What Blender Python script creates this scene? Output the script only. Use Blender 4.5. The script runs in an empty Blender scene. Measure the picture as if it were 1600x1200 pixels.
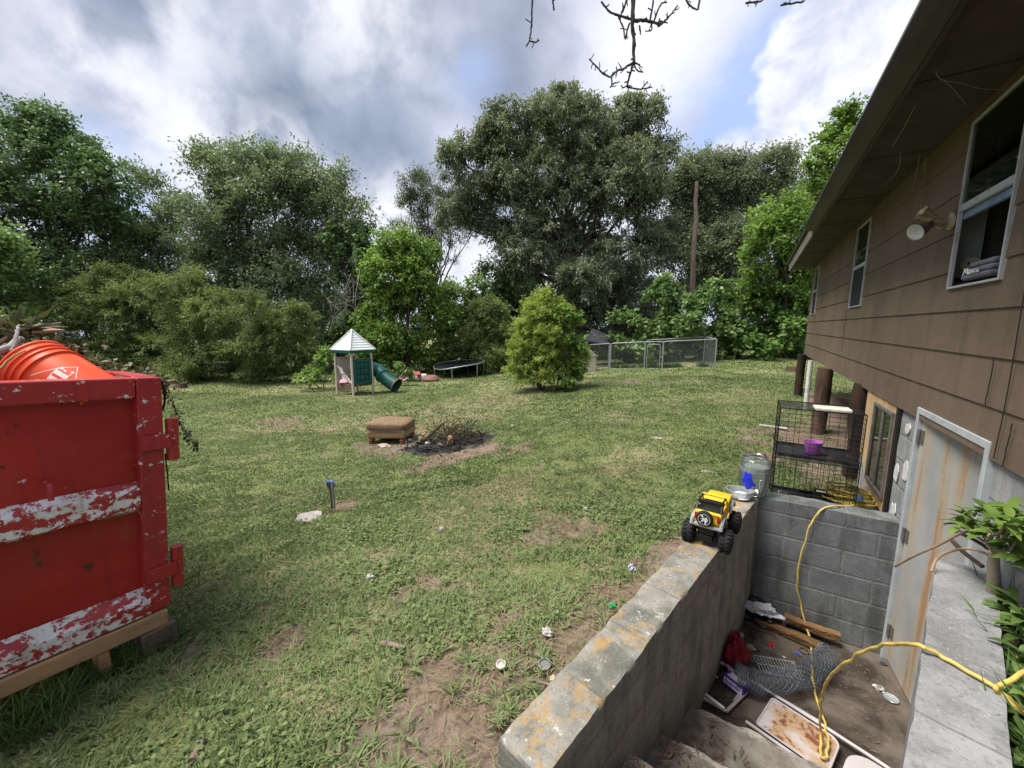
import bpy, bmesh, math, random
import numpy as np
from mathutils import Vector, Matrix, noise as mnoise
random.seed(11)
rng = np.random.default_rng(11)
SC = bpy.context.scene
COL = SC.collection
R = math.radians

# ---------------------------------------------------------------- camera geometry (house frame: +Y along the house wall, camera over the origin)
PSI, TH, FPX, CZ = R(31.3), R(8.4), 615.0, 1.65
def ray(px, py):
    u = px - 800; v = py - 600
    vert = -FPX*math.sin(TH) - v*math.cos(TH); fwd = FPX*math.cos(TH) - v*math.sin(TH)
    l = u/fwd
    return np.array([-math.sin(PSI)+l*math.cos(PSI), math.cos(PSI)+l*math.sin(PSI), vert/fwd])
CAM = np.array([0, 0, CZ])
def atd(px, py, D): return CAM + ray(px, py)*D
def atz(px, py, z): d = ray(px, py); return CAM + d*((z-CZ)/d[2])
def atx(px, py, x): d = ray(px, py); return CAM + d*(x/d[0])
def aty(px, py, y): d = ray(px, py); return CAM + d*(y/d[1])

cam = bpy.data.cameras.new('camera'); co = bpy.data.objects.new('camera', cam); COL.objects.link(co)
co.location = (0, 0, CZ); co.rotation_euler = (math.pi/2-TH, 0, PSI)
cam.sensor_fit = 'HORIZONTAL'; cam.sensor_width = 36; cam.lens = 36*FPX/1600
cam.clip_start = .02; cam.clip_end = 3000
SC.camera = co

# ---------------------------------------------------------------- numpy noise
def vnoise(x, y, seed=0):
    x = np.asarray(x, float); y = np.asarray(y, float)
    xi = np.floor(x).astype(np.int64); yi = np.floor(y).astype(np.int64)
    fx = x-xi; fy = y-yi; fx = fx*fx*(3-2*fx); fy = fy*fy*(3-2*fy)
    def h(a, b):
        n = (a*374761393 + b*668265263 + seed*974711) & 0x7fffffff
        n = ((n ^ (n >> 13))*1274126177) & 0x7fffffff
        return ((n ^ (n >> 16)) & 0xffff)/65535.0
    return (h(xi, yi)*(1-fx)+h(xi+1, yi)*fx)*(1-fy)+(h(xi, yi+1)*(1-fx)+h(xi+1, yi+1)*fx)*fy
def fbm(x, y, s, o=4, seed=0):
    t = 0; a = .5; n = 0
    for k in range(o):
        t = t+a*vnoise(np.asarray(x)*s*2**k+17*k, np.asarray(y)*s*2**k-9*k, seed+k); n += a; a *= .5
    return t/n
def sstep(a, b, x):
    t = np.clip((np.asarray(x)-a)/(b-a), 0, 1); return t*t*(3-2*t)

# ---------------------------------------------------------------- terrain
GC = [(-.66,1.03,0),(-.3,2.6,-.02),(.05,4.4,-.05),(1.0,4.8,-.07),(1.12,5.84,-.1),(1.02,7.7,-.03),(.3,7.5,0),(0,0,.04),(-1.5,0,-.1),
      (1.0,2.5,.34),(.85,1.6,.3),(1.2,0,.3),(1.5,-3,.3),(0,-3,.1),(-3,-3,-.3),(-2.9,.8,-.27),(-6.2,5.35,-.69),(-4.0,2.6,-.46),(-11.9,9.1,-.81),(-13.4,16.4,-1.03),
      (-1.34,19.1,-.05),(-6.5,18.3,-.43),(-5.5,11.3,-.45),(1.4,18.6,-.05),(2.3,27.2,.05),(-.6,22.5,-.02),(-21.4,7.5,-.93),(-17.9,10.8,-1.0),(-22,0,-.9),(-22,28,-1.1),(-8,28,-.6),
      (8,10,0),(8,2,.2),(8,26,.1),(-10,-3,-.8)]
_gp = np.array([g[:2] for g in GC]); _gz = np.array([g[2] for g in GC])
def _tps(r2): return np.where(r2 > 1e-12, .5*r2*np.log(np.maximum(r2, 1e-12)), 0)
_n = len(GC); _A = np.zeros((_n+3, _n+3))
_A[:_n, :_n] = _tps(((_gp[:, None]-_gp[None])**2).sum(-1))+np.eye(_n)*.02
_A[:_n, _n] = 1; _A[:_n, _n+1:] = _gp; _A[_n, :_n] = 1; _A[_n+1:, :_n] = _gp.T
_w = np.linalg.solve(_A, np.r_[_gz, 0, 0, 0])
def gz(x, y):
    x = np.asarray(x, float); y = np.asarray(y, float); sh = np.broadcast(x, y).shape
    X = np.clip(np.broadcast_to(x, sh).ravel(), -22, 8); Y = np.clip(np.broadcast_to(y, sh).ravel(), -3, 28)
    out = np.empty(X.size)
    for a in range(0, X.size, 20000):
        r2 = (X[a:a+20000, None]-_gp[None, :, 0])**2+(Y[a:a+20000, None]-_gp[None, :, 1])**2
        out[a:a+20000] = _tps(r2)@_w[:_n]+_w[_n]+_w[_n+1]*X[a:a+20000]+_w[_n+2]*Y[a:a+20000]
    bx = np.broadcast_to(x, sh); by = np.broadcast_to(y, sh)
    und = (fbm(bx, by, .7, 3, 5)-.5)*.10*sstep(.5, 3, np.hypot(bx, by)) + (fbm(bx, by, .16, 2, 9)-.5)*.22*sstep(3, 9, np.hypot(bx, by))*sstep(40, 25, np.hypot(bx, by))
    return out.reshape(sh)+und
def G(x, y): return float(gz(np.array([x]), np.array([y]))[0])
def atg(px, py):
    d = ray(px, py); t = np.linspace(.5, 60, 600)
    z = CZ+d[2]*t; g = gz(d[0]*t, d[1]*t); k = np.argmax(z < g)
    if z[k] >= g[k]: k = 599
    a = t[max(k-1, 0)]; b = t[k]
    for _ in range(24):
        m = (a+b)/2
        if CZ+d[2]*m < G(d[0]*m, d[1]*m): b = m
        else: a = m
    return CAM+d*b

# ---------------------------------------------------------------- mesh helpers
def wm(o):
    m = o.matrix_basis.copy()
    while o.parent:
        o = o.parent; m = o.matrix_basis @ m
    return m
def tag(o, label=None, cat=None, group=None, kind=None):
    if label: o['label'] = label
    if cat: o['category'] = cat
    if group: o['group'] = group
    if kind: o['kind'] = kind
    return o
def thing(name, label, cat, loc=(0, 0, 0), rotz=0, group=None):
    o = bpy.data.objects.new(name, None); COL.objects.link(o)
    o.location = Vector([float(c) for c in loc]); o.rotation_euler = (0, 0, rotz); o.empty_display_size = .1
    return tag(o, label, cat, group)
class MB:
    def __init__(s): s.v = []; s.f = []; s.M = Matrix()
    def add(s, vs, fs):
        b = len(s.v)
        for p in vs: s.v.append(s.M @ Vector([float(c) for c in p]))
        for f in fs: s.f.append([b+i for i in f])
        return s
    def box(s, c, size, rot=None):
        hx, hy, hz = [d/2 for d in size]; m = rot.to_3x3() if rot else Matrix.Identity(3); c = Vector([float(q) for q in c])
        vs = [c+m@Vector((a*hx, b*hy, d*hz)) for a in (-1, 1) for b in (-1, 1) for d in (-1, 1)]
        return s.add(vs, [(0, 1, 3, 2), (4, 6, 7, 5), (0, 4, 5, 1), (2, 3, 7, 6), (0, 2, 6, 4), (1, 5, 7, 3)])
    def hexa(s, bottom, top):
        n = len(bottom)
        return s.add(list(bottom)+list(top), [list(range(n))[::-1], list(range(n, 2*n))]+[(i, (i+1) % n, n+(i+1) % n, n+i) for i in range(n)])
    def tube(s, pts, r, n=8, cap=True):
        pts = [Vector([float(c) for c in p]) for p in pts]; k = len(pts)
        rs = [r]*k if isinstance(r, (int, float)) else list(r)
        t0 = (pts[1]-pts[0]).normalized(); ref = Vector((0, 0, 1)) if abs(t0.z) < .9 else Vector((1, 0, 0))
        u = t0.cross(ref).normalized(); vs = []
        for i in range(k):
            t = (pts[min(i+1, k-1)]-pts[max(i-1, 0)])
            t = t.normalized() if t.length > 1e-9 else t0
            u = (u-t*u.dot(t)); u = u.normalized() if u.length > 1e-6 else t.orthogonal().normalized(); w = t.cross(u)
            for j in range(n):
                a = 2*math.pi*j/n; vs.append(pts[i]+(u*math.cos(a)+w*math.sin(a))*rs[i])
        fs = [(i*n+j, i*n+(j+1) % n, (i+1)*n+(j+1) % n, (i+1)*n+j) for i in range(k-1) for j in range(n)]
        if cap: fs += [list(range(n))[::-1], [(k-1)*n+j for j in range(n)]]
        return s.add(vs, fs)
    def lathe(s, prof, n=24, m=None):
        m = m or Matrix(); vs = []; k = len(prof)
        for r, z in prof:
            for j in range(n):
                a = 2*math.pi*j/n; vs.append(m@Vector((r*math.cos(a), r*math.sin(a), z)))
        return s.add(vs, [(i*n+j, i*n+(j+1) % n, (i+1)*n+(j+1) % n, (i+1)*n+j) for i in range(k-1) for j in range(n)])
    def build(s, name, mat, parent=None, origin=None, bevel=0, seg=2, smooth=False, local=False, rot=None):
        me = bpy.data.meshes.new(name)
        base = Matrix()
        if parent is not None: base = wm(parent)
        o = bpy.data.objects.new(name, me); COL.objects.link(o)
        if parent is not None: o.parent = parent
        if origin is not None:
            o.location = base.inverted()@Vector([float(c) for c in origin]) if not local else Vector(origin)
        if rot is not None: o.rotation_euler = rot
        inv = Matrix() if local else wm(o).inverted()
        me.from_pydata([inv@v for v in s.v], [], s.f)
        if bevel:
            bm = bmesh.new(); bm.from_mesh(me)
            ed = [e for e in bm.edges if len(e.link_faces) == 2 and e.calc_face_angle(0) > .5]
            bmesh.ops.bevel(bm, geom=ed, offset=bevel, segments=seg, affect='EDGES', profile=.5, clamp_overlap=True); bm.to_mesh(me); bm.free()
        if smooth:
            for p in me.polygons: p.use_smooth = True
            try: me.set_sharp_from_angle(angle=R(40))
            except Exception: pass
        me.materials.append(mat); me.update()
        return o
def fastmesh(name, V, Fq, mat, parent=None, attrs=None, origin=(0, 0, 0)):
    """V (N,3) world, Fq (M,4)"""
    me = bpy.data.meshes.new(name); o = bpy.data.objects.new(name, me); COL.objects.link(o)
    if parent is not None:
        o.parent = parent; off = np.array(wm(parent).translation)
    else:
        o.location = origin; off = np.array(origin)
    V = V-off
    me.vertices.add(len(V)); me.vertices.foreach_set('co', V.astype(np.float32).ravel())
    m, k = Fq.shape
    me.loops.add(m*k); me.loops.foreach_set('vertex_index', Fq.astype(np.int32).ravel())
    me.polygons.add(m); me.polygons.foreach_set('loop_start', np.arange(0, m*k, k, dtype=np.int32))
    for nm, arr in (attrs or {}).items():
        a = me.attributes.new(nm, 'FLOAT', 'POINT'); a.data.foreach_set('value', np.asarray(arr, np.float32))
    me.materials.append(mat); me.update(calc_edges=True)
    return o
def nrm(a): return a/np.maximum(np.linalg.norm(a, axis=-1, keepdims=True), 1e-9)
def leaves_arrays(P, D, N, L, W, fold=.0):
    """diamond leaves from base P along unit D with normal hint N"""
    S = nrm(np.cross(D, N)); N2 = np.cross(S, D)
    L = np.broadcast_to(L, (len(P),))[:, None]; W = np.broadcast_to(W, (len(P),))[:, None]
    mid = P+D*L*.45+N2*L*.06
    V = np.stack([P, mid+S*W*.5, P+D*L-N2*L*.05, mid-S*W*.5], 1).reshape(-1, 3)
    return V, np.arange(len(P)*4).reshape(-1, 4)
def rbox(l, w, h, step=.06, amp=.006, seed=0, edge=.0):
    """subdivided rough box, x 0..l, y 0..w, z 0..h: returns V,F"""
    nx = max(2, int(l/step)); ny = max(2, int(w/step)); nz = max(2, int(h/step))
    idx = {}; V = []; F = []
    def vid(i, j, k):
        if (i, j, k) not in idx:
            idx[(i, j, k)] = len(V); V.append((l*i/nx, w*j/ny, h*k/nz))
        return idx[(i, j, k)]
    for i in range(nx):
        for j in range(ny):
            F.append((vid(i, j, nz), vid(i+1, j, nz), vid(i+1, j+1, nz), vid(i, j+1, nz))); F.append((vid(i, j, 0), vid(i, j+1, 0), vid(i+1, j+1, 0), vid(i+1, j, 0)))
    for i in range(nx):
        for k in range(nz):
            F.append((vid(i, 0, k), vid(i+1, 0, k), vid(i+1, 0, k+1), vid(i, 0, k+1))); F.append((vid(i, ny, k), vid(i, ny, k+1), vid(i+1, ny, k+1), vid(i+1, ny, k)))
    for j in range(ny):
        for k in range(nz):
            F.append((vid(0, j, k), vid(0, j, k+1), vid(0, j+1, k+1), vid(0, j+1, k))); F.append((vid(nx, j, k), vid(nx, j+1, k), vid(nx, j+1, k+1), vid(nx, j, k+1)))
    out = []
    for x, y, z in V:
        p = Vector((x*6+seed*13, y*6, z*6)); d = mnoise.noise_vector(p)*amp + mnoise.noise_vector(p*3.1)*amp*.5 + mnoise.noise_vector(p*9)*amp*.35
        nb = (x < 1e-6 or x > l-1e-6)+(y < 1e-6 or y > w-1e-6)+(z < 1e-6 or z > h-1e-6)
        q = Vector((x, y, z))+d
        if nb >= 2 and z > h-1e-6:
            c = Vector((l/2, w/2, h/2)); e = edge*(.3+1.4*max(0, mnoise.noise(Vector((x*9, y*9, seed))) + .35))
            q.z -= e
            if y < 1e-6: q.y += e
            if y > w-1e-6: q.y -= e
            if x < 1e-6: q.x += e
            if x > l-1e-6: q.x -= e
        out.append(q)
    return out, F

# ---------------------------------------------------------------- materials
MATS = {}
class NT:
    def __init__(s, name):
        s.m = bpy.data.materials.new(name); s.m.use_nodes = True; s.t = s.m.node_tree; s.t.nodes.clear()
        s.out = s.t.nodes.new('ShaderNodeOutputMaterial'); s.b = s.t.nodes.new('ShaderNodeBsdfPrincipled')
        s.t.links.new(s.b.outputs[0], s.out.inputs[0]); s.b.inputs['Specular IOR Level'].default_value = .3
    def n(s, typ, **kw):
        nd = s.t.nodes.new('ShaderNode'+typ)
        for k, v in kw.items():
            if k.startswith('i_'):
                key = k[2:]; key = int(key) if key.isdigit() else key.replace('_', ' ')
                s.set(nd.inputs[key], v)
            else: setattr(nd, k, v)
        return nd
    def set(s, sock, v):
        if isinstance(v, bpy.types.NodeSocket): s.t.links.new(v, sock)
        elif isinstance(v, bpy.types.Node): s.t.links.new(v.outputs[0], sock)
        else:
            if sock.type == 'RGBA' and len(v) == 3: v = (*v, 1)
            sock.default_value = v
    def coord(s, kind='Object', scale=(1, 1, 1)):
        c = s.n('TexCoord').outputs[kind]
        if scale != (1, 1, 1): c = s.n('Mapping', i_Vector=c, i_Scale=scale).outputs[0]
        return c
    def noise(s, vec, scale, detail=4, rough=.55, dist=0):
        return s.n('TexNoise', i_Vector=vec, i_Scale=scale, i_Detail=detail, i_Roughness=rough, i_Distortion=dist).outputs[0]
    def ramp(s, fac, a, b, inter='LINEAR'):
        r = s.n('MapRange', i_Value=fac, i_1=a, i_2=b); r.interpolation_type = 'SMOOTHSTEP'; return r.outputs[0]
    def mix(s, fac, a, b, mode='MIX'):
        m = s.n('Mix', data_type='RGBA', blend_type=mode); s.set(m.inputs[0], fac); s.set(m.inputs[6], a); s.set(m.inputs[7], b); return m.outputs[2]
    def math(s, op, a, b=0.0, clamp=False):
        m = s.n('Math', operation=op); m.use_clamp = clamp; s.set(m.inputs[0], a); s.set(m.inputs[1], b); return m.outputs[0]
    def bump(s, h, strength=.3, dist=.01):
        b = s.n('Bump', i_Height=h, i_Strength=strength, i_Distance=dist); s.set(s.b.inputs['Normal'], b.outputs[0]); return b
    def col(s, v): s.set(s.b.inputs['Base Color'], v)
    def rough(s, v): s.set(s.b.inputs['Roughness'], v)
def simple(name, col, rough=.6, metal=0, var=.25, scale=8, bump=.15, bd=.004, spec=.3, stretch=(1, 1, 1), dirt=None, dirt_amt=.5):
    if name in MATS: return MATS[name]
    t = NT(name); c = t.coord('Object', stretch); n1 = t.noise(c, scale, 5); n2 = t.noise(c, scale*5.3, 3)
    f = t.math('ADD', t.math('MULTIPLY', n1, .7), t.math('MULTIPLY', n2, .3))
    a = tuple(x*(1-var) for x in col); b = tuple(min(1, x*(1+var)) for x in col)
    k = t.mix(t.ramp(f, .3, .7), a, b)
    if dirt: k = t.mix(t.math('MULTIPLY', t.ramp(t.noise(c, scale*.6, 6, .65), .5, .72), dirt_amt), k, dirt)
    t.col(k); t.rough(rough); t.b.inputs['Metallic'].default_value = metal; t.b.inputs['Specular IOR Level'].default_value = spec
    if bump: t.bump(n2, bump, bd)
    MATS[name] = t.m; return t.m
def leafmat(name, dark, light, trans=.3, rough=.45, spec=.35):
    if name in MATS: return MATS[name]
    t = NT(name); a = t.n('Attribute', attribute_name='tint').outputs['Fac']
    c = t.mix(a, dark, light); t.col(c); t.rough(rough); t.b.inputs['Specular IOR Level'].default_value = spec
    tr = t.n('BsdfTranslucent'); t.set(tr.inputs[0], t.mix(.5, c, t.mix(1, c, (.9, 1, .35), 'MULTIPLY')))
    mx = t.n('MixShader'); mx.inputs[0].default_value = trans
    t.t.links.new(t.b.outputs[0], mx.inputs[1]); t.t.links.new(tr.outputs[0], mx.inputs[2]); t.t.links.new(mx.outputs[0], t.out.inputs[0])
    MATS[name] = t.m; return t.m
def barkmat(name, c1, c2, sc=6):
    if name in MATS: return MATS[name]
    t = NT(name); c = t.coord('Object', (1, 1, .25)); n = t.noise(c, sc*3, 6, .65); n2 = t.noise(c, sc*.5, 3)
    t.col(t.mix(t.ramp(t.math('ADD', t.math('MULTIPLY', n, .7), t.math('MULTIPLY', n2, .3)), .35, .65), c1, c2)); t.rough(.9); t.bump(n, .6, .02)
    MATS[name] = t.m; return t.m
def blockmat(name, ca, cb, mortar, stain, stain_amt=.5, moss=None, moss_amt=.0, bl=.4, bh=.2, bump=.5, mw=.012):
    """painted concrete block courses; local x along the wall, z up"""
    if name in MATS: return MATS[name]
    t = NT(name); c = t.coord('Object'); sp = t.n('SeparateXYZ', i_0=c)
    d = t.noise(c, 5, 3)
    uv = t.n('CombineXYZ', i_0=t.math('ADD', sp.outputs[0], t.math('MULTIPLY', d, .012)), i_1=t.math('ADD', sp.outputs[2], t.math('MULTIPLY', d, .014)))
    br = t.n('TexBrick', i_Vector=uv.outputs[0], i_Scale=1.0, i_Mortar_Size=mw, i_Mortar_Smooth=.5, i_Brick_Width=bl, i_Row_Height=bh)
    t.set(br.inputs['Color1'], (0, 0, 0)); t.set(br.inputs['Color2'], (1, 1, 1)); t.set(br.inputs['Mortar'], (.5, .5, .5)); br.inputs['Bias'].default_value = 0
    fine = t.noise(c, 60, 4, .6); big = t.noise(c, 2.2, 6, .62); med = t.noise(c, 9, 5, .6)
    k = t.mix(t.ramp(med, .3, .7), ca, cb)
    k = t.mix(t.math('MULTIPLY', t.n('SeparateColor', i_0=br.outputs[0]).outputs[0], .22), k, tuple(x*.6 for x in ca))
    mk = t.math('MULTIPLY', br.outputs['Fac'], t.ramp(t.noise(c, 3.5, 3), .25, .6))
    k = t.mix(t.math('MULTIPLY', mk, .85), k, mortar)
    vs = t.noise(t.n('Mapping', i_Vector=c, i_Scale=(5, 5, .8)).outputs[0], 1.6, 6, .6)
    k = t.mix(t.math('MULTIPLY', t.ramp(t.math('ADD', t.math('MULTIPLY', vs, .55), t.math('MULTIPLY', big, .45)), .46, .62), stain_amt), k, stain)
    if moss:
        up = t.ramp(t.n('SeparateXYZ', i_0=t.n('NewGeometry').outputs['Normal']).outputs[2], .2, .7)
        up = t.math('MAXIMUM', up, .10)
        k = t.mix(t.math('MULTIPLY', t.math('MULTIPLY', t.ramp(t.noise(c, 3.6, 8, .72, .5), .47, .60), moss_amt), up), k, moss)
        k = t.mix(t.math('MULTIPLY', t.math('MULTIPLY', t.ramp(t.noise(c, 14, 6, .75), .60, .66), .8), up), k, (.50, .49, .46))
    k = t.mix(t.math('MULTIPLY', t.ramp(fine, .30, .48), 1.0), t.mix(.35, k, (.05, .048, .044)), k); k = t.mix(t.math('MULTIPLY', t.ramp(t.noise(c, 95, 3, .6), .60, .70), .45), k, (.50, .49, .47)); k = t.mix(t.math('MULTIPLY', t.ramp(t.noise(c, 24, 4, .7), .60, .68), .4), k, (.07, .066, .06))
    t.col(k); t.rough(.85)
    h = t.math('SUBTRACT', t.math('ADD', t.math('MULTIPLY', fine, .25), t.math('MULTIPLY', med, .3)), t.math('MULTIPLY', br.outputs['Fac'], .6)); t.bump(h, bump, .012)
    MATS[name] = t.m; return t.m
# ---------------------------------------------------------------- world: Nishita sky with procedural cloud cover
SUN_EL, SUN_AZ = R(64), R(-125)      # azimuth measured from +Y towards +X
w = bpy.data.worlds.new('World'); SC.world = w; w.use_nodes = True
def build_world():
    t = NT.__new__(NT); t.t = w.node_tree; t.t.nodes.clear(); t.m = None
    out = t.n('OutputWorld'); bg = t.n('Background'); bg.inputs[1].default_value = .1
    t.t.links.new(bg.outputs[0], out.inputs[0])
    sky = t.n('TexSky'); sky.sky_type = 'NISHITA'; sky.sun_disc = False; sky.sun_elevation = SUN_EL; sky.sun_rotation = SUN_AZ
    sky.air_density = 1.0; sky.dust_density = 1.5; sky.ozone_density = 2
    d = t.n('TexCoord').outputs['Generated']; sp = t.n('SeparateXYZ', i_0=d)
    zz = t.math('ADD', t.math('MAXIMUM', sp.outputs[2], 0.0), .22)
    pl = t.n('CombineXYZ', i_0=t.math('DIVIDE', sp.outputs[0], zz), i_1=t.math('DIVIDE', sp.outputs[1], zz), i_2=0.0).outputs[0]
    ds_ = t.n('Mapping', i_Vector=d, i_Scale=(1, 1, 1.3), i_Rotation=(0, R(8), 0)).outputs[0]; n1 = t.noise(ds_, 2.1, 5, .44, .05); n2 = t.noise(ds_, 4.0, 7, .48, .08); n3 = t.noise(d, 6.0, 9, .57, .2)
    def blob(px, py, r_in, r_out, wob=.25, nz=None):
        v = nrm(ray(px, py)); dp = t.n('VectorMath', operation='DISTANCE'); t.set(dp.inputs[0], d); dp.inputs[1].default_value = tuple(v)
        x = t.math('ADD', dp.outputs['Value'], t.math('MULTIPLY', t.math('SUBTRACT', nz or n3, .5), wob))
        return t.ramp(x, r_out, r_in)
    S = 2.55
    def cc(r, g, b): return (r*S, g*S, b*S)
    # layered grey-white deck
    c = t.mix(t.ramp(t.math('ADD', t.math('MULTIPLY', n1, .6), t.math('MULTIPLY', n2, .4)), .36, .64), cc(.42, .47, .62), cc(.84, .87, 1.02))
    # dark belly of the big cloud
    def mx(*l):
        o = l[0]
        for q in l[1:]: o = t.math('MAXIMUM', o, q)
        return o
    dk = mx(blob(400, 105, .06, .38, .4, n2), blob(560, 175, .08, .34, .35, n2), blob(640, 230, .03, .2, .3, n2), t.math('MULTIPLY', blob(790, 140, .05, .34, .4, n2), .6), t.math('MULTIPLY', blob(70, 110, .03, .22, .4, n2), .5))
    c = t.mix(t.math('MULTIPLY', dk, .88), c, t.mix(t.ramp(n2, .36, .64), cc(.15, .205, .31), cc(.33, .395, .53)))
    # bright broken edges
    br = mx(*[t.math('MULTIPLY', blob(px, py, .02, r, .4), a_) for px, py, r, a_ in [(180, 120, .2, .8), (300, 210, .17, .85), (430, 255, .13, .8), (540, 305, .12, .9), (610, 345, .14, 1), (760, 430, .18, 1), (555, 15, .2, .85), (250, 45, .18, .7), (1010, 60, .24, .7), (700, 330, .1, .5), (100, 180, .16, .6)]])
    c = t.mix(t.math('MULTIPLY', br, t.ramp(n3, .32, .56)), c, cc(1.0, 1.02, 1.08))
    # gaps of blue
    gap = t.math('MAXIMUM', blob(1120, 200, .04, .17, .35), blob(1210, 120, .0, .17, .3))
    gap = t.math('MAXIMUM', gap, t.math('MULTIPLY', blob(735, 115, .0, .08, .2), .5))
    gap = t.math('MAXIMUM', gap, t.math('MULTIPLY', blob(190, 330, .02, .14, .3), .5))
    blue = t.mix(.7, sky, cc(.36, .47, .80))
    c = t.mix(t.math('MULTIPLY', gap, .8), c, blue)
    # towering bright cumulus on the right
    cu = t.math('MAXIMUM', blob(1330, 180, .125, .150, .17), blob(1235, 260, .07, .095, .16))
    cu = t.math('MAXIMUM', cu, blob(1130, 262, .035, .075, .16)); cu = t.math('MAXIMUM', cu, blob(1420, 90, .17, .2, .2))
    c = t.mix(cu, c, t.mix(t.ramp(t.noise(d, 9, 8, .6, .5), .33, .6), cc(.64, .69, .84), cc(.97, .99, 1.04)))
    t.t.links.new(c, bg.inputs[0])
build_world()
sl = bpy.data.lights.new('sun', 'SUN'); so = bpy.data.objects.new('sun', sl); COL.objects.link(so)
sl.energy = 1.5; sl.angle = R(28); sl.color = (1, .95, .86)
sv = Vector((math.sin(SUN_AZ)*math.cos(SUN_EL), math.cos(SUN_AZ)*math.cos(SUN_EL), math.sin(SUN_EL)))
so.rotation_euler = sv.to_track_quat('Z', 'Y').to_euler(); so.location = (0, 0, 30)
SC.view_settings.view_transform = 'Standard'; SC.view_settings.look = 'None'; SC.view_settings.exposure = 2.12; SC.view_settings.gamma = 1
SC.cycles.max_bounces = 8; SC.cycles.transparent_max_bounces = 12; SC.cycles.transmission_bounces = 6; SC.cycles.diffuse_bounces = 5
SC.cycles.caustics_reflective = False; SC.cycles.caustics_refractive = False
try: SC.cycles.use_denoising = True
except Exception: pass

# ---------------------------------------------------------------- ground masks
BARE = [(700,1085,.38,1.2),(640,1130,.34,1.15),(720,1160,.4,1.2),(580,1190,.3,1.1),(830,1060,.26,1.1),(900,1000,.2,1),(940,960,.18,1),(980,915,.16,.9),(760,1070,.2,1),(860,1000,.22,.9),(610,1185,.30,.9),(960,930,.16,.6),(790,1130,.30,1.1),(750,1030,.2,.8),(1010,880,.2,.8),(880,1070,.25,.9),(740,1200,.3,1.1),
        (450,1000,.16,.7),(410,960,.12,.5),(950,805,.22,.42),(1030,770,.3,.38),(540,790,.18,.9),(640,1010,.10,.5),(520,1120,.14,.45),(330,1060,.12,.4),(310,920,.1,.4),
        (760,650,.5,.45),(430,660,.9,.6),(350,640,1.0,.4),(600,700,.9,.7),(760,700,.75,.9),(690,715,.7,.7),(850,605,.9,.95),(905,596,.7,.7),(980,596,1.0,.6),(1050,600,1.0,.35),(1185,615,1.0,.4),(1280,690,1.2,.8),(1215,690,.5,.7),(1290,720,1.0,.8),(1330,700,1.0,.9),
        (300,610,1.0,.3),(540,640,.9,.3),(1160,735,.3,.3)]
_bp = [(atg(px, py), r, a) for px, py, r, a in BARE]
FIRE = atg(694, 693)
pitA = np.array([-.66, 1.03]); pitB = np.array([.08, 4.0])
def masks(x, y):
    x = np.asarray(x, float); y = np.asarray(y, float)
    n = fbm(x, y, 2.6, 4, 3); nb = fbm(x, y, .45, 3, 21); nf = fbm(x, y, 9, 3, 31)
    b = sstep(.60, .72, .55*n+.25*nb+.2*nf)*.9
    for p, r, a in _bp:
        dd = np.hypot(x-p[0], y-p[1])
        b = np.maximum(b, a*sstep(r*1.25, r*.25, dd+(n-.5)*r*1.7+(nf-.5)*r*.7))
    # worn strip along the pit wall
    dv = (pitB-pitA)/np.linalg.norm(pitB-pitA); s = (x-pitA[0])*dv[0]+(y-pitA[1])*dv[1]; q = -((x-pitA[0])*-dv[1]+(y-pitA[1])*dv[0])
    q = (x-pitA[0])*dv[1]-(y-pitA[1])*dv[0]
    wdt = .50-.09*np.clip(s, 0, 3)
    b = np.maximum(b, sstep(wdt, wdt*.25, np.abs(q+.12)+(n-.5)*.45)*((s > -1.2) & (s < 3.2))*1.1)
    b = np.maximum(b, sstep(.55, .1, np.hypot(x+.75, y-.7)-.2+(n-.5)*.5))
    b = np.maximum(b, ((x > 1.15+.25*(n-.5)) & (y > 4) & (y < 11.8+.5*(n-.5)) & (x < 8.8))*.95)
    b = np.maximum(b, ((x > .35) & (y < 3))*.6)
    dry = sstep(.47, .62, .5*fbm(x, y, .8, 4, 41)+.5*nb)
    return np.clip(b, 0, 1), dry
def ashmask(x, y):
    n = fbm(x, y, 3.5, 3, 77); dx = (x-FIRE[0]); dy = (y-FIRE[1])
    a = dx*math.cos(PSI)+dy*math.sin(PSI); c = -dx*math.sin(PSI)+dy*math.cos(PSI)
    return sstep(1.05, .55, np.hypot((a-.1)/1.15, c/.85)+(n-.5)*.7)

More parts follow.
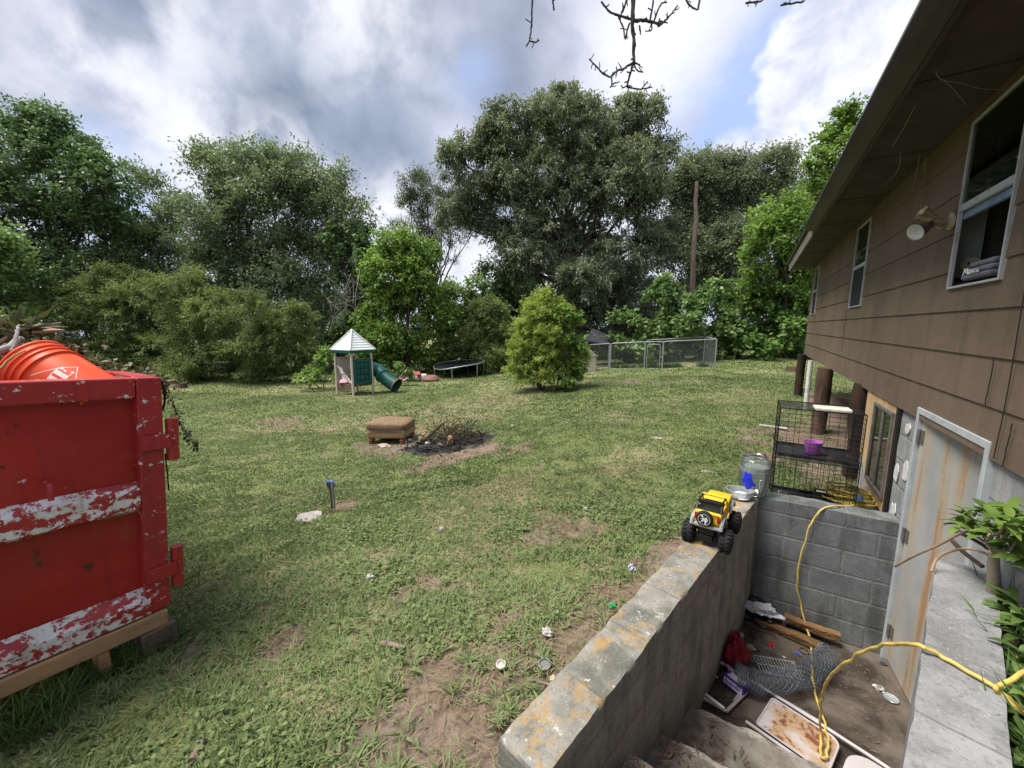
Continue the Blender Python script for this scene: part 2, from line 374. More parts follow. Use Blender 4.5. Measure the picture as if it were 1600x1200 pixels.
# ---------------------------------------------------------------- ground sheet
def axis(lo, hi, c0, c1, step, gr):
    a = list(np.arange(c0, c1+1e-6, step)); s = step; x = c1
    while x < hi: s *= gr; x += s; a.append(x)
    s = step; x = c0; pre = []
    while x > lo: s *= gr; x -= s; pre.append(x)
    return np.array(pre[::-1]+a)
def inpoly(x, y, P):
    c = np.zeros(x.shape, bool); n = len(P)
    for i in range(n):
        x1, y1 = P[i]; x2, y2 = P[(i+1) % n]
        k = ((y1 > y) != (y2 > y)) & (x < (x2-x1)*(y-y1)/(y2-y1+1e-12)+x1); c ^= k
    return c
PIT = [(-.50, 1.05), (.14, 4.05), (3.2, 4.05), (3.2, 2.95), (1.02, 2.82), (.56, 1.36), (.5, 1.05)]
def build_ground():
    ax = axis(-600, 600, -4.2, 1.4, .055, 1.055); ay = axis(-600, 700, .5, 5.5, .055, 1.055)
    X, Y = np.meshgrid(ax, ay); Z = gz(X, Y); b, dry = masks(X, Y); ash = ashmask(X, Y)
    Z = Z-.018*b+(fbm(X, Y, 6, 3, 55)-.5)*.03*sstep(12, 3, np.hypot(X, Y))
    nx = len(ax); ny = len(ay); I = np.arange(nx*ny).reshape(ny, nx)
    F = np.stack([I[:-1, :-1], I[:-1, 1:], I[1:, 1:], I[1:, :-1]], -1).reshape(-1, 4)
    cx = (X[:-1, :-1]+X[1:, 1:]).ravel()/2; cy = (Y[:-1, :-1]+Y[1:, 1:]).ravel()/2
    F = F[~inpoly(cx, cy, PIT)]
    t = NT('lawn soil'); c = t.coord('Object'); at = lambda n: t.n('Attribute', attribute_name=n).outputs['Fac']
    nf = t.noise(c, 38, 6, .7); nm = t.noise(c, 7, 6, .65); nl = t.noise(c, .9, 5, .6); nx_ = t.noise(c, 130, 3, .6)
    green = t.mix(t.ramp(nf, .35, .65), (.08, .095, .035), (.19, .215, .085)); green = t.mix(t.ramp(nl, .35, .65), green, t.mix(.55, green, (.20, .215, .09)))
    straw = t.mix(t.ramp(nf, .3, .7), (.20, .175, .095), (.34, .30, .18))
    soil = t.mix(t.ramp(nm, .35, .65), (.16, .11, .08), (.255, .19, .142)); soil = t.mix(t.ramp(nl, .45, .62), soil, (.23, .185, .15)); soil = t.mix(t.math('MULTIPLY', t.ramp(nx_, .55, .7), .6), soil, (.36, .30, .25)); soil = t.mix(t.math('MULTIPLY', t.ramp(nf, .6, .4), .4), soil, (.10, .07, .05))
    k = t.mix(t.math('MULTIPLY', t.ramp(t.math('ADD', at('dry'), t.math('MULTIPLY', t.math('SUBTRACT', nm, .5), .9)), .35, .8), .72), green, straw)
    k = t.mix(t.ramp(t.math('ADD', at('bare'), t.math('MULTIPLY', t.math('SUBTRACT', nf, .5), .55)), .3, .6), k, soil)
    ashc = t.mix(t.ramp(nx_, .5, .68), (.018, .018, .018), (.2, .19, .18)); k = t.mix(t.ramp(t.math('ADD', at('ash'), t.math('MULTIPLY', t.math('SUBTRACT', nf, .5), .5)), .35, .75), k, ashc)
    t.col(k); t.rough(.95); t.b.inputs['Specular IOR Level'].default_value = .1
    t.bump(t.math('ADD', t.math('MULTIPLY', nf, .7), t.math('MULTIPLY', nx_, .3)), .8, .03)
    o = fastmesh('ground', np.stack([X.ravel(), Y.ravel(), Z.ravel()], 1), F, t.m, attrs=dict(bare=b.ravel(), dry=dry.ravel(), ash=ash.ravel()))
    for p in o.data.polygons: p.use_smooth = True
    tag(o, 'sloping back yard lawn with worn soil patches', 'ground', kind='structure')
build_ground()

# ---------------------------------------------------------------- grass
def grassmat():
    t = NT('grass blade'); a = t.n('Attribute', attribute_name='tint').outputs['Fac']
    c = t.mix(t.ramp(a, 0, 1), (.085, .13, .045), (.255, .325, .135)); c = t.mix(t.math('GREATER_THAN', a, 1.5), c, (.27, .225, .14)); t.col(c); t.rough(.6); t.b.inputs['Specular IOR Level'].default_value = .15
    tr = t.n('BsdfTranslucent'); t.set(tr.inputs[0], c); mx = t.n('MixShader'); mx.inputs[0].default_value = .3
    t.t.links.new(t.b.outputs[0], mx.inputs[1]); t.t.links.new(tr.outputs[0], mx.inputs[2]); t.t.links.new(mx.outputs[0], t.out.inputs[0]); return t.m
GR = grassmat()
DUMP = None
def build_grass():
    Vs = []; Ts = []; nv = 0
    for D0, D1, n, L0, L1, W0, W1, el in [(.7, 2.6, 150000, .03, .075, .005, .010, .55), (2.6, 5, 240000, .03, .07, .006, .011, .6), (5, 9, 280000, .03, .065, .008, .015, .65), (9, 15, 200000, .04, .075, .015, .03, .7), (15, 30, 170000, .05, .09, .03, .055, .75)]:
        D = np.sqrt(rng.uniform(D0**2, D1**2, n)); lat = rng.uniform(-1.5, 1.45, n)*D + rng.uniform(-.6, .6, n)
        x = -math.sin(PSI)*D+math.cos(PSI)*lat; y = math.cos(PSI)*D+math.sin(PSI)*lat
        b, dry = masks(x, y); ash = ashmask(x, y); dens = fbm(x, y, 5.5, 3, 61)
        keep = (rng.random(n) > np.clip(b*1.3-.08, 0, .985-.16*sstep(.55, .64, dens))) & (rng.random(n) > ash*1.2) & (rng.random(n) < .5+.7*sstep(.32, .55, dens)) & ~inpoly(x, y, [(-.64, .95), (-.02, 3.95), (.05, 4.2), (3.2, 4.2), (3.2, 2.6), (1.14, 2.72), (.68, 1.28), (.5, .8)])
        keep &= ~((x > 1.0) & (y > 2.4) & (y < 5.6))
        x, y, b, dry, dens = x[keep], y[keep], b[keep], dry[keep], dens[keep]; m = len(x)
        # crabgrass: blades radiate from tuft centres
        ts = .07 if D0 < 5 else .12
        wx = x+(fbm(x, y, 2.2, 2, 131)-.5)*.5; wy = y+(fbm(x, y, 2.2, 2, 137)-.5)*.5; tx = np.floor((wx*.8+wy*.6)/ts); ty = np.floor((wy*.8-wx*.6)/ts)
        hx = vnoise(tx+.01, ty+.01, 71); hy = vnoise(tx+.01, ty+.01, 72); cu_ = (tx+.1+.8*hx)*ts; cv_ = (ty+.1+.8*hy)*ts; cx = cu_*.8-cv_*.6-(wx-x); cy = cu_*.6+cv_*.8-(wy-y)
        pull = rng.uniform(.2, .9, m)*(1.0 if D0 < 5 else 0.0); px = x+(cx-x)*pull; py = y+(cy-y)*pull
        ang = np.arctan2(y-cy, x-cx)+rng.normal(0, .7, m) if D0 < 5 else rng.uniform(0, 6.283, m); ele = np.clip(rng.normal(el, .35, m), .08, 1.4)
        Dr = np.stack([np.cos(ang)*np.cos(ele), np.sin(ang)*np.cos(ele), np.sin(ele)], 1)
        N = nrm(np.stack([-np.cos(ang)*np.sin(ele), -np.sin(ang)*np.sin(ele), np.cos(ele)], 1)+rng.normal(0, .35, (m, 3)))
        h = .7+.6*dens; L = rng.uniform(L0, L1, m)*h; W = rng.uniform(W0, W1, m)
        P = np.stack([px, py, gz(px, py)-.012], 1)
        V, _ = leaves_arrays(P, Dr, N, L, W); Vs.append(V)
        big = fbm(x, y, .5, 3, 81); tuft = vnoise(tx+.5, ty+.5, 91) if D0 < 5 else rng.random(m)
        t = np.clip(.12+.5*rng.random(m)*.8+.35*(tuft-.3)+.9*(big-.5)+.25*dry+rng.normal(0, .05, m), 0, 1); Ts.append(np.repeat(t, 4))
    for D0, D1, n, kind in [(.8, 4, 50000, 'clover'), (4, 9, 30000, 'clover'), (.8, 5, 60000, 'straw'), (5, 12, 50000, 'straw')]:
        D = np.sqrt(rng.uniform(D0**2, D1**2, n)); lat = rng.uniform(-1.5, 1.45, n)*D; x = -math.sin(PSI)*D+math.cos(PSI)*lat; y = math.cos(PSI)*D+math.sin(PSI)*lat
        b, dry = masks(x, y); ash = ashmask(x, y); sel = fbm(x, y, 1.7, 4, 105 if kind == 'clover' else 111); far = 1+.12*D
        keep = (x < 1.0) & (ash < .3) & ~inpoly(x, y, [(-.64, .95), (-.02, 3.95), (.05, 4.2), (3.2, 4.2), (3.2, 2.6), (1.14, 2.72), (.68, 1.28), (.5, .8)])
        keep &= (sel+rng.normal(0, .07, n) > .585) & (b < .4) if kind == 'clover' else (rng.random(n) < np.clip(.05+.16*b+.38*dry+.5*(sel-.5), 0, 1))
        x, y, far = x[keep], y[keep], far[keep]; m = len(x); an = rng.uniform(0, 6.28, m)
        if kind == 'clover': e = rng.normal(.1, .25, m); L = rng.uniform(.011, .024, m)*far; W = L*.85; h = rng.uniform(.012, .045, m); t = np.clip(.45+rng.normal(0, .18, m), 0, 1)
        else: e = rng.normal(.06, .12, m); L = rng.uniform(.03, .09, m)*far; W = rng.uniform(.003, .006, m)*far; h = rng.uniform(.002, .02, m); t = np.full(m, 1.0)
        Dr = np.stack([np.cos(an)*np.cos(e), np.sin(an)*np.cos(e), np.sin(e)], 1); N = nrm(rng.normal(0, .25, (m, 3))+np.array([0, 0, 1.]))
        V, _ = leaves_arrays(np.stack([x, y, gz(x, y)+h], 1), Dr, N, L, W); Vs.append(V); Ts.append(np.repeat(t+(1.0 if kind == 'straw' else 0), 4))
    # star shaped crabgrass rosettes on the bare soil
    for k in range(55):
        p = atg(rng.uniform(470, 960), rng.uniform(960, 1215)); r0 = rng.uniform(.05, .12); m = int(rng.integers(14, 30)); an = rng.uniform(0, 6.28, m); e = rng.normal(.35, .25, m)
        if inpoly(np.array([p[0]]), np.array([p[1]]), [(-.64, .95), (-.02, 3.95), (.5, 3.9), (.5, .8)])[0]: continue
        Dr = np.stack([np.cos(an)*np.cos(e), np.sin(an)*np.cos(e), np.sin(e)], 1); P = np.array(p)+rng.normal(0, .015, (m, 3))*[1, 1, 0]; V, _ = leaves_arrays(P, Dr, nrm(rng.normal(0, .3, (m, 3))+np.array([0, 0, 1.])), r0*rng.uniform(.5, 1.1, m), rng.uniform(.007, .011, m)); Vs.append(V); Ts.append(np.repeat(np.clip(.55+rng.normal(0, .15, m), 0, 1), 4))
    V = np.concatenate(Vs); T = np.concatenate(Ts)
    o = fastmesh('grass', V, np.arange(len(V)).reshape(-1, 4), GR, attrs=dict(tint=T))
    tag(o, 'short mown crabgrass covering the lawn', 'grass', kind='stuff')
    # longer dry straw blades
build_grass()
def blades(name, label, cat, spots, mat, kind=None, group=None):
    """spots: (x,y,radius,count,len,width,elev)"""
    Vs = []; Ts = []
    for x, y, r, n, L, W, el in spots:
        a = rng.uniform(0, 6.28, n); q = np.sqrt(rng.random(n))*r; px = x+np.cos(a)*q; py = y+np.sin(a)*q
        an = rng.uniform(0, 6.28, n); e = np.clip(rng.normal(el, .3, n), .2, 1.5)
        Dr = np.stack([np.cos(an)*np.cos(e), np.sin(an)*np.cos(e), np.sin(e)], 1); N = nrm(np.stack([-np.cos(an), -np.sin(an), np.full(n, .6)], 1)+rng.normal(0, .3, (n, 3)))
        LL = L*rng.uniform(.5, 1.1, n); P = np.stack([px, py, gz(px, py)-.01], 1)
        # two segments that bend over
        V1, _ = leaves_arrays(P, Dr, N, LL*.62, np.full(n, W)); tip = P+Dr*LL[:, None]*.40; D2 = nrm(Dr+np.array([0, 0, -.7])*rng.uniform(.3, 1.2, (n, 1))); V2, _ = leaves_arrays(tip, D2, N, LL*.65, np.full(n, W*.8))
        Vs += [V1, V2]; Ts += [np.repeat(rng.random(n)*.7, 4)]*2
    V = np.concatenate(Vs); o = fastmesh(name, V, np.arange(len(V)).reshape(-1, 4), mat, attrs=dict(tint=np.concatenate(Ts)), origin=(spots[0][0], spots[0][1], G(spots[0][0], spots[0][1])))
    return tag(o, label, cat, group, kind)

# ---------------------------------------------------------------- trees
BARK_G = barkmat('grey bark', (.06, .052, .042), (.17, .15, .125)); BARK_D = barkmat('dark bark', (.025, .02, .016), (.085, .07, .055)); BARK_P = barkmat('pine bark', (.10, .075, .06), (.26, .20, .165))
def crown_arrays(lobes, p):
    """lobes: (c(3), r(3), n) -> V, T.  p: L W droop tl K m up spread"""
    O = []; OD = []; CT = []
    for c, r, n in lobes:
        c = np.array(c); r = np.array(r); ns = int(np.clip(n/9, 3, 16)); ds = nrm(rng.normal(0, 1, (ns, 3))); ds[:, 2] = np.where(ds[:, 2] < -.6, -ds[:, 2], ds[:, 2])
        sc = c+ds*r*rng.uniform(.35, .72, (ns, 1)); sr = r*rng.uniform(.34, .55, (ns, 1)); st = rng.random(ns)*.3
        k = rng.integers(0, ns, n); d = nrm(rng.normal(0, 1, (n, 3))+np.array([0, 0, .45])); q = rng.uniform(.3, 1, n)**.5
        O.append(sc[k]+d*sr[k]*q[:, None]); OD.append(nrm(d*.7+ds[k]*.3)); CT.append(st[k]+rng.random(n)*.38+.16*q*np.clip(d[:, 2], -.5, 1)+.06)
    O = np.concatenate(O); OD = np.concatenate(OD); CT = np.concatenate(CT); n = len(O); K = p['K']; m = p['m']
    TD = nrm(OD[:, None]*.75+rng.normal(0, p.get('spread', .75), (n, K, 3))+np.array([0, 0, p['up']])).reshape(-1, 3)
    TO = np.repeat(O, K, 0); TL = p['tl']*rng.uniform(.5, 1.25, n*K); TT = np.repeat(CT, K)
    s = rng.uniform(.08, 1.0, (n*K, m)); bend = -p['droop']*s[..., None]**2*np.array([0, 0, .55])
    PP = (TO[:, None]+(TD[:, None]*s[..., None]+bend)*TL[:, None, None]+rng.normal(0, p.get('jit', .10), (n*K, m, 3))*p['tl']).reshape(-1, 3)
    LD = nrm(np.repeat(TD, m, 0)*.7+rng.normal(0, .75, (len(PP), 3))-np.array([0, 0, p['droop']*.9]))
    N = nrm(rng.normal(0, .55, (len(PP), 3))+np.array([0, 0, 1.0])+np.repeat(OD, K*m, 0)*.35)
    L = p['L']*rng.uniform(.6, 1.2, len(PP)); W = p['W']*rng.uniform(.7, 1.2, len(PP))
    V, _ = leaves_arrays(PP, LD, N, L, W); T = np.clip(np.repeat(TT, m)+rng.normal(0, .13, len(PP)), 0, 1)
    return V, np.repeat(T, 4), O
SPEC = dict(
    oak=dict(L=.25, W=.09, droop=.85, tl=.85, K=7, m=17, up=.0, spread=.7),
    broad=dict(L=.22, W=.125, droop=.35, tl=.85, K=7, m=15, up=.15),
    airy=dict(L=.21, W=.10, droop=.25, tl=1.15, K=6, m=13, up=.3),
    feather=dict(L=.15, W=.046, droop=.35, tl=.85, K=9, m=34, up=.35, spread=.6, jit=.06),
    bright=dict(L=.22, W=.125, droop=.3, tl=.75, K=7, m=14, up=.25),
    pine=dict(L=.26, W=.035, droop=.0, tl=.55, K=9, m=24, up=.35, jit=.08),
    vine=dict(L=.21, W=.19, droop=.7, tl=.6, K=8, m=16, up=.1, jit=.14))
LM = dict(
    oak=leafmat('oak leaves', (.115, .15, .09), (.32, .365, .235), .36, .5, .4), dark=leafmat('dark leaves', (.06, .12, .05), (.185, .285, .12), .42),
    airy=leafmat('grey green leaves', (.095, .145, .08), (.275, .35, .195), .42), olive=leafmat('olive sprays', (.09, .13, .045), (.285, .35, .12), .42, .6),
    bright=leafmat('bright leaves', (.10, .195, .04), (.34, .49, .125), .45), pine=leafmat('pine needles', (.07, .10, .055), (.20, .245, .13), .25, .6),
    vine=leafmat('vine leaves', (.07, .15, .04), (.25, .39, .105), .42), mid=leafmat('mid green leaves', (.085, .165, .055), (.27, .39, .135), .42), fern=leafmat('yellow green sprays', (.20, .27, .05), (.50, .58, .15), .45, .55))
def curve(a, b, n=7, sag=0, wob=.08):
    a = np.array(a, float); b = np.array(b, float); L = np.linalg.norm(b-a); out = []
    ph = rng.normal(0, 1, (2, 3))
    for i in range(n):
        s = i/(n-1); p = a+(b-a)*s+np.array([0, 0, sag*L*math.sin(math.pi*s)])+(ph[0]*math.sin(math.pi*s)+ph[1]*math.sin(2*math.pi*s))*wob*L*.35*(0 if i in (0, n-1) else 1)
        out.append(p)
    return out
def tree(name, label, cat, base, D, lobes, spec, leaf, bark=BARK_G, tr=.2, dens=1.0, group=None, trunk_px=None, thick=.9, twigs=2, dz=0, multi=1):
    """base/lobes in photo pixels; each lobe (px,py,rx,ry[,dD]) becomes an ellipsoid at its own distance"""
    p = dict(SPEC[spec]); p.update(dz or {})
    b = atd(base[0], base[1], D); b[2] = G(b[0], b[1]); L3 = []
    lvl = p['K']*p['m']*p['L']*p['W']*.5
    for q in lobes:
        px, py, rx, ry = q[:4]; dD = q[4] if len(q) > 4 else rng.uniform(-.35, .35)*(rx+ry)/2/FPX*D
        DD = D+dD; c = atd(px, py, DD); u = max(abs(px-800), 1)
        k = DD/FPX; cr = math.cos(math.atan((px-800)/FPX))
        rr = (rx*k*.97, rx*k*thick, ry*k)
        area = math.pi*rr[0]*rr[2]; n = max(4, int(area*5.0*dens/lvl))
        Rm = Matrix.Rotation(PSI, 3, 'Z')
        L3.append((c, rr, n))
    root = thing(name, label, cat, b, 0, group)
    V, T, O = crown_arrays(L3, p)
    fastmesh('crown', V, np.arange(len(V)).reshape(-1, 4), LM[leaf], root, dict(tint=T))
    mb = MB(); i0 = 0
    top = atd(*trunk_px, D) if trunk_px else np.mean([l[0] for l in L3], 0)
    stems = []
    for s in range(multi):
        bb = b+np.array([rng.normal(0, .05+.012*D*(D > 15)), rng.normal(0, .05+.012*D*(D > 15)), -.1]) if multi > 1 else b-np.array([0, 0, .15]); tt = top+(rng.normal(0, .25+.02*D*(D > 15), 3) if multi > 1 else 0)
        st = curve(bb, tt, 9, 0, .06); stems.append(st); mb.tube(st, [tr*(1.25 if i == 0 else 1)*(1-.72*i/8) for i in range(9)], 9)
    for c, rr, n in L3:
        st = stems[rng.integers(len(stems))]
        hgt = [abs(s[2]-(b[2]+(c[2]-b[2])*.55)) for s in st]; k = int(np.argmin(hgt)); k = max(2, min(7, k)); a = st[k]; r0 = tr*(1-.72*k/8)*.55
        br = curve(a, c, 7, .06, .12); mb.tube(br, [r0*(1-.8*i/6)+.008 for i in range(7)], 6)
        Oc = O[i0:i0+n]; i0 += n
        for j in rng.choice(n, min(n, twigs), replace=False):
            mb.tube(curve(br[3 if rng.random() < .5 else 5], Oc[j], 5, .03, .12), [r0*.32+.006, r0*.25+.005, r0*.2+.004, .006, .004], 4)
    mb.build('trunk', bark, root, smooth=True)
    return root
WOODS = 'trees at the wood edge'
tree('tree', 'tall dark green broadleaf tree at the far left above the dumpster', 'tree', (90, 590), 23, [(55,255,85,75),(130,300,70,65),(15,330,85,80),(110,380,95,70),(175,350,40,40),(60,450,110,80),(160,450,60,70),(-70,300,90,110),(-60,450,110,100),(175,300,28,26),(100,225,45,35)], 'broad', 'dark', BARK_D, .28, 1.0, WOODS, (70, 330))
tree('tree', 'leafy mid green tree cut by the left edge of the photo', 'tree', (-20, 590), 17, [(0,400,45,38),(15,470,60,50),(-60,430,90,80),(20,525,60,32),(-50,520,80,50)], 'broad', 'mid', BARK_D, .14, .9, WOODS, (-30, 450))
tree('tree', 'thin airy tree in the gap right of the dark left tree', 'tree', (250, 590), 27, [(235,305,30,34),(270,355,45,42),(225,390,45,45),(260,430,60,55),(205,450,40,60),(250,500,70,60)], 'airy', 'airy', BARK_G, .16, .75, WOODS, (250, 360))
tree('tree', 'broad airy grey green tree behind the olive thicket', 'tree', (420, 595), 25, [(325,275,34,32),(385,285,50,42),(450,275,55,38),(505,290,42,42),(530,345,48,50),(440,340,85,62),(350,355,62,58),(545,410,45,50),(470,420,90,60),(380,430,85,60),(320,420,50,60),(440,490,110,60),(345,320,40,40)], 'airy', 'airy', BARK_G, .26, .95, WOODS, (430, 350), twigs=4)
tree('shrub', 'olive green feathery thicket directly behind the dumpster', 'shrub', (160, 600), 20, [(170,465,55,45),(140,520,50,50),(215,500,60,60),(185,555,80,45),(235,565,45,38)], 'feather', 'olive', BARK_D, .07, .9, 'olive thicket along the lawn', twigs=3, multi=3)
tree('shrub', 'olive green feathery thicket in the middle of the left wood edge', 'shrub', (310, 604), 19, [(290,480,62,52),(345,500,55,50),(310,545,75,48),(265,570,45,34),(350,575,60,30),(300,590,70,16)], 'feather', 'olive', BARK_D, .07, .9, 'olive thicket along the lawn', twigs=3, multi=3)
tree('shrub', 'olive green feathery thicket nearest the playhouse', 'shrub', (415, 604), 18.3, [(395,505,52,44),(440,540,44,42),(400,560,55,36),(460,520,32,32),(425,585,55,20),(475,575,30,18)], 'feather', 'olive', BARK_D, .07, .9, 'olive thicket along the lawn', twigs=3, multi=3)
tree('tree', 'dark vine covered tree with dead grey twigs behind the playhouse', 'tree', (535, 590), 23, [(545,400,42,42),(565,455,48,50),(530,500,45,50),(575,520,45,55),(510,550,50,40),(560,375,25,28),(470,560,50,40)], 'vine', 'dark', BARK_G, .18, .9, WOODS, (540, 420))
tree('tree', 'bright green leafy tree right of the playhouse roof', 'tree', (640, 592), 22, [(630,395,42,36),(605,440,40,42),(655,440,38,40),(625,490,55,45),(675,505,38,45),(610,540,45,40),(660,555,50,30),(640,425,50,50),(600,565,35,28),(640,566,45,16,2.0),(590,575,25,18),(580,530,30,50)], 'bright', 'bright', BARK_D, .13, 1.5, WOODS, (632, 430))
tree('pine', 'slim pine with tufted crown left of the big oak', 'tree', (690, 585), 31, [(645,290,32,18),(688,296,30,24),(636,332,26,14),(668,342,32,18),(712,326,30,22),(700,368,34,24),(738,366,24,20),(618,350,20,10),(690,405,26,16),(655,368,24,12),(660,312,26,16),(722,300,22,20),(676,385,26,16),(640,310,18,10)], 'pine', 'pine', BARK_P, .16, .5, WOODS, (668, 300), thick=.8, dz=dict(L=.22, W=.045, tl=.85, jit=.16, K=8, m=30))
tree('oak', 'massive drooping oak at the centre of the wood edge', 'tree', (880, 575), 27, [(885,170,62,32),(795,205,42,34),(995,178,42,34),(720,240,34,28),(775,245,52,40),(845,235,75,50),(930,225,75,55),(1005,235,45,50),(742,295,38,32),(800,310,60,48),(880,300,85,60),(965,300,80,60),(1025,310,32,50),(770,360,45,30),(725,340,36,34),(860,370,80,50),(940,385,85,50),(1015,375,42,40),(830,410,55,36),(900,440,75,40),(970,445,80,42),(1000,490,52,45),(935,495,50,40),(960,530,40,20)], 'oak', 'oak', BARK_D, .45, 1.35, WOODS, (885, 300), twigs=4)
tree('shrub', 'leafy green sapling thicket under the left side of the oak', 'shrub', (735, 585), 24, [(735,470,38,34),(715,520,42,42),(760,490,36,40),(735,555,50,28),(700,560,40,26),(760,570,40,16),(710,470,30,40)], 'bright', 'mid', BARK_D, .07, 1.4, 'undergrowth below the oak', multi=2)
tree('shrub', 'dull olive feathery shrub beyond the trampoline', 'shrub', (765, 585), 22.5, [(765,520,36,42),(745,550,36,32),(785,555,32,32),(765,575,45,14)], 'feather', 'olive', BARK_D, .06, 1.2, 'undergrowth below the oak', multi=2)
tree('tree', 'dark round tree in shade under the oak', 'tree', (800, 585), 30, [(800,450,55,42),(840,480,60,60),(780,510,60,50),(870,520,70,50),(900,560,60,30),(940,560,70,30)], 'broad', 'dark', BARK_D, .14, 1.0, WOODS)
tree('tree', 'grey green tree right of the oak behind the dead trunk', 'tree', (1150, 565), 31, [(1100,280,32,30),(1082,262,24,20),(1118,262,26,18),(1145,285,52,36),(1200,270,36,32),(1080,295,32,36),(1180,325,55,42),(1105,345,50,48),(1215,310,22,36),(1065,345,22,40),(1060,300,26,34),(1040,400,40,50),(1150,390,70,45),(1080,410,55,50),(1130,450,70,40)], 'airy', 'oak', BARK_G, .24, 1.4, WOODS, (1140, 350), twigs=4)
tree('tree', 'distant dark tree glimpsed over the hedge near the eave', 'tree', (1250, 555), 36, [(1260,300,32,24),(1240,340,30,40),(1285,330,40,40),(1300,380,50,60)], 'airy', 'airy', BARK_G, .2, .8, WOODS)
tree('tree', 'bright green tree beside the far corner of the house', 'tree', (1225, 560), 20, [(1215,345,38,28),(1195,380,36,30),(1245,375,36,40),(1215,420,55,40),(1255,425,40,45),(1180,420,30,30),(1230,460,50,30)], 'bright', 'bright', BARK_D, .13, 1.3, WOODS, (1222, 390))
tree('tree', 'tall bright green tree showing above the eave of the house', 'tree', (1330, 560), 22, [(1292,225,24,22),(1335,200,34,26),(1300,265,30,28),(1350,250,50,50),(1290,300,26,26),(1340,320,60,60),(1400,260,60,70)], 'bright', 'bright', BARK_D, .16, 1.3, WOODS, (1335, 290))
tree('hedge', 'vine covered green hedge behind the right end of the kennel', 'hedge', (1085, 560), 20.6, [(1090,552,46,18),(1075,500,48,38),(1120,465,36,30),(1110,520,46,38),(1065,535,40,28),(1040,470,40,36)], 'vine', 'mid', BARK_D, .07, 1.4, 'vine hedge on the right', multi=3)
tree('hedge', 'vine covered green hedge running to the house corner', 'hedge', (1200, 556), 21, [(1190,545,60,22,-1.5),(1245,550,50,18,-1.2),(1230,520,40,40,-1.3),(1165,480,44,38),(1215,485,48,42),(1175,525,52,34),(1230,525,48,32),(1260,490,45,60),(1145,545,36,18),(1225,545,40,24),(1205,520,50,30),(1290,520,50,45)], 'vine', 'vine', BARK_D, .07, 1.5, 'vine hedge on the right', multi=3)
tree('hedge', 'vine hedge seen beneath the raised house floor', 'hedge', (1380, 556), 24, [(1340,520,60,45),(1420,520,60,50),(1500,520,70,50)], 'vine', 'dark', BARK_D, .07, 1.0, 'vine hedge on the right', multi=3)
# young double bush on the lawn
tree('bush', 'yellow green feathery bush alone on the open lawn', 'bush', (845, 610), 12.6, [(848,505,36,34),(825,545,34,34),(862,545,38,40),(832,580,34,20),(868,582,34,18),(872,500,22,26),(848,475,22,16),(908,560,20,16),(806,560,12,22),(850,560,30,30),(850,590,44,14),(815,580,22,18)], 'feather', 'fern', BARK_D, .035, 1.5, 'lone bushes on the lawn', twigs=3, multi=5, dz=dict(L=.095, W=.03, tl=.42, up=.55))
tree('bush', 'fresh green broadleaf bush grown into the feathery bush from the right', 'bush', (872, 607), 12.2, [(893,512,20,24),(902,545,20,24),(888,572,24,20),(908,578,14,16),(880,488,12,16),(890,592,18,10)], 'bright', 'bright', BARK_D, .025, 1.5, 'lone bushes on the lawn', twigs=3, multi=3, dz=dict(L=.12, W=.075, tl=.26))
tree('bush', 'small bright leafy bush left of the playhouse', 'bush', (490, 601), 15.5, [(490,585,22,15),(500,568,10,12),(477,590,12,10),(506,555,5,9)], 'bright', 'bright', BARK_D, .02, .8, 'low bushes by the playhouse', multi=3, dz=dict(L=.15, W=.08, tl=.35))
tree('bush', 'low green weed clump behind the slide', 'bush', (625, 592), 16.5, [(620,583,18,9),(600,584,12,8),(640,588,10,6)], 'bright', 'mid', BARK_D, .015, .8, 'low bushes by the playhouse', multi=3, dz=dict(L=.13, W=.07, tl=.3))
tree('bush', 'leafy weed growing beneath the playhouse deck', 'bush', (528, 603), 15, [(526,590,9,12),(546,565,10,6)], 'bright', 'bright', BARK_D, .012, .8, 'low bushes by the playhouse', multi=2, dz=dict(L=.13, W=.07, tl=.25))
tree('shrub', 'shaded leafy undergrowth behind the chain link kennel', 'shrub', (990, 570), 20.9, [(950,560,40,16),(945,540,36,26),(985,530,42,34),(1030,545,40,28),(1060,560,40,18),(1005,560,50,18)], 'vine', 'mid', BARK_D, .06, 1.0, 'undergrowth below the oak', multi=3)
# far wood behind everything reads as one dark mass
def far_wood():
    L3 = []
    for px in range(-120, 1560, 46):
        for py, rr in ((545, 50), (480, 46)):
            D = 34+rng.uniform(-1.5, 3); c = atd(px+rng.uniform(-15, 15), py+rng.uniform(-12, 12)+(20 if 640 < px < 800 and py < 500 else 0), D); k = D/FPX
            if 640 < px < 760 and py < 500: continue
            r3 = (rr*k, rr*k*.7, rr*k); L3.append((c, r3, int(math.pi*r3[0]*r3[2]*3.2/(7*15*.30*.16*.5))))
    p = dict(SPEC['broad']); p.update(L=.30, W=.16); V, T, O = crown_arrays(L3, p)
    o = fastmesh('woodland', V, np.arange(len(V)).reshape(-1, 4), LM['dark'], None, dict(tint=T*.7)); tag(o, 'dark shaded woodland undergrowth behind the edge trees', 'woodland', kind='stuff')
far_wood()
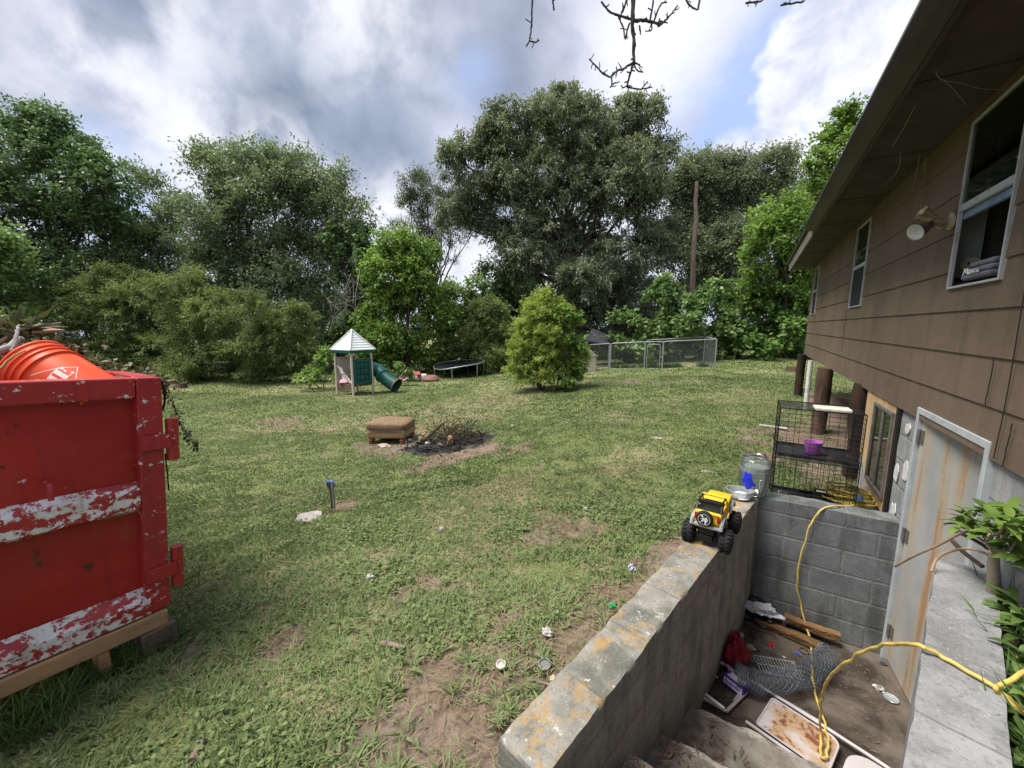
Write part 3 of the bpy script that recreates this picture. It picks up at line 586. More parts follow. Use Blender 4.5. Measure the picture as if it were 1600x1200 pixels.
# ---------------------------------------------------------------- house
XW = 1.08; YF, YN, XB = 11.65, -2.2, 8.6
ZS0 = .985; CR = .2525                      # bottom of the siding, course height
def sidingmat():
    t = NT('brown siding'); c = t.coord('Object'); n = t.noise(c, 1.2, 5, .6); f = t.noise(c, 40, 4, .6); v = t.noise(t.n('Mapping', i_Vector=c, i_Scale=(3, 3, .35)).outputs[0], 2.2, 5, .6)
    k = t.mix(t.ramp(n, .3, .7), (.135, .098, .073), (.178, .131, .098)); k = t.mix(t.math('MULTIPLY', t.ramp(v, .45, .7), .5), k, (.095, .066, .048)); k = t.mix(t.math('MULTIPLY', t.ramp(t.noise(t.n('Mapping', i_Vector=c, i_Scale=(1, .12, 1)).outputs[0], 45, 5, .7), .5, .75), .35), k, (.23, .165, .12))
    sp = t.noise(c, 55, 2, .5); sx = t.n('SeparateXYZ', i_0=c); near = t.ramp(sx.outputs[1], 4.6, 2.6)
    k = t.mix(t.math('MULTIPLY', t.ramp(sp, .70, .74), t.math('MULTIPLY', near, .55)), k, (.42, .37, .33))
    t.col(k); t.rough(.62); t.bump(f, .25, .004); return t.m
SIDING = sidingmat()
WALLDARK = simple('dark nail streak', (.03, .024, .02), .9)
FRAME = simple('aluminium frame', (.42, .44, .46), .45, .0, .12, 20, .1, dirt=(.25, .24, .22), dirt_amt=.4)
FASCIA = simple('grey brown gutter', (.045, .038, .033), .5, 0, .3, 5, .15, stretch=(1, .3, 1)); SOFFIT = simple('brown soffit', (.062, .05, .042), .8, 0, .25, 3, .2, dirt=(.02, .018, .016), dirt_amt=.7)
SHINGLE = simple('roof shingles', (.09, .085, .08), .95, 0, .4, 30, .6, .01); RAWFASCIA = simple('weathered white fascia', (.50, .49, .48), .8, 0, .2, 9, .3, dirt=(.2, .18, .15))
house = thing('house', 'low brown house with lap siding and open eave along the right edge', 'house', (XW, 5, 0))
WINS = [(3.09, 3.745), (6.24, 6.93), (10.45, 11.08)]; WZ0, WZ1, WZM = 1.885, 2.895, 2.385
def build_siding():
    mb = MB(); zt = 3.02
    k = 0; z = ZS0
    while z < zt-.01:
        z1 = min(z+CR, zt)
        segs = [(YN, YF)]
        # openings
        for a, b in WINS:
            if z1 > WZ0 and z < WZ1:
                ns = []
                for s0, s1 in segs:
                    if b <= s0 or a >= s1: ns.append((s0, s1))
                    else:
                        if a > s0: ns.append((s0, a))
                        if b < s1: ns.append((b, s1))
                segs = ns
        zb0, zb1 = z, z1
        cuts = [(s0, s1, zb0, zb1) for s0, s1 in segs]
        for a, b in WINS:       # strips above / below a window inside a partially cut course
            if z < WZ0 < z1: cuts.append((a, b, z, WZ0))
            if z < WZ1 < z1: cuts.append((a, b, WZ1, z1))
        for s0, s1, q0, q1 in cuts:
            t0 = .010*(1-(q0-z)/CR); t1 = .010*(1-(q1-z)/CR)
            b = [(XW-t0, s0, q0), (XW-t0, s1, q0), (XW+.012, s1, q0), (XW+.012, s0, q0)]; tp = [(XW-t1, s0, q1), (XW-t1, s1, q1), (XW+.012, s1, q1), (XW+.012, s0, q1)]
            mb.hexa(b, tp)
        z = z1; k += 1
    mb.build('siding', SIDING, house)
    m = MB()
    for y, z0, z1 in [(2.83, 1.0, 2.5), (2.62, 1.24, 1.99), (3.0, 1.24, 1.49), (2.42, 1.0, 2.6), (7.02, 1.30, 1.86), (2.74, .99, 1.2)]:
        n = 8
        m = MB(); m.tube([(XW-.012-.004*(1-((z0+(z1-z0)*i/n-ZS0) % CR)/CR)-.004, y+rng.normal(0, .003), z0+(z1-z0)*i/n) for i in range(n+1)], .0026, 4); m.build('panel_seam', WALLDARK, house)
build_siding()
m = MB(); m.box((XW+.05+.06, YF-.05, 2.0), (.12, .1, 2.02)); m.box(((XW+XB)/2+.1, YF-.04, 2.0), (XB-XW-.2, .08, 2.02)); m.box((XB, (YF+YN)/2, 2.0), (.1, YF-YN, 2.02)); m.box(((XW+XB)/2, YN+.05, 2.0), (XB-XW-.2, .08, 2.02))
m.build('end_wall', SIDING, house)
m = MB(); m.box(((XW+.06+XB)/2, (YF+YN)/2, 1.09), (XB-XW-.2, YF-YN-.25, .16)); m.build('floor_deck', simple('dark joists', (.06, .045, .035), .9), house)
# soffit, fascia, gutter, roof
m = MB(); m.box(((XW+.62)/2+.02, (YF+YN)/2+.1, 2.985), (XW-.62+.06, YF-YN+.2, .02)); m.build('soffit', SOFFIT, house)
for yy in (-.4, .8, 2.0, 3.2, 4.4, 5.6, 6.8, 8.0, 9.2, 10.4):
    m = MB(); m.box((.86, yy, 2.973), (.42, .006, .004)); m.build('soffit_seam', WALLDARK, house)
m = MB(); m.box((.625, (7.2+YF+.15)/2, 3.03), (.025, YF+.15-7.2, .15)); m.build('fascia', RAWFASCIA, house)
m = MB()
gp = [(.60, 3.05), (.505, 3.05), (.49, 2.99), (.525, 2.93), (.60, 2.915)]
m.hexa([(x, YN, z-.01) for x, z in gp], [(x, 6.9, z) for x, z in gp]); m.build('gutter', FASCIA, house, bevel=.006)
m = MB(); m.box((.613, (YN+7.19)/2, 3.0), (.024, 7.19-YN, .17)); m.build('fascia', FASCIA, house)
m = MB()
sl_ = .36
for s in range(24):
    x0 = .56+s*.17; x1 = x0+.20; z0 = 3.10+(x0-.56)*sl_; z1 = 3.10+(x1-.56)*sl_
    m.hexa([(x0, YN-.1, z0), (x0, YF+.2, z0), (x1, YF+.2, z1), (x1, YN-.1, z1)], [(x0, YN-.1, z0+.014), (x0, YF+.2, z0+.014), (x1, YF+.2, z1+.004), (x1, YN-.1, z1+.004)])
m.build('roof', SHINGLE, house)
m = MB(); xm = .56+24*.17; m.hexa([(xm, YN-.1, 3.06+(xm-.56)*sl_), (xm, YF+.2, 3.06+(xm-.56)*sl_), (XB+.5, YF+.2, 3.0), (XB+.5, YN-.1, 3.0)], [(xm, YN-.1, 3.1+(xm-.56)*sl_), (xm, YF+.2, 3.1+(xm-.56)*sl_), (XB+.5, YF+.2, 3.06), (XB+.5, YN-.1, 3.06)]); m.build('roof', SHINGLE, house)
m = MB()
for yy in (YF+.02, YN-.04): m = MB(); m.hexa([(.62, yy-.02, 3.0), (XB, yy-.02, 3.0), (XB, yy+.02, 3.0), (.62, yy+.02, 3.0)], [(.75, yy-.02, 3.08), (xm, yy-.02, 3.05+(xm-.56)*sl_), (xm, yy+.02, 3.05+(xm-.56)*sl_), (.75, yy+.02, 3.08)]); m.build('gable', SIDING, house)
# glass
def glassmat():
    t = NT('window glass'); t.t.nodes.remove(t.b)
    g = t.n('BsdfGlossy'); g.inputs['Roughness'].default_value = .03; t.set(g.inputs[0], (.8, .85, .82)); tr = t.n('BsdfTransparent'); t.set(tr.inputs[0], (.35, .42, .38))
    f = t.n('Fresnel', i_IOR=1.5); mx = t.n('MixShader'); t.set(mx.inputs[0], t.math('ADD', f.outputs[0], .06, True)); t.t.links.new(tr.outputs[0], mx.inputs[1]); t.t.links.new(g.outputs[0], mx.inputs[2]); t.t.links.new(mx.outputs[0], t.out.inputs[0]); return t.m
GLASS = glassmat()
def screenmat():
    t = NT('insect screen'); t.t.nodes.remove(t.b); d = t.n('BsdfDiffuse'); t.set(d.inputs[0], (.07, .07, .075)); tr = t.n('BsdfTransparent'); mx = t.n('MixShader'); mx.inputs[0].default_value = .6
    t.t.links.new(tr.outputs[0], mx.inputs[1]); t.t.links.new(d.outputs[0], mx.inputs[2]); t.t.links.new(mx.outputs[0], t.out.inputs[0]); return t.m
SCREEN = screenmat(); INNER = simple('grey inner wall', (.33, .35, .38), .9, 0, .1, 3, .1); BLIND = simple('blue blind rail', (.16, .24, .36), .5)
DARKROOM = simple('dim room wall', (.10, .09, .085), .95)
def window(y0, y1, opened, lab):
    f = MB(); t = .014; d = .024; x0 = XW-.022
    f.box((x0+d/2, (y0+y1)/2, WZ0+t/2), (d, y1-y0, t)); f.box((x0+d/2, (y0+y1)/2, WZ1-t/2), (d, y1-y0, t))
    f.box((x0+d/2, y0+t/2, (WZ0+WZ1)/2), (d, t, WZ1-WZ0-2*t)); f.box((x0+d/2, y1-t/2, (WZ0+WZ1)/2), (d, t, WZ1-WZ0-2*t))
    f.box((x0+.013, (y0+y1)/2, WZM), (.022, y1-y0-2*t, .042))
    fr = f.build('window', FRAME, house, bevel=.003); fr['label'] = lab
    g = MB(); g.box((x0+.014, (y0+y1)/2, (WZM+.021+WZ1-t)/2), (.004, y1-y0-2*t, WZ1-t-WZM-.021)); g.build('pane', GLASS, fr)
    if opened:
        b = MB(); b.box((x0+.036, (y0+y1)/2, WZM-.045), (.02, y1-y0-2*t, .045)); b.build('blind_rail', BLIND, fr)
    else:
        g = MB(); g.box((x0+.014, (y0+y1)/2, (WZM-.021+WZ0+t)/2), (.003, y1-y0-2*t, WZM-.021-WZ0-t)); g.build('screen', SCREEN, fr)
    return fr
window(*WINS[0], True, 'near window with its lower sash open')
window(*WINS[1], False, 'middle window with grey screen')
window(*WINS[2], False, 'far window near the house corner')
# room behind the open window
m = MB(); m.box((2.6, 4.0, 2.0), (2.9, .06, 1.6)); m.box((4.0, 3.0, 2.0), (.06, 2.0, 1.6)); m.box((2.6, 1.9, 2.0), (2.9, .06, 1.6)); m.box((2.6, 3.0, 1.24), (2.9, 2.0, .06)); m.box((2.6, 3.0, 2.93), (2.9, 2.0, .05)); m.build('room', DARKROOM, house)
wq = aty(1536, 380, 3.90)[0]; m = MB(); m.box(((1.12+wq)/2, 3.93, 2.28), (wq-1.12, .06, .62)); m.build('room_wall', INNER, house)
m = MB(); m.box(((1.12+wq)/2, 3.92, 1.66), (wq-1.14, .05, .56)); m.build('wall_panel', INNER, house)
oq = aty(1517, 414, 3.885); m = MB(); m.lathe([(0, -.012), (.045, -.012), (.05, -.004), (.05, .004), (0, .006)], 20, Matrix.Translation(Vector(oq))@Matrix.Rotation(R(90), 4, 'X'))
oo = m.build('outlet', simple('cream plastic', (.55, .52, .40), .5), house); m = MB()
for a in range(3): m.box((oq[0]+.018*math.cos(a*2.1+.5), oq[1]-.014, oq[2]+.018*math.sin(a*2.1+.5)), (.008, .004, .014))
m.build('socket_slot', WALLDARK, oo)
# folded shirt on the inside sill
cl = MB()
cp = np.array(aty(1560, 418, 3.3))
sq = aty(1551, 432, 3.34); SX, SY, SZ = sq[0]+.06, 3.36, max(sq[2]-.005, 1.86)
for i in range(3): cl.box((SX, SY, SZ+.035*i+.017), (.26-.02*i, .34-.03*i, .032))
sh = cl.build('folded_shirt', simple('slate grey cloth', (.14, .145, .18), .95, 0, .25, 14, .4), origin=(SX, SY, SZ), bevel=.013, seg=3, smooth=True); tag(sh, 'folded grey shirt with white script lying inside the open window', 'shirt')
m = MB()
def script(mb, o, ex, ey, strokes, r=.0035):
    for s in strokes: mb.tube([np.array(o)+np.array(ex)*a+np.array(ey)*b for a, b in s], r, 5)
wr = [[(0,0),(.1,1),(.2,.2),(.3,1),(.36,0)], [(.42,.3),(.5,.45),(.46,.6),(.4,.3),(.48,0),(.56,.2)], [(.58,0),(.62,.55),(.68,.5)], [(.72,0),(.74,.5)], [(.92,.5),(.82,.5),(.8,.1),(.92,.1)], [(1.1,.5),(.98,.4),(1.0,.05),(1.1,.2),(1.12,0)]]
script(m, (SX-.138, SY+.11, SZ+.03), (0, -.17, 0), (0, 0, .035), wr, .003); m.build('lettering', simple('white print', (.75, .75, .75), .8), sh)

# foundation
FND = blockmat('foundation block', (.24, .245, .255), (.34, .345, .35), (.20, .20, .19), (.42, .41, .39), .6)
PLY = simple('weathered plywood', (.50, .34, .18), .85, 0, .25, 6, .3, stretch=(1, 1, .4), dirt=(.30, .25, .2), dirt_amt=.5)
def wall_local(name, L, T, H, loc, ang, mat, label=None, cat=None, parent=None, group=None, seed=0, step=.07, amp=.006, edge=.004):
    V, F = rbox(L, T, H, step, amp, seed, edge); me = bpy.data.meshes.new(name); me.from_pydata(V, [], F); o = bpy.data.objects.new(name, me); COL.objects.link(o)
    me.materials.append(mat)
    for p in me.polygons: p.use_smooth = True
    me.set_sharp_from_angle(angle=R(50))
    if parent is not None: o.parent = parent; o.location = wm(parent).inverted()@Vector(loc)
    else: o.location = loc
    o.rotation_euler = (0, 0, ang)
    if label: tag(o, label, cat, group)
    return o
Y_D0, Y_D1 = 2.905, 3.945
wall_local('foundation', 5.5-Y_D1, .2, 2.0, (XW+.215, Y_D1, -1.02), R(90), FND, parent=house, seed=3)
wall_local('foundation', Y_D0-YN, .2, 2.0, (XW+.215, YN, -1.02), R(90), FND, parent=house, seed=4)
m = MB(); m.box((XW+1.5, 5.42, 0), (2.6, .16, 1.95)); m.build('foundation', FND, house)
# plywood panel with narrow sliding window
m = MB()
def yz(px, py): p = atx(px, py, XW); return p[1], p[2]
py0, py1, pz0, pz1 = 4.41, 5.47, .04, .985; by0, by1, bz0, bz1 = 4.48, 5.08, .14, .915
xo = XW+.003
def slab(mb, y0, y1, z0, z1, x0=None, th=.012): mb.box(((x0 if x0 is not None else xo)+th/2, (y0+y1)/2, (z0+z1)/2), (th, y1-y0, z1-z0))
slab(m, by1, py1, .30, pz1); slab(m, py0, by0, pz0, pz1); slab(m, by0, by1, bz1, pz1)
m.hexa([(xo, by0, pz0-.02), (xo, by1, pz0+.02), (xo+.012, by1, pz0+.02), (xo+.012, by0, pz0-.02)], [(xo, by0, bz0), (xo, by1, bz0), (xo+.012, by1, bz0), (xo+.012, by0, bz0)])
m.hexa([(xo, by1, pz0+.02), (xo, by1+.05, pz0+.08), (xo+.012, by1+.05, pz0+.08), (xo+.012, by1, pz0+.02)], [(xo, by1, .3), (xo, py1-.06, .3), (xo+.012, py1-.06, .3), (xo+.012, by1, .3)])
m.build('plywood_panel', PLY, house)
f = MB(); t = .03
for (y0, y1, z0, z1) in [(by0, by1, bz0, bz0+t), (by0, by1, bz1-t, bz1), (by0, by0+t, bz0+t, bz1-t), (by1-t, by1, bz0+t, bz1-t)]: slab(f, y0, y1, z0, z1, XW-.018, .03)
slab(f, by0+.28, by0+.32, bz0+t, bz1-t, XW-.012, .024)
bw = f.build('basement_window', simple('dull bronze frame', (.14, .13, .125), .5), house, bevel=.003)
g = MB(); slab(g, by0+.02, by1-.02, bz0+.02, bz1-.02, XW-.001, .003); g.build('pane', GLASS, bw)
m = MB(); slab(m, 4.35, 4.41, -.02, .985, XW-.012, .02); m.build('dark_batten', simple('black batten', (.02, .018, .016), .8), house)
# pale patches where paint has flaked from the blocks: irregular plates of loose render
m = MB()
for (yc, zc, w_, h_) in [(4.17, .86, .07, .05), (4.27, .46, .07, .12), (4.22, .15, .09, .09), (4.08, .52, .07, .10), (2.72, .60, .18, .03), (2.62, .70, .05, .05)]:
    m = MB(); n = 9; pts = [(xo+.008, yc+w_*math.cos(a*6.283/n)*rng.uniform(.5, 1.1), zc+h_*math.sin(a*6.283/n)*rng.uniform(.5, 1.1)) for a in range(n)]
    m.hexa(pts, [(p[0]-.006, p[1], p[2]) for p in pts])
    m.build('render_patch', simple('white flaking render', (.60, .59, .57), .9, 0, .15, 20), house)
# basement door
def rustdoor():
    t = NT('rusty steel door'); c = t.coord('Object'); st = t.n('Mapping', i_Vector=c, i_Scale=(9, 9, .55)).outputs[0]
    a = t.noise(st, 1.0, 5, .6, .2); b = t.noise(c, 3, 4); fine = t.noise(c, 60, 3)
    k = t.mix(t.ramp(b, .3, .7), (.31, .315, .31), (.41, .41, .395)); k = t.mix(t.math('MULTIPLY', t.ramp(t.math('ADD', t.math('MULTIPLY', a, .8), t.math('MULTIPLY', b, .2)), .44, .60), .75), k, (.42, .32, .19))
    k = t.mix(t.math('MULTIPLY', t.ramp(t.math('ADD', t.math('MULTIPLY', a, .85), t.math('MULTIPLY', fine, .15)), .55, .63), .7), k, (.33, .17, .065))
    t.col(k); t.rough(.6); t.bump(a, .1, .003); return t.m
dr = MB(); DL = Y_D1-.045
dm = Matrix.Translation(Vector((XW+.012, DL, 0)))@Matrix.Rotation(R(4.5), 4, 'Z'); dr.M = dm
dr.box((0.02, -.44, .02), (.04, .88, 1.94)); door = dr.build('door', rustdoor(), house, bevel=.004); door['label'] = 'pale steel basement door streaked with rust'
for z in (.86, .1, -.7):
    m = MB(); m.M = dm; m.tube([(-.012, -.005, z-.05), (-.012, -.005, z+.05)], .011, 8); m.box((-.003, -.035, z), (.006, .05, .1))
    m.build('hinge', simple('dull hinge steel', (.22, .2, .19), .5, .6), door)
m = MB(); DF = simple('pale door frame', (.42, .45, .47), .6, 0, .12, 8, .1, dirt=(.3, .25, .2), dirt_amt=.4)
m.box((XW+.03, Y_D1-.02, .03), (.09, .04, 2.0)); m.box((XW+.03, Y_D0+.02, .03), (.09, .04, 2.0)); m.box((XW+.03, (Y_D0+Y_D1)/2, 1.045), (.09, Y_D1-Y_D0, .045)); m.build('door_frame', DF, house, bevel=.004)
m = MB(); m.box((XW+.5, 4.85, .3), (.05, .9, 1.5)); m.box((XW+.3, 5.2, .3), (.4, .03, 1.5)); m.box((XW+.3, 4.3, .3), (.4, .03, 1.5)); m.build('basement_lining', DARKROOM, house)
m = MB(); m.box((XW+.9, 3.0, 0), (1.4, .05, 2.0)); m.box((XW+.9, 3.85, 0), (1.4, .05, 2.0)); m.box((XW+1.6, 3.4, 0), (.05, 1.2, 2.0)); m.box((XW+.9, 3.4, -1.0), (1.4, 1.2, .05)); m.build('basement_lining', DARKROOM, house)
# piers under the far part of the house
POST = barkmat('creosoted post', (.012, .009, .007), (.05, .028, .018), 5); POSTB = barkmat('weathered post', (.03, .022, .017), (.13, .075, .045), 5)
for (y, r, mt, x, lean) in [(5.78, .095, POST, 1.10, .02), (7.75, .105, POSTB, 1.0, 0), (11.2, .085, POST, 1.0, 0), (7.2, .12, POST, 2.8, 0), (11.2, .12, POST, 3.2, 0)]:
    g0 = G(x, y); m = MB(); m.tube([(x+lean*(1-i/6)+rng.normal(0, .006), y+rng.normal(0, .006), g0-.1+(1.02-g0+.08)*i/6) for i in range(7)], [r*rng.uniform(.94, 1.06) for _ in range(7)], 14); m.build('pier', mt, house, smooth=True)
m = MB(); m.tube([(.97, 9.3, G(.97, 9.3)-.05), (.97, 9.3, 1.0)], .04, 10); m.build('downpipe', simple('white pipe', (.6, .6, .58), .5), house)

# ---------------------------------------------------------------- flood light
lampb = atx(1488, 345, XW-.018); fl = thing('floodlight', 'twin brass coloured floodlight with a white lamp beside the open window', 'floodlight', lampb)
BR = simple('dull brass', (.46, .40, .27), .45, .5, .25, 25, .1); BRD = simple('brown lamp shell', (.15, .10, .085), .4, .3)
m = MB(); Mx = Matrix.Translation(Vector(lampb))@Matrix.Rotation(R(-90), 4, 'Y'); m.lathe([(0, 0), (.058, 0), (.056, .012), (.04, .022), (0, .026)], 20, Mx); m.build('wall_plate', BR, fl, smooth=True)
pA = np.array(lampb)+np.array([-.02, .0, 0]); pB = aty(1447, 352, lampb[1]+.17); pB = np.array([lampb[0]-.105, lampb[1]-.03, lampb[2]-.012])
m = MB(); m.tube([pA, pA*.5+pB*.5+np.array([0, 0, .006]), pB], [.018, .024, .026], 12); m.tube([pA+np.array([0, 0, -.03]), pA*.6+pB*.4+np.array([0, 0, -.035]), pA*.4+pB*.6+np.array([0, 0, -.02])], .011, 8); m.build('arm', BR, fl, smooth=True)
dirL = nrm(np.array([-.62, -.47, -.38])); q = Vector(dirL).to_track_quat('Z', 'Y').to_matrix().to_4x4()
m = MB(); m.lathe([(.0, -.02), (.022, -.02), (.026, .03), (.046, .09), (.056, .125), (.058, .13), (.054, .128), (.044, .09)], 24, Matrix.Translation(Vector(pB))@q); hd = m.build('lamp_head', BRD, fl, smooth=True)
m = MB(); m.lathe([(.0, .115), (.02, .118), (.04, .124), (.053, .124)], 24, Matrix.Translation(Vector(pB))@q); m.build('lamp_glass', simple('frosted lamp glass', (.48, .5, .49), .3), hd, smooth=True)
pC = pA*.55+pB*.45+np.array([-.02, .03, .03]); q2 = Vector((-.62, -.15, .40)).to_track_quat('Z', 'Y').to_matrix().to_4x4()
m = MB(); m.lathe([(0, -.03), (.02, -.03), (.024, .03), (.042, .09), (.044, .095), (.04, .09), (.02, .04), (0, .04)], 20, Matrix.Translation(Vector(pC))@q2); m.build('lamp_head', BR, fl, smooth=True)

# ---------------------------------------------------------------- pit: walls, steps, slab
PW = blockmat('blue grey painted block', (.138, .150, .160), (.205, .218, .226), (.205, .212, .215), (.06, .062, .058), .75, None, 0, .405, .203, .5, .012)
LW = blockmat('mossy block wall', (.20, .197, .175), (.31, .30, .27), (.14, .145, .125), (.09, .092, .074), .75, (.36, .22, .065), .85, .405, .203, .5, .008)
RW = blockmat('pale weathered block wall', (.21, .215, .22), (.30, .305, .31), (.15, .15, .15), (.15, .15, .145), .65, None, 0, .405, .203, .45, .006)
ZT = .155; ZFL = -.97
cw = wall_local('retaining_wall', 1.02+.10, .2, ZT-ZFL, (XW-1.12, 3.955, ZFL), 0, PW, 'blue grey painted block wall crossing below the wire crates', 'wall', seed=1, step=.05, edge=.005)
dv = np.array([.19-(-.44), 3.95-1.12]); Ld = np.hypot(*dv); la = math.atan2(dv[1], dv[0])
# local y points left of travel; inner face carries y=0
inner0 = np.array([-.445, 1.165]); ang_l = math.atan2(3.95-1.165, .155-(-.445))
lw = wall_local('retaining_wall', 3.005, .215, ZT-ZFL, (inner0[0]-.175*math.cos(ang_l), inner0[1]-.175*math.sin(ang_l), ZFL), ang_l, LW, 'rust stained block wall carrying the yellow toy truck', 'wall', seed=2, step=.026, edge=.006, amp=.004)
rdv = np.array([.916-.443, 2.796-1.34]); ang_r = math.atan2(rdv[1], rdv[0]); Lr = np.hypot(*rdv)+.95
rs = np.array([.916, 2.796])-nrm(rdv)*Lr
rw = wall_local('retaining_wall', Lr, .195, .45-ZFL, (rs[0]+math.sin(ang_r)*.195, rs[1]-math.cos(ang_r)*.195, ZFL), ang_r, RW, 'pale grey block wall below the floodlit house wall with weeds behind', 'wall', seed=5, step=.05, edge=.006)
def stepmat():
    t = NT('worn concrete step'); c = t.coord('Object'); n = t.noise(c, 9, 7, .65); f = t.noise(c, 45, 5, .65); big = t.noise(c, 3, 5, .6); y = t.n('SeparateXYZ', i_0=c).outputs[1]
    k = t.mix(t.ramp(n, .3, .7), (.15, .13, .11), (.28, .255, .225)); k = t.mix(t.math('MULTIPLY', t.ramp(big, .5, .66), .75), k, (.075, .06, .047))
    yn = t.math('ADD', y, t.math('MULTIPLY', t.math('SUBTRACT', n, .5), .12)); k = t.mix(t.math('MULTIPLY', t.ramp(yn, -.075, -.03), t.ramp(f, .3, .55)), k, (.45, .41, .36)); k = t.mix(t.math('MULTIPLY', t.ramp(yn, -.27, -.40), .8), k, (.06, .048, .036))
    t.col(k); t.rough(.9); t.bump(t.math('ADD', t.math('MULTIPLY', n, .7), t.math('MULTIPLY', f, .4)), .9, .02); return t.m
STEP = stepmat()
steps = thing('concrete_steps', 'worn concrete steps leading down into the pit', 'steps', (.1, 1.9, ZFL))
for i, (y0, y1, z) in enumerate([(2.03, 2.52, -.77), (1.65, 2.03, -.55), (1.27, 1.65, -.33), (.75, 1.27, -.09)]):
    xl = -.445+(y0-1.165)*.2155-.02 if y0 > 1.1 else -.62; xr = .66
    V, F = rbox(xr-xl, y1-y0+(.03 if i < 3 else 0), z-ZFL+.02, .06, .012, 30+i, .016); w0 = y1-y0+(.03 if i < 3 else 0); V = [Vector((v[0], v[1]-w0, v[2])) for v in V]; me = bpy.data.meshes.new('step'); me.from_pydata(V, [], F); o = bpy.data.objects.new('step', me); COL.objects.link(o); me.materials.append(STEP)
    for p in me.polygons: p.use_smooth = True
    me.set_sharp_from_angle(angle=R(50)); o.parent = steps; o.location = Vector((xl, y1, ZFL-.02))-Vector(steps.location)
def slabmat():
    t = NT('dirty wet slab'); c = t.coord('Object'); n = t.noise(c, 2.1, 6, .6, .3); f = t.noise(c, 30, 5, .65)
    k = t.mix(t.ramp(n, .38, .62), (.04, .032, .026), (.13, .105, .085)); k = t.mix(t.math('MULTIPLY', t.ramp(f, .55, .75), .5), k, (.25, .2, .16)); t.col(k); t.set(t.b.inputs['Roughness'], t.ramp(n, .3, .7)); t.rough(.7); t.bump(f, .4, .01); return t.m
m = MB()
n = 40; vs = []; fs = []
for j in range(n+1):
    for i in range(n+1):
        x = -.62+(1.9+.62)*i/n; y = .9+(4.2-.9)*j/n; vs.append((x, y, ZFL+mnoise.noise(Vector((x*4, y*4, 0)))*.008))
fs = [(j*(n+1)+i, j*(n+1)+i+1, (j+1)*(n+1)+i+1, (j+1)*(n+1)+i) for j in range(n) for i in range(n)]
m.add(vs, fs); sb = m.build('pavement', slabmat(), smooth=True); tag(sb, 'dirty concrete slab at the bottom of the stairwell', 'pavement', kind='structure')
m = MB(); m.box((-.62, 2.5, -.6), (.04, 3.6, .6)); 
# ---------------------------------------------------------------- dumpster
def paintmat(name, chip, rust, base=(.36, .02, .024)):
    t = NT(name); c = t.coord('Object'); n = t.noise(c, 1.8, 4, .6); big = t.noise(t.n('Mapping', i_Vector=c, i_Scale=(1, .55, 1.5)).outputs[0], 9, 9, .72, .3); fine = t.noise(c, 30, 6, .72, .15); run = t.noise(t.n('Mapping', i_Vector=c, i_Scale=(14, 14, .8)).outputs[0], 1.3, 5, .6); f2 = t.noise(t.n('Mapping', i_Vector=c, i_Location=(3, 1, 7)).outputs[0], 9, 6, .65)
    k = t.mix(t.ramp(n, .3, .7), tuple(x*.8 for x in base), tuple(min(1, x*1.15) for x in base))
    cm = t.math('MAXIMUM', t.ramp(t.math('ADD', t.math('MULTIPLY', big, .6), t.math('MULTIPLY', fine, .4)), .62-chip, .632-chip), t.math('MULTIPLY', t.ramp(fine, .715-chip*.3, .725-chip*.3), 1))
    k = t.mix(cm, k, t.mix(t.ramp(f2, .4, .6), (.55, .55, .53), (.70, .70, .72)))
    rm = t.math('MAXIMUM', t.ramp(f2, .70-rust, .73-rust), t.ramp(t.noise(t.n('Mapping', i_Vector=c, i_Location=(9, 2, 4), i_Scale=(1, 1, .6)).outputs[0], 16, 5, .7), .74-rust*1.4, .77-rust*1.4)); k = t.mix(t.math('MULTIPLY', rm, .9), k, (.06, .028, .015))
    k = t.mix(t.math('MULTIPLY', t.ramp(run, .52, .72), .35), k, (.13, .02, .016)); k = t.mix(t.math('MULTIPLY', t.ramp(t.noise(c, 4.5, 6, .65), .55, .75), .25), k, (.30, .12, .09))
    t.col(k); t.rough(.42); t.b.inputs['Specular IOR Level'].default_value = .4; t.bump(t.math('SUBTRACT', t.math('MULTIPLY', t.noise(c, 3.2, 3), 3.0), t.math('MULTIPLY', cm, .5)), .35, .006); return t.m
RED_P = paintmat('red paint panel', -.015, .055, (.37, .02, .018)); RED_R = paintmat('red paint chipped rail', .05, .0, (.37, .03, .032)); RED_B = paintmat('red paint badly chipped rail', .125, .0, (.37, .03, .032))
XD = -2.89
dtl, dtr, dbr, dbl = atx(0, 597, XD), atx(250, 590, XD), atx(267, 945, XD), atx(0, 1050, XD)
exu = -nrm(ray(1231, 562)*np.array([0, 1, 1])); exu = exu/np.linalg.norm(exu)
n_in = np.array([-1., 0, 0]); upv = np.cross(exu, n_in); upv = upv if upv[2] > 0 else -upv
DM = Matrix(((exu[0], n_in[0], upv[0], dbr[0]), (exu[1], n_in[1], upv[1], dbr[1]), (exu[2], n_in[2], upv[2], dbr[2]), (0, 0, 0, 1)))
def dl(px, py): p = atx(px, py, XD)-dbr; return float(p@exu), float(p@upv)
Hh = (dl(250, 590)[1]+dl(60, 595)[1])/2; WD = 1.6
gd = G(-2.9, .5)
dump = thing('dumpster', 'big red steel dumpster with chipped paint and debris heaped on top', 'dumpster', (XD, .4, gd))
u_st = dl(215, 650)[0]; u_out = dl(247, 600)[0]
z_ti = dl(150, 626)[1]; zr1 = dl(220, 757)[1]; zr0 = dl(222, 794)[1]; zb1 = dl(225, 927)[1]
E0 = 0.0
def dbox(mb, u0, u1, y0, y1, z0, z1): mb.box(((u0+u1)/2, (y0+y1)/2, (z0+z1)/2), (u1-u0, y1-y0, z1-z0))
m = MB(); m.M = DM; n = 44; vs = []
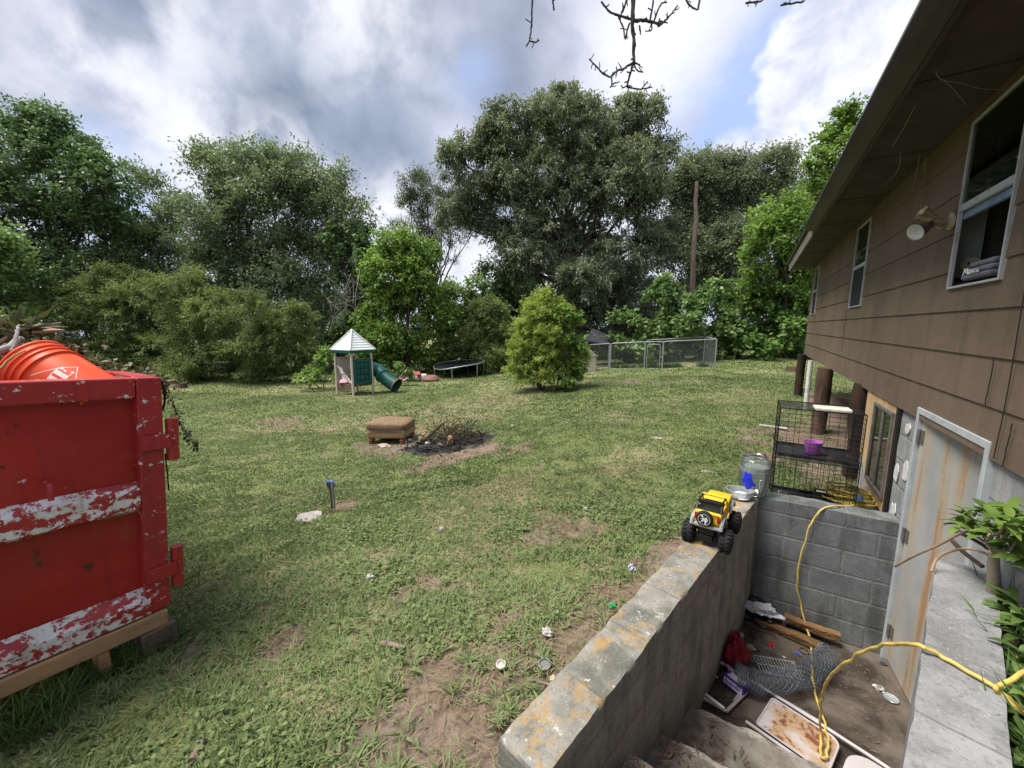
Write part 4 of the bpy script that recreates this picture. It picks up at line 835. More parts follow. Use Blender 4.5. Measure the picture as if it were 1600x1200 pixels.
for j in range(n+1):
    for i in range(n+1):
        u, z = E0+.02+(WD-E0-.02)*i/n, .03+(Hh-.05)*j/n; vs.append((u, .058+.010*mnoise.noise(Vector((u*3.1, z*3.1, 4)))+.004*mnoise.noise(Vector((u*8, z*8, 1))), z))
m.add(vs, [(j*(n+1)+i, j*(n+1)+i+1, (j+1)*(n+1)+i+1, (j+1)*(n+1)+i) for j in range(n) for i in range(n)]); m.build('door_panel', RED_P, dump, smooth=True)
m = MB(); m.M = DM; dbox(m, E0, u_st, 0, .11, 0, Hh); st = m.build('door_stile', RED_R, dump, bevel=.008)
m = MB(); m.M = DM; dbox(m, u_st+.002, WD, 0.002, .112, z_ti, Hh); m.build('top_rail', RED_R, dump, bevel=.008)
m = MB(); m.M = DM; m.hexa([(u_st, .0, zr0), (WD, .0, zr0), (WD, .054, zr0-.03), (u_st, .054, zr0-.03)], [(u_st, .004, zr1-.035), (WD, .004, zr1-.035), (WD, .054, zr1+.012), (u_st, .054, zr1+.012)]); m.build('middle_rail', RED_B, dump, bevel=.004)
m = MB(); m.M = DM; m.hexa([(u_st-.02, -.006, .0), (WD, -.006, .0), (WD, .054, .0), (u_st-.02, .054, 0)], [(u_st-.02, -.004, zb1-.05), (WD, -.004, zb1-.05), (WD, .054, zb1+.015), (u_st-.02, .054, zb1+.015)]); m.build('bottom_rail', RED_B, dump, bevel=.004)
m = MB(); m.M = DM
dbox(m, .02, .07, .14, 4.4, .0, Hh-.03); dbox(m, -.005, .085, .14, 4.4, Hh-.09, Hh+.0); dbox(m, WD-.06, WD-.01, .14, 4.4, 0, Hh-.03); dbox(m, .02, WD, 4.4, 4.45, 0, Hh-.03)
for k in range(7): dbox(m, -.03, .02, .35+.6*k, .45+.6*k, .0, Hh-.1)
m.build('side_wall', RED_R, dump, bevel=.006)
m = MB(); m.M = DM; dbox(m, .07, WD-.06, .14, 4.4, .02, .06); m.build('floor_plate', RED_P, dump)
for (pz0, pz1, pa) in [(dl(262, 720)[1], dl(262, 655)[1], 0), (dl(275, 915)[1], dl(275, 855)[1], 1)]:
    zc = (pz0+pz1)/2; hh = (pz1-pz0)
    m = MB(); m.M = DM
    m.tube([(-.045, .02, zc-hh/2), (-.045, .02, zc+hh/2)], .031, 16); hg = m.build('hinge', RED_R, dump, smooth=True)
    m = MB(); m.M = DM; dbox(m, -.03, u_st-.005, -.022, -.001, zc-hh*.17, zc+hh*.16); m.build('hinge_strap', RED_R, hg, bevel=.004)
m = MB(); m.M = DM; hu, hz = dl(75, 757); m.tube([(hu, .05, hz), (hu, -.03, hz), (hu, -.045, hz-.02), (hu, -.045, hz-.07)], .011, 8); m.build('latch_hook', RED_R, dump, smooth=True)
# timbers under it
WOOD = simple('rough sawn timber', (.36, .22, .12), .85, 0, .3, 9, .3, stretch=(1, .25, 1), dirt=(.14, .09, .05), dirt_amt=.6)
tz = -.012-(.085)
m = MB(); m.M = DM; dbox(m, .02, 1.7, -.02, .07, tz, -.012); o = m.build('timber', WOOD, origin=DM@Vector((.8, .02, tz)), bevel=.004); tag(o, 'long sawn timber lying under the bottom edge of the dumpster', 'timber', 'timbers propping the dumpster')
def drop(u, y): p = DM@Vector((u, y, tz)); return G(p.x, p.y), p
for (u, y, wd, lb, mt) in [(.07, .03, .16, 'short dark timber block under the near corner of the dumpster', simple('damp grey timber', (.12, .09, .065), .9)), (.30, .06, .045, 'thin upright board standing under the dumpster timber', WOOD), (1.2, .06, .2, 'timber block under the hidden end of the dumpster', WOOD)]:
    g, p = drop(u, y); h = max(.06, p.z-g+.02); m = MB(); m.box((p.x, p.y, p.z-h/2-.002), (.14, wd, h), Matrix.Rotation(.05, 4, 'Z')); o = m.build('timber', mt, origin=(p.x, p.y, g), bevel=.004); tag(o, lb, 'timber', 'timbers propping the dumpster')

# bucket lying in the heap
def bucketmat():
    return simple('orange bucket plastic', (.72, .085, .02), .42, 0, .12, 6, .08, dirt=(.62, .22, .16), dirt_amt=.45)
bA = atx(70, 545, XD-.28)        # middle of the body
p_rim = atd(62, 577, 2.14); p_bot = atd(166, 628, 2.13)
ax_ = nrm(p_rim-p_bot); Lb = .42
upb = Vector((0, 0, 1)); qz = Vector(ax_); qx = qz.cross(Vector((0, 0, 1))).normalized(); qy = qz.cross(qx)
BMx = Matrix(((qx.x, qy.x, qz.x, p_bot[0]), (qx.y, qy.y, qz.y, p_bot[1]), (qx.z, qy.z, qz.z, p_bot[2]), (0, 0, 0, 1)))
bk = thing('bucket', 'orange plastic bucket tipped on its side in the debris', 'bucket', p_bot)
def brad(z): return .130+.026*z/Lb
m = MB(); m.lathe([(0, 0), (.128, 0), (.130, .006), (brad(.30), .30), (brad(.30)+.011, .303), (brad(.30)+.011, .309), (brad(.33)+.001, .312), (brad(.34), .343), (brad(.34)+.008, .345), (brad(.34)+.008, .351), (brad(.35), .354), (brad(.37), .372), (brad(.37)+.008, .374), (brad(.38)+.008, .380), (brad(.38), .383), (brad(.41), .410), (brad(.41)+.007, .412), (brad(.42)+.007, .42), (brad(.42)-.004, .42), (.125, .02), (0, .012)], 48, BMx)
m.build('shell', bucketmat(), bk, smooth=True)
# printed emblem on the visible side: triangle outline and bars, wrapped on the shell
vd = BMx.inverted().to_3x3()@(Vector(CAM)-BMx@Vector((0, 0, .15))); a0 = math.atan2(vd.y, vd.x)
upl = BMx.inverted().to_3x3()@Vector((0, 0, 1)); sgn = 1 if (math.cos(a0+.3)*upl.x+math.sin(a0+.3)*upl.y) > (math.cos(a0-.3)*upl.x+math.sin(a0-.3)*upl.y) else -1
def onb(s, t): # s along the axis (towards the rim), t round the shell upwards, metres
    r = brad(s)+.0012; a = a0+sgn*((t+.012)/.14); return BMx@Vector((r*math.cos(a), r*math.sin(a), s))
def bar(mb, s0, t0, s1, t1, wd):
    L = math.hypot(s1-s0, t1-t0); ds, dt = (s1-s0)/L, (t1-t0)/L; n = 6; vs = []
    for i in range(n+1):
        q = i/n; sc, tc = s0+(s1-s0)*q, t0+(t1-t0)*q
        for e in (-1, 1): vs.append(onb(sc-dt*wd/2*e, tc+ds*wd/2*e))
    mb.add(vs, [(2*i, 2*i+1, 2*i+3, 2*i+2) for i in range(n)])
m = MB(); ap = (.165, .085)
bar(m, .27, -.055, ap[0], ap[1], .0035); bar(m, ap[0], ap[1], .035, -.045, .0035)
for (s0, s1, t, wd) in [(.205, .135, .012, .022), (.20, .132, -.022, .02), (.118, .078, .0, .016), (.115, .078, -.03, .02), (.205, .19, .04, .012), (.152, .138, .046, .01), (.185, .165, .036, .006)]: bar(m, s0, t, s1, t-.004, wd)
bar(m, .208, .035, .198, -.05, .005); bar(m, .14, .035, .126, -.05, .005)
m.build('emblem', simple('faded white print', (.75, .62, .60), .6), bk)

# debris on top
STICK = barkmat('cut branch', (.16, .12, .09), (.34, .27, .21), 8); GREYSTICK = barkmat('grey cut branch', (.24, .23, .22), (.42, .40, .37), 8); BROWNB = simple('torn brown board', (.24, .155, .105), .95, 0, .35, 10, .4)
ZTOP = dtr[2]
def dpt(px, py, D): return atd(px, py, D)
def stick(path, r, label, mat=STICK, name='branch', cat='branch', group='branches heaped on the dumpster', twigs=0):
    pts = [dpt(*p) for p in path]; n = len(pts); P = []
    for i in range(n-1):
        for k in range(4): P.append(pts[i]+(pts[i+1]-pts[i])*k/4+rng.normal(0, r*.25, 3))
    P.append(pts[-1]); rr = np.linspace(r, r*.6, len(P)); o = thing(name, label, cat, P[0], 0, group) if twigs else None
    m = MB(); m.tube(P, list(rr), 9)
    for t in range(twigs):
        a = P[rng.integers(1, len(P)-1)]; m.tube(curve(a, a+rng.normal(0, .09, 3)+np.array([0, 0, .02]), 4, 0, .2), [r*.4, r*.3, r*.2, r*.1], 5)
    if o is not None: m.build('wood', mat, o, smooth=True); return o
    b = m.build(name, mat, origin=P[0], smooth=True); return tag(b, label, cat, group)
stick([(-30, 565, 2.0), (10, 545, 2.05), (33, 530, 2.15)], .024, 'thick grey cut branch lying left of the orange bucket', GREYSTICK)
stick([(20, 548, 2.05), (27, 520, 2.1), (31, 508, 2.15)], .010, 'thin upright grey side branch behind the bucket rim', GREYSTICK)
stick([(-20, 545, 2.2), (40, 512, 2.35), (95, 505, 2.5)], .014, 'long thin brown branch at the back of the heap', STICK)
stick([(180, 592, 2.3), (240, 592, 2.5), (279, 598, 2.75)], .014, 'straight pale branch sticking out past the dumpster corner', STICK)
stick([(130, 575, 2.6), (180, 588, 2.7), (235, 592, 2.75)], .012, 'brown branch among the wilted leaves', STICK)
stick([(0, 575, 1.9), (22, 555, 1.95), (40, 548, 2.0)], .006, 'yellowish bent stalk across the bucket rim', simple('dry stalk', (.34, .30, .12), .8))
m = MB()
def plate(mb, pts, th=.015):
    P = [np.array(p) for p in pts]; mb.hexa(P, [p+np.array([0, 0, th]) for p in P])
plate(m, [dpt(50, 521, 2.35), dpt(103, 519, 2.5), dpt(93, 517, 2.8), dpt(60, 513, 2.7)], .014); o = m.build('board', BROWNB, origin=dpt(75, 520, 2.5)); tag(o, 'torn brown bark board on top of the debris heap', 'board')
# loose heap under it all (uncountable rubbish)
V = []; T = []
def leafbox(n, c, r, L, W):
    P = np.array(c)+rng.normal(0, 1, (n, 3))*np.array(r); Dv = nrm(rng.normal(0, 1, (n, 3))*np.array([1, 1, .5])); N = nrm(rng.normal(0, .6, (n, 3))+np.array([0, 0, 1])); return leaves_arrays(P, Dv, N, L*rng.uniform(.5, 1.2, n), W*rng.uniform(.6, 1.2, n))[0]
HEAP = leafmat('dry leaf litter', (.05, .036, .024), (.27, .21, .14), .15, .8)
for (px, py, D, n, r) in [(0, 555, 2.45, 800, .08), (45, 545, 2.75, 800, .07), (-40, 570, 2.3, 900, .10), (110, 590, 2.85, 700, .09), (190, 605, 2.75, 500, .06), (-5, 590, 2.15, 500, .05)]:
    V.append(leafbox(n, dpt(px, py, D), (r*1.4, r*1.4, r*.45), .07, .03))
V = np.concatenate(V); o = fastmesh('leaf_litter', V, np.arange(len(V)).reshape(-1, 4), HEAP, None, dict(tint=np.repeat(rng.random(len(V)//4), 4))); tag(o, 'dry leaf and twig litter filling the dumpster', 'litter', kind='stuff')
def foliage_piece(name, label, cat, path, n, L, W, mat, spread, stem=.004, group=None, hang=0):
    pts = [dpt(*p) for p in path]; P = []
    for i in range(len(pts)-1):
        for k in range(6): P.append(pts[i]+(pts[i+1]-pts[i])*k/6)
    P.append(pts[-1]); P = np.array(P); root = thing(name, label, cat, P[0], 0, group)
    mm = MB(); mm.tube(P+rng.normal(0, .004, P.shape), list(np.linspace(stem, stem*.5, len(P))), 6); mm.build('stem', STICK, root)
    b = P[rng.integers(0, len(P), n)]+rng.normal(0, spread, (n, 3)); Dv = nrm(rng.normal(0, 1, (n, 3))+np.array([0, 0, -hang])); N = nrm(rng.normal(0, .7, (n, 3))+np.array([0, 0, .8 if not hang else .2]))
    V, F = leaves_arrays(b, Dv, N, L*rng.uniform(.6, 1.2, n), W*rng.uniform(.6, 1.2, n)); fastmesh('leaves', V, F, mat, root, dict(tint=np.repeat(rng.random(n), 4))); return root
WILT = leafmat('wilted leaves', (.06, .075, .03), (.26, .26, .14), .2, .6); DEADV = leafmat('dead hanging leaves', (.035, .04, .018), (.13, .13, .06), .15, .7)
foliage_piece('wilted_branch', 'wilted leafy branch lying behind the bucket along the dumpster rim', 'branch', [(130, 560, 2.6), (170, 572, 2.6), (215, 588, 2.55), (245, 592, 2.5)], 420, .05, .022, WILT, .028)
foliage_piece('wilted_branch', 'wilted corn like leaves at the far left of the heap', 'branch', [(-30, 512, 2.3), (10, 515, 2.3), (50, 514, 2.4)], 160, .12, .03, WILT, .03)
foliage_piece('dead_vine', 'dead leafy vine hanging off the dumpster corner over the lawn', 'vine', [(252, 598, 2.7), (268, 622, 2.6), (278, 655, 2.55), (290, 675, 2.5), (303, 690, 2.5), (306, 700, 2.5)], 170, .03, .018, DEADV, .010, .0035, hang=1.2)
m = MB(); BLK = simple('black rubber', (.012, .012, .013), .45)
m.tube([dpt(*p) for p in [(215, 592, 2.32), (228, 588, 2.32), (243, 588, 2.33), (253, 597, 2.36), (258, 612, 2.38), (257, 630, 2.38), (254, 641, 2.4)]], .006, 8); o = m.build('cable', BLK, origin=dpt(254, 641, 2.4), smooth=True); tag(o, 'black cable looped over the dumpster corner', 'cable')
m = MB(); m.tube([dpt(*p) for p in [(258, 708, 2.45), (261, 735, 2.45), (264, 766, 2.45)]], .004, 6); o = m.build('cord', simple('dark cord', (.03, .025, .02), .8), origin=dpt(264, 766, 2.45)); tag(o, 'short dark cord dangling below the upper hinge', 'cord')
# low roof far behind the dumpster
cr = atd(118, 560, 26); cr[2] = G(cr[0], cr[1]); cp_ = thing('carport', 'low blue grey metal roof on posts far behind the dumpster', 'carport', cr)
m = MB(); tl, tr_, = atd(60, 523, 26), atd(127, 528, 26); back = np.array([-math.sin(PSI), math.cos(PSI), .0])*4
m.hexa([tl+back*.0+np.array([0, 0, -.12]), tr_+np.array([0, 0, -.12]), tr_+back+np.array([0, 0, .3]), tl+back+np.array([0, 0, .3])], [tl, tr_, tr_+back+np.array([0, 0, .42]), tl+back+np.array([0, 0, .42])]); m.build('roof', simple('blue grey sheet metal', (.30, .35, .45), .4, .2), cp_)
for px in (66, 137):
    p = atd(min(px, 124), 530, 26); m = MB(); m.tube([(p[0], p[1], G(p[0], p[1])-.1), p-np.array([0, 0, .1])], .08, 8); m.build('post', BARK_D, cp_)
# big dock leaf plant and long grass under dumpster
DOCK = leafmat('dock leaves', (.07, .13, .03), (.16, .26, .06), .3)
def weed(name, label, cat, base, nleaf, L, W, el, mat, group=None, stem=0.0, stemmat=None, seedr=None, fold=6):
    root = thing(name, label, cat, base, 0, group); Vs = []; Fs = []; Ts = []; nb = 0
    for i in range(nleaf):
        a = rng.uniform(0, 6.283); e = np.clip(rng.normal(el, .3), .1, 1.35); d = np.array([math.cos(a)*math.cos(e), math.sin(a)*math.cos(e), math.sin(e)]); side = np.array([-math.sin(a), math.cos(a), 0]); LL = L*rng.uniform(.65, 1.15); WW = W*rng.uniform(.7, 1.15)
        o = np.array(base)+np.array([0, 0, stem*rng.uniform(.35, 1)]) if stem else np.array(base)+rng.normal(0, .008, 3)*np.array([1, 1, 0])
        rows = []
        for k in range(fold+1):
            s = k/fold; c = o+d*LL*s+np.array([0, 0, -.45*LL*s*s]); w_ = WW*.5*math.sin(math.pi*min(1, s*.93+.05))**.8; lift = np.array([0, 0, .25*w_])
            rows += [c-side*w_+lift, c, c+side*w_+lift]
        Vs.append(np.array(rows)); q = []
        for k in range(fold):
            b0 = nb+3*k; q += [(b0, b0+1, b0+4, b0+3), (b0+1, b0+2, b0+5, b0+4)]
        Fs += q; nb += len(rows); Ts.append(np.full(len(rows), rng.random()))
    o = fastmesh('leaves', np.concatenate(Vs), np.array(Fs), mat, root, dict(tint=np.concatenate(Ts)))
    for p in o.data.polygons: p.use_smooth = True
    if stem: m = MB(); m.tube([np.array(base)-np.array([0, 0, .03]), np.array(base)+np.array([.005, 0, stem*.5]), np.array(base)+np.array([0, .004, stem])], [.006, .005, .003], 6); m.build('stem', stemmat or BARK_D, root)
    return root
g = atg(222, 1022); weed('dock_plant', 'broad leaved dock plant beside the timber under the dumpster', 'plant', g, 9, .17, .09, .6, DOCK)
sp = []
for px, py in [(40, 1120), (90, 1095), (130, 1065), (170, 1045), (205, 1030), (15, 1150), (260, 1005), (70, 1130)]:
    q = atg(px, py); sp.append((q[0], q[1], .12, 170, .20, .006, 1.0))
LONGG = leafmat('long grass', (.05, .10, .025), (.15, .25, .07), .3, .55)
blades('long_grass', 'longer uncut grass along the foot of the dumpster', 'grass', sp, LONGG, kind='stuff')

# ---------------------------------------------------------------- playhouse with slide
pf = atd(564, 617, 14); pf[2] = G(pf[0], pf[1])
PXM = 615/14.0
def ph(px, py, D=14.0): return atd(px, py, D)
TANP = simple('tan plastic', (.55, .49, .42), .5, 0, .1, 4, .05, dirt=(.35, .3, .25)); GREENP = simple('dark green plastic', (.012, .085, .07), .4, 0, .15, 3, .05); ROOFP = simple('pale roof plastic', (.62, .66, .64), .55, 0, .06, 5, .05, dirt=(.45, .47, .42)); BRNP = simple('brown plastic', (.14, .085, .065), .6)
pw = 1.02     # bay size
phs = thing('playhouse', 'plastic playhouse tower with pale hip roof and green tube slide', 'playhouse', pf, 0)
yaw = PSI+R(38)
# corner posts taken from the photograph: near post 564, left 527, right 583, back 559
near = ph(552.5, 621, 13.65); lft = ph(527.5, 616, 14.1); rgt = ph(583, 615.5, 14.2); bck = lft+rgt-near
cor = {}
for n_, p in (('n', near), ('l', lft), ('r', rgt), ('b', bck)): p = p.copy(); p[2] = G(p[0], p[1]); cor[n_] = p
ctr = (cor['l']+cor['r'])/2
ztop = ph(564, 548, 14)[2]; zdeck = ph(564, 598, 14)[2]
for n_, p in cor.items():
    m = MB(); m.tube([p-np.array([0, 0, .08]), (p[0], p[1], ztop+.03)], .042, 12); m.build('post', TANP, phs, smooth=True)
def lerp(a, b, t): return np.array(a)*(1-t)+np.array(b)*t
# roof: hip pyramid with stepped shingles
apx = np.array([ctr[0], ctr[1], ph(556, 516, 14)[2]]); ex = 1.26
eav = [np.array([ctr[0]+(cor[k][0]-ctr[0])*ex, ctr[1]+(cor[k][1]-ctr[1])*ex, ztop+.03]) for k in ('n', 'r', 'b', 'l')]
m = MB(); ns = 8
for s in range(ns):
    t0, t1 = s/ns, (s+1)/ns*(1 if s == ns-1 else 1.0)
    lo = [lerp(e, apx, t0)+np.array([0, 0, .022]) for e in eav]; hi = [lerp(e, apx, min(t1, .985)) for e in eav]
    lo0 = [lerp(e, apx, t0) for e in eav]; m.hexa(lo0, lo) if False else None
    m.add(lo0+lo+hi, [(i, (i+1) % 4, 4+(i+1) % 4, 4+i) for i in range(4)]+[(4+i, 4+(i+1) % 4, 8+(i+1) % 4, 8+i) for i in range(4)])
m.add([lerp(e, apx, .97)+np.array([0, 0, .02]) for e in eav]+[apx+np.array([0, 0, .02])], [(i, (i+1) % 4, 4) for i in range(4)])
for e in eav: m.tube([e+np.array([0, 0, .02]), apx+np.array([0, 0, .03])], .025, 6)
m.build('roof', ROOFP, phs)
m = MB(); m.hexa([e+np.array([0, 0, -.10]) for e in [lerp(e, ctr+np.array([0, 0, ztop-ctr[2]]), .02) for e in eav]], [e+np.array([0, 0, .0]) for e in eav]); m.build('roof_rim', GREENP, phs)
def panel(a, b, z0, z1, th, t0=.04, t1=.96):
    A = lerp(a, b, t0); B = lerp(a, b, t1); d = nrm(np.array([B[0]-A[0], B[1]-A[1], 0])); nn = np.array([-d[1], d[0], 0])*th/2
    return [np.array([*(A-nn)[:2], z0]), np.array([*(B-nn)[:2], z0]), np.array([*(B+nn)[:2], z0]), np.array([*(A+nn)[:2], z0])], [np.array([*(A-nn)[:2], z1]), np.array([*(B-nn)[:2], z1]), np.array([*(B+nn)[:2], z1]), np.array([*(A+nn)[:2], z1])]
zg0, zg1 = ph(573, 600, 13.9)[2], ph(573, 561, 13.9)[2]
# green grid panel: frame with nine recessed curved tiles
m = MB(); a, b = cor['n'], cor['r']
for (t0, t1, f0, f1) in [(.04, .2, 0, 1), (.82, .97, 0, 1), (.2, .82, .0, .13), (.2, .82, .87, 1)]: m.hexa(*panel(a, b, zg0+(zg1-zg0)*f0, zg0+(zg1-zg0)*f1, .09, t0, t1))
gp_ = m.build('climbing_panel', GREENP, phs, bevel=.012)
m = MB(); m.hexa(*panel(a, b, zg0+(zg1-zg0)*.13, zg0+(zg1-zg0)*.87, .02, .2, .82)); m.build('panel_back', simple('deep green plastic', (.006, .04, .035), .5), gp_)
m = MB()
for i in range(3):
    for j in range(3): m.hexa(*panel(a, b, zg0+(zg1-zg0)*(.15+.245*j), zg0+(zg1-zg0)*(.15+.245*j+.2), .07, .215+.205*i, .215+.205*i+.17))
m.build('grid_tile', GREENP, gp_, bevel=.02, seg=3, smooth=True)
zt0, zt1 = zdeck, ph(540, 557, 14.3)[2]
m = MB(); m.hexa(*panel(cor['l'], cor['b'], zt0, zt1, .05)); m.build('back_panel', TANP, phs, bevel=.01)
m = MB(); m.hexa(*panel(cor['n'], cor['b'], zt0, zt0+.02, .02)); 
m = MB(); dk_ = [lerp(cor[k], ctr, .06) for k in ('n', 'r', 'b', 'l')]; m.hexa([np.array([p[0], p[1], zdeck-.11]) for p in dk_], [np.array([p[0], p[1], zdeck]) for p in dk_]); m.build('deck', BRNP, phs, bevel=.01)
m = MB(); m.hexa(*panel(cor['n'], cor['l'], zdeck-.2, zdeck-.02, .05)); m.build('skirt_board', BRNP, phs, bevel=.008)
m = MB(); m.tube([np.array([cor['n'][0], cor['n'][1], zg1]), np.array([cor['b'][0], cor['b'][1], zg1])], .018, 8); m.tube([lerp(cor['n'], cor['l'], 0)*[1, 1, 0]+np.array([0, 0, zdeck+.32]), cor['l']*[1, 1, 0]+np.array([0, 0, zdeck+.32])], .014, 8); m.build('hand_rail', BRNP, phs)
# tube slide from the right side
sp0 = lerp(cor['r'], cor['b'], .42); sl = [np.array([*sp0[:2], zdeck+.42]), ph(589, 578, 14.7), ph(598, 586, 14.55), ph(608, 593, 14.4), ph(619, 600, 14.3)]
gs = [G(p[0], p[1]) for p in sl]; sl[-1][2] = gs[-1]+.26; sl[-2][2] = gs[-2]+.42; sl[-3][2] = gs[-3]+.62
def smooth_path(P, k=6):
    P = [np.array(p) for p in P]; P = [2*P[0]-P[1]]+P+[2*P[-1]-P[-2]]; out = []
    for i in range(1, len(P)-2):
        for j in range(k):
            t = j/k; a, b, c, d = P[i-1], P[i], P[i+1], P[i+2]; out.append(.5*((2*b)+(-a+c)*t+(2*a-5*b+4*c-d)*t*t+(-a+3*b-3*c+d)*t**3))
    out.append(P[-2]); return out
sp_ = smooth_path(sl); m = MB(); m.tube(sp_, [.27-.02*math.sin(i/len(sp_)*3) for i in range(len(sp_))], 20, False)
m.tube(sp_, [.25-.02*math.sin(i/len(sp_)*3) for i in range(len(sp_))], 20, False); sld = m.build('tube_slide', GREENP, phs, smooth=True)
m = MB(); k = len(sp_)//2; m.tube([sp_[k]-(sp_[k+1]-sp_[k])*.25, sp_[k]+(sp_[k+1]-sp_[k])*.25], .29, 20); m.build('slide_joint', simple('mid green plastic', (.03, .14, .115), .4), sld, smooth=True)
m = MB(); m.tube([sp_[-1]-(sp_[-1]-sp_[-2])*.6, sp_[-1]+nrm(sp_[-1]-sp_[-2])*.03], [.28, .29], 20, False); m.build('slide_lip', BRNP, sld)
# towel and pink cloth on deck
TOW = simple('cream towel', (.62, .56, .53), .95, 0, .15, 20, .3); m = MB()
A = np.array([*lerp(cor['l'], cor['n'], .12)[:2], zdeck+.62]); B = np.array([*lerp(cor['l'], cor['n'], .9)[:2], zdeck+.05]); side = nrm(np.array([ctr[0]-A[0], ctr[1]-A[1], 0]))*.35
n = 10; vs = []
for i in range(n+1):
    s = i/n; c = lerp(A, B, s)+np.array([0, 0, -.22*math.sin(math.pi*s)])
    for j in range(6): vs.append(c+side*(j/5-.1)*(.5+.6*s)+np.array([0, 0, .03*math.sin(j*2.1+i)-.10*j/5]))
m.add(vs, [(i*6+j, i*6+j+1, (i+1)*6+j+1, (i+1)*6+j) for i in range(n) for j in range(5)]); o = m.build('towel', TOW, origin=B, smooth=True); tag(o, 'cream towel slung across the playhouse deck', 'towel')
m = MB(); c = lerp(cor['l'], cor['n'], .3); c = np.array([c[0]+side[0]*.3, c[1]+side[1]*.3, zdeck]); m.lathe([(0, .13), (.08, .125), (.15, .08), (.18, .02), (.17, 0), (0, 0)], 14, Matrix.Translation(Vector(c))@Matrix.Diagonal((1.2, .9, 1, 1)))
for i, v in enumerate(m.v): m.v[i] = v+Vector((mnoise.noise(v*9)*.03, mnoise.noise(v*9+Vector((5, 0, 0)))*.03, abs(mnoise.noise(v*7))*.03))
o = m.build('cloth', simple('pink cloth', (.55, .32, .38), .95), origin=c, smooth=True); tag(o, 'crumpled pink cloth on the playhouse deck', 'cloth')

# ---------------------------------------------------------------- trampoline
tc = atd(718, 586, 21); tc[2] = G(tc[0], tc[1])
tram = thing('trampoline', 'round trampoline with sagging black mat at the wood edge', 'trampoline', tc)
GALV = simple('galvanised tube', (.42, .44, .46), .35, .7, .15, 8, .05); MAT_ = simple('black mat', (.015, .016, .02), .7)
RT = 1.36; zt = tc[2]+.74
rim = []
cx_, sx_ = math.cos(PSI), math.sin(PSI)
def tr(a, r, z): # a: angle in camera aligned frame
    u = r*math.cos(a); v = r*math.sin(a); return np.array([tc[0]+u*cx_-v*sx_, tc[1]+u*sx_+v*cx_, z])
def rimz(a): return zt+.10*math.cos(a)+.05*math.sin(a)-.13*max(0, math.cos(a+2.35))**3
m = MB(); N = 48; ring = [tr(2*math.pi*i/N, RT, rimz(2*math.pi*i/N)) for i in range(N+1)]; m.tube(ring, .03, 8, False); m.build('rim', GALV, tram, smooth=True)
m = MB(); vs = []; K = 8
for k in range(K+1):
    for i in range(N): a = 2*math.pi*i/N; r = k/K; vs.append(tr(a, max(RT*r*.93, 1e-3), (rimz(a)-.02)*r+(zt-.10)*(1-r)-.10*(1-r*r)))
m.add(vs, [(k*N+i, k*N+(i+1) % N, (k+1)*N+(i+1) % N, (k+1)*N+i) for k in range(K) for i in range(N)]); m.build('jumping_mat', MAT_, tram, smooth=True)
for i in range(6):
    a = -2.75+i*2*math.pi/6*.98; p = tr(a, RT, rimz(a)); q_ = tr(a, RT*.97, 0); q_[2] = G(q_[0], q_[1])-.02
    m = MB(); m.tube([p, q_], .024, 8); m.build('leg', GALV, tram, smooth=True)
# rubbish next to it
REDP = simple('faded red plastic', (.28, .05, .04), .5, 0, .2, 6, .1, dirt=(.5, .3, .27))
def rounded(name, label, cat, c, size, mat, rotz=0, bev=.05, group=None, tilt=0):
    m = MB(); m.M = Matrix.Translation(Vector(c))@Matrix.Rotation(rotz, 4, 'Z')@Matrix.Rotation(tilt, 4, 'X'); m.box((0, 0, size[2]/2), size); o = m.build(name, mat, origin=c, bevel=bev, seg=3, smooth=True); return tag(o, label, cat, group)
def gp3(px, py, dz=0): p = atg(px, py); p[2] += dz; return p
p = atd(648, 586, 18.6); p[2] = G(p[0], p[1]); rt = thing('toy_house', 'faded red plastic toy playset lying left of the trampoline', 'toy', p)
m = MB(); m.M = Matrix.Translation(Vector(p))@Matrix.Rotation(.5, 4, 'Z'); m.box((0, 0, .17), (.6, .45, .34)); m.build('base', REDP, rt, bevel=.08, seg=3, smooth=True)
m = MB(); m.M = Matrix.Translation(Vector(p))@Matrix.Rotation(.5, 4, 'Z'); m.hexa([(-.33, -.25, .33), (.33, -.25, .33), (.33, .25, .33), (-.33, .25, .33)], [(-.26, -.02, .46), (.26, -.02, .46), (.26, .02, .46), (-.26, .02, .46)]); m.build('lid', REDP, rt, bevel=.02)
m = MB(); m.M = Matrix.Translation(Vector(p))@Matrix.Rotation(.5, 4, 'Z'); m.box((.1, -.235, .18), (.2, .05, .2)); m.build('panel', simple('grey white plastic', (.6, .6, .6), .5), rt, bevel=.02)
p = atd(662, 586, 18.6); p[2] = G(p[0], p[1]); m = MB(); m.lathe([(0, 0), (.16, 0), (.16, .2), (.15, .3), (.1, .34), (0, .34)], 16, Matrix.Translation(Vector(p))); o = m.build('drum', simple('white plastic drum', (.62, .64, .66), .5), origin=p, smooth=True); tag(o, 'small white plastic drum right of the red toy', 'drum')
p = atd(673, 586, 18.6); p[2] = G(p[0], p[1]); m = MB(); m.lathe([(0, 0), (.35, 0), (.42, .1), (.36, .2), (.2, .28), (0, .3)], 18, Matrix.Translation(Vector(p))); o = m.build('clay_pot', simple('terracotta pink', (.20, .10, .08), .8, 0, .25, 4), origin=p, smooth=True); tag(o, 'upturned pinkish tub beside the trampoline legs', 'tub')
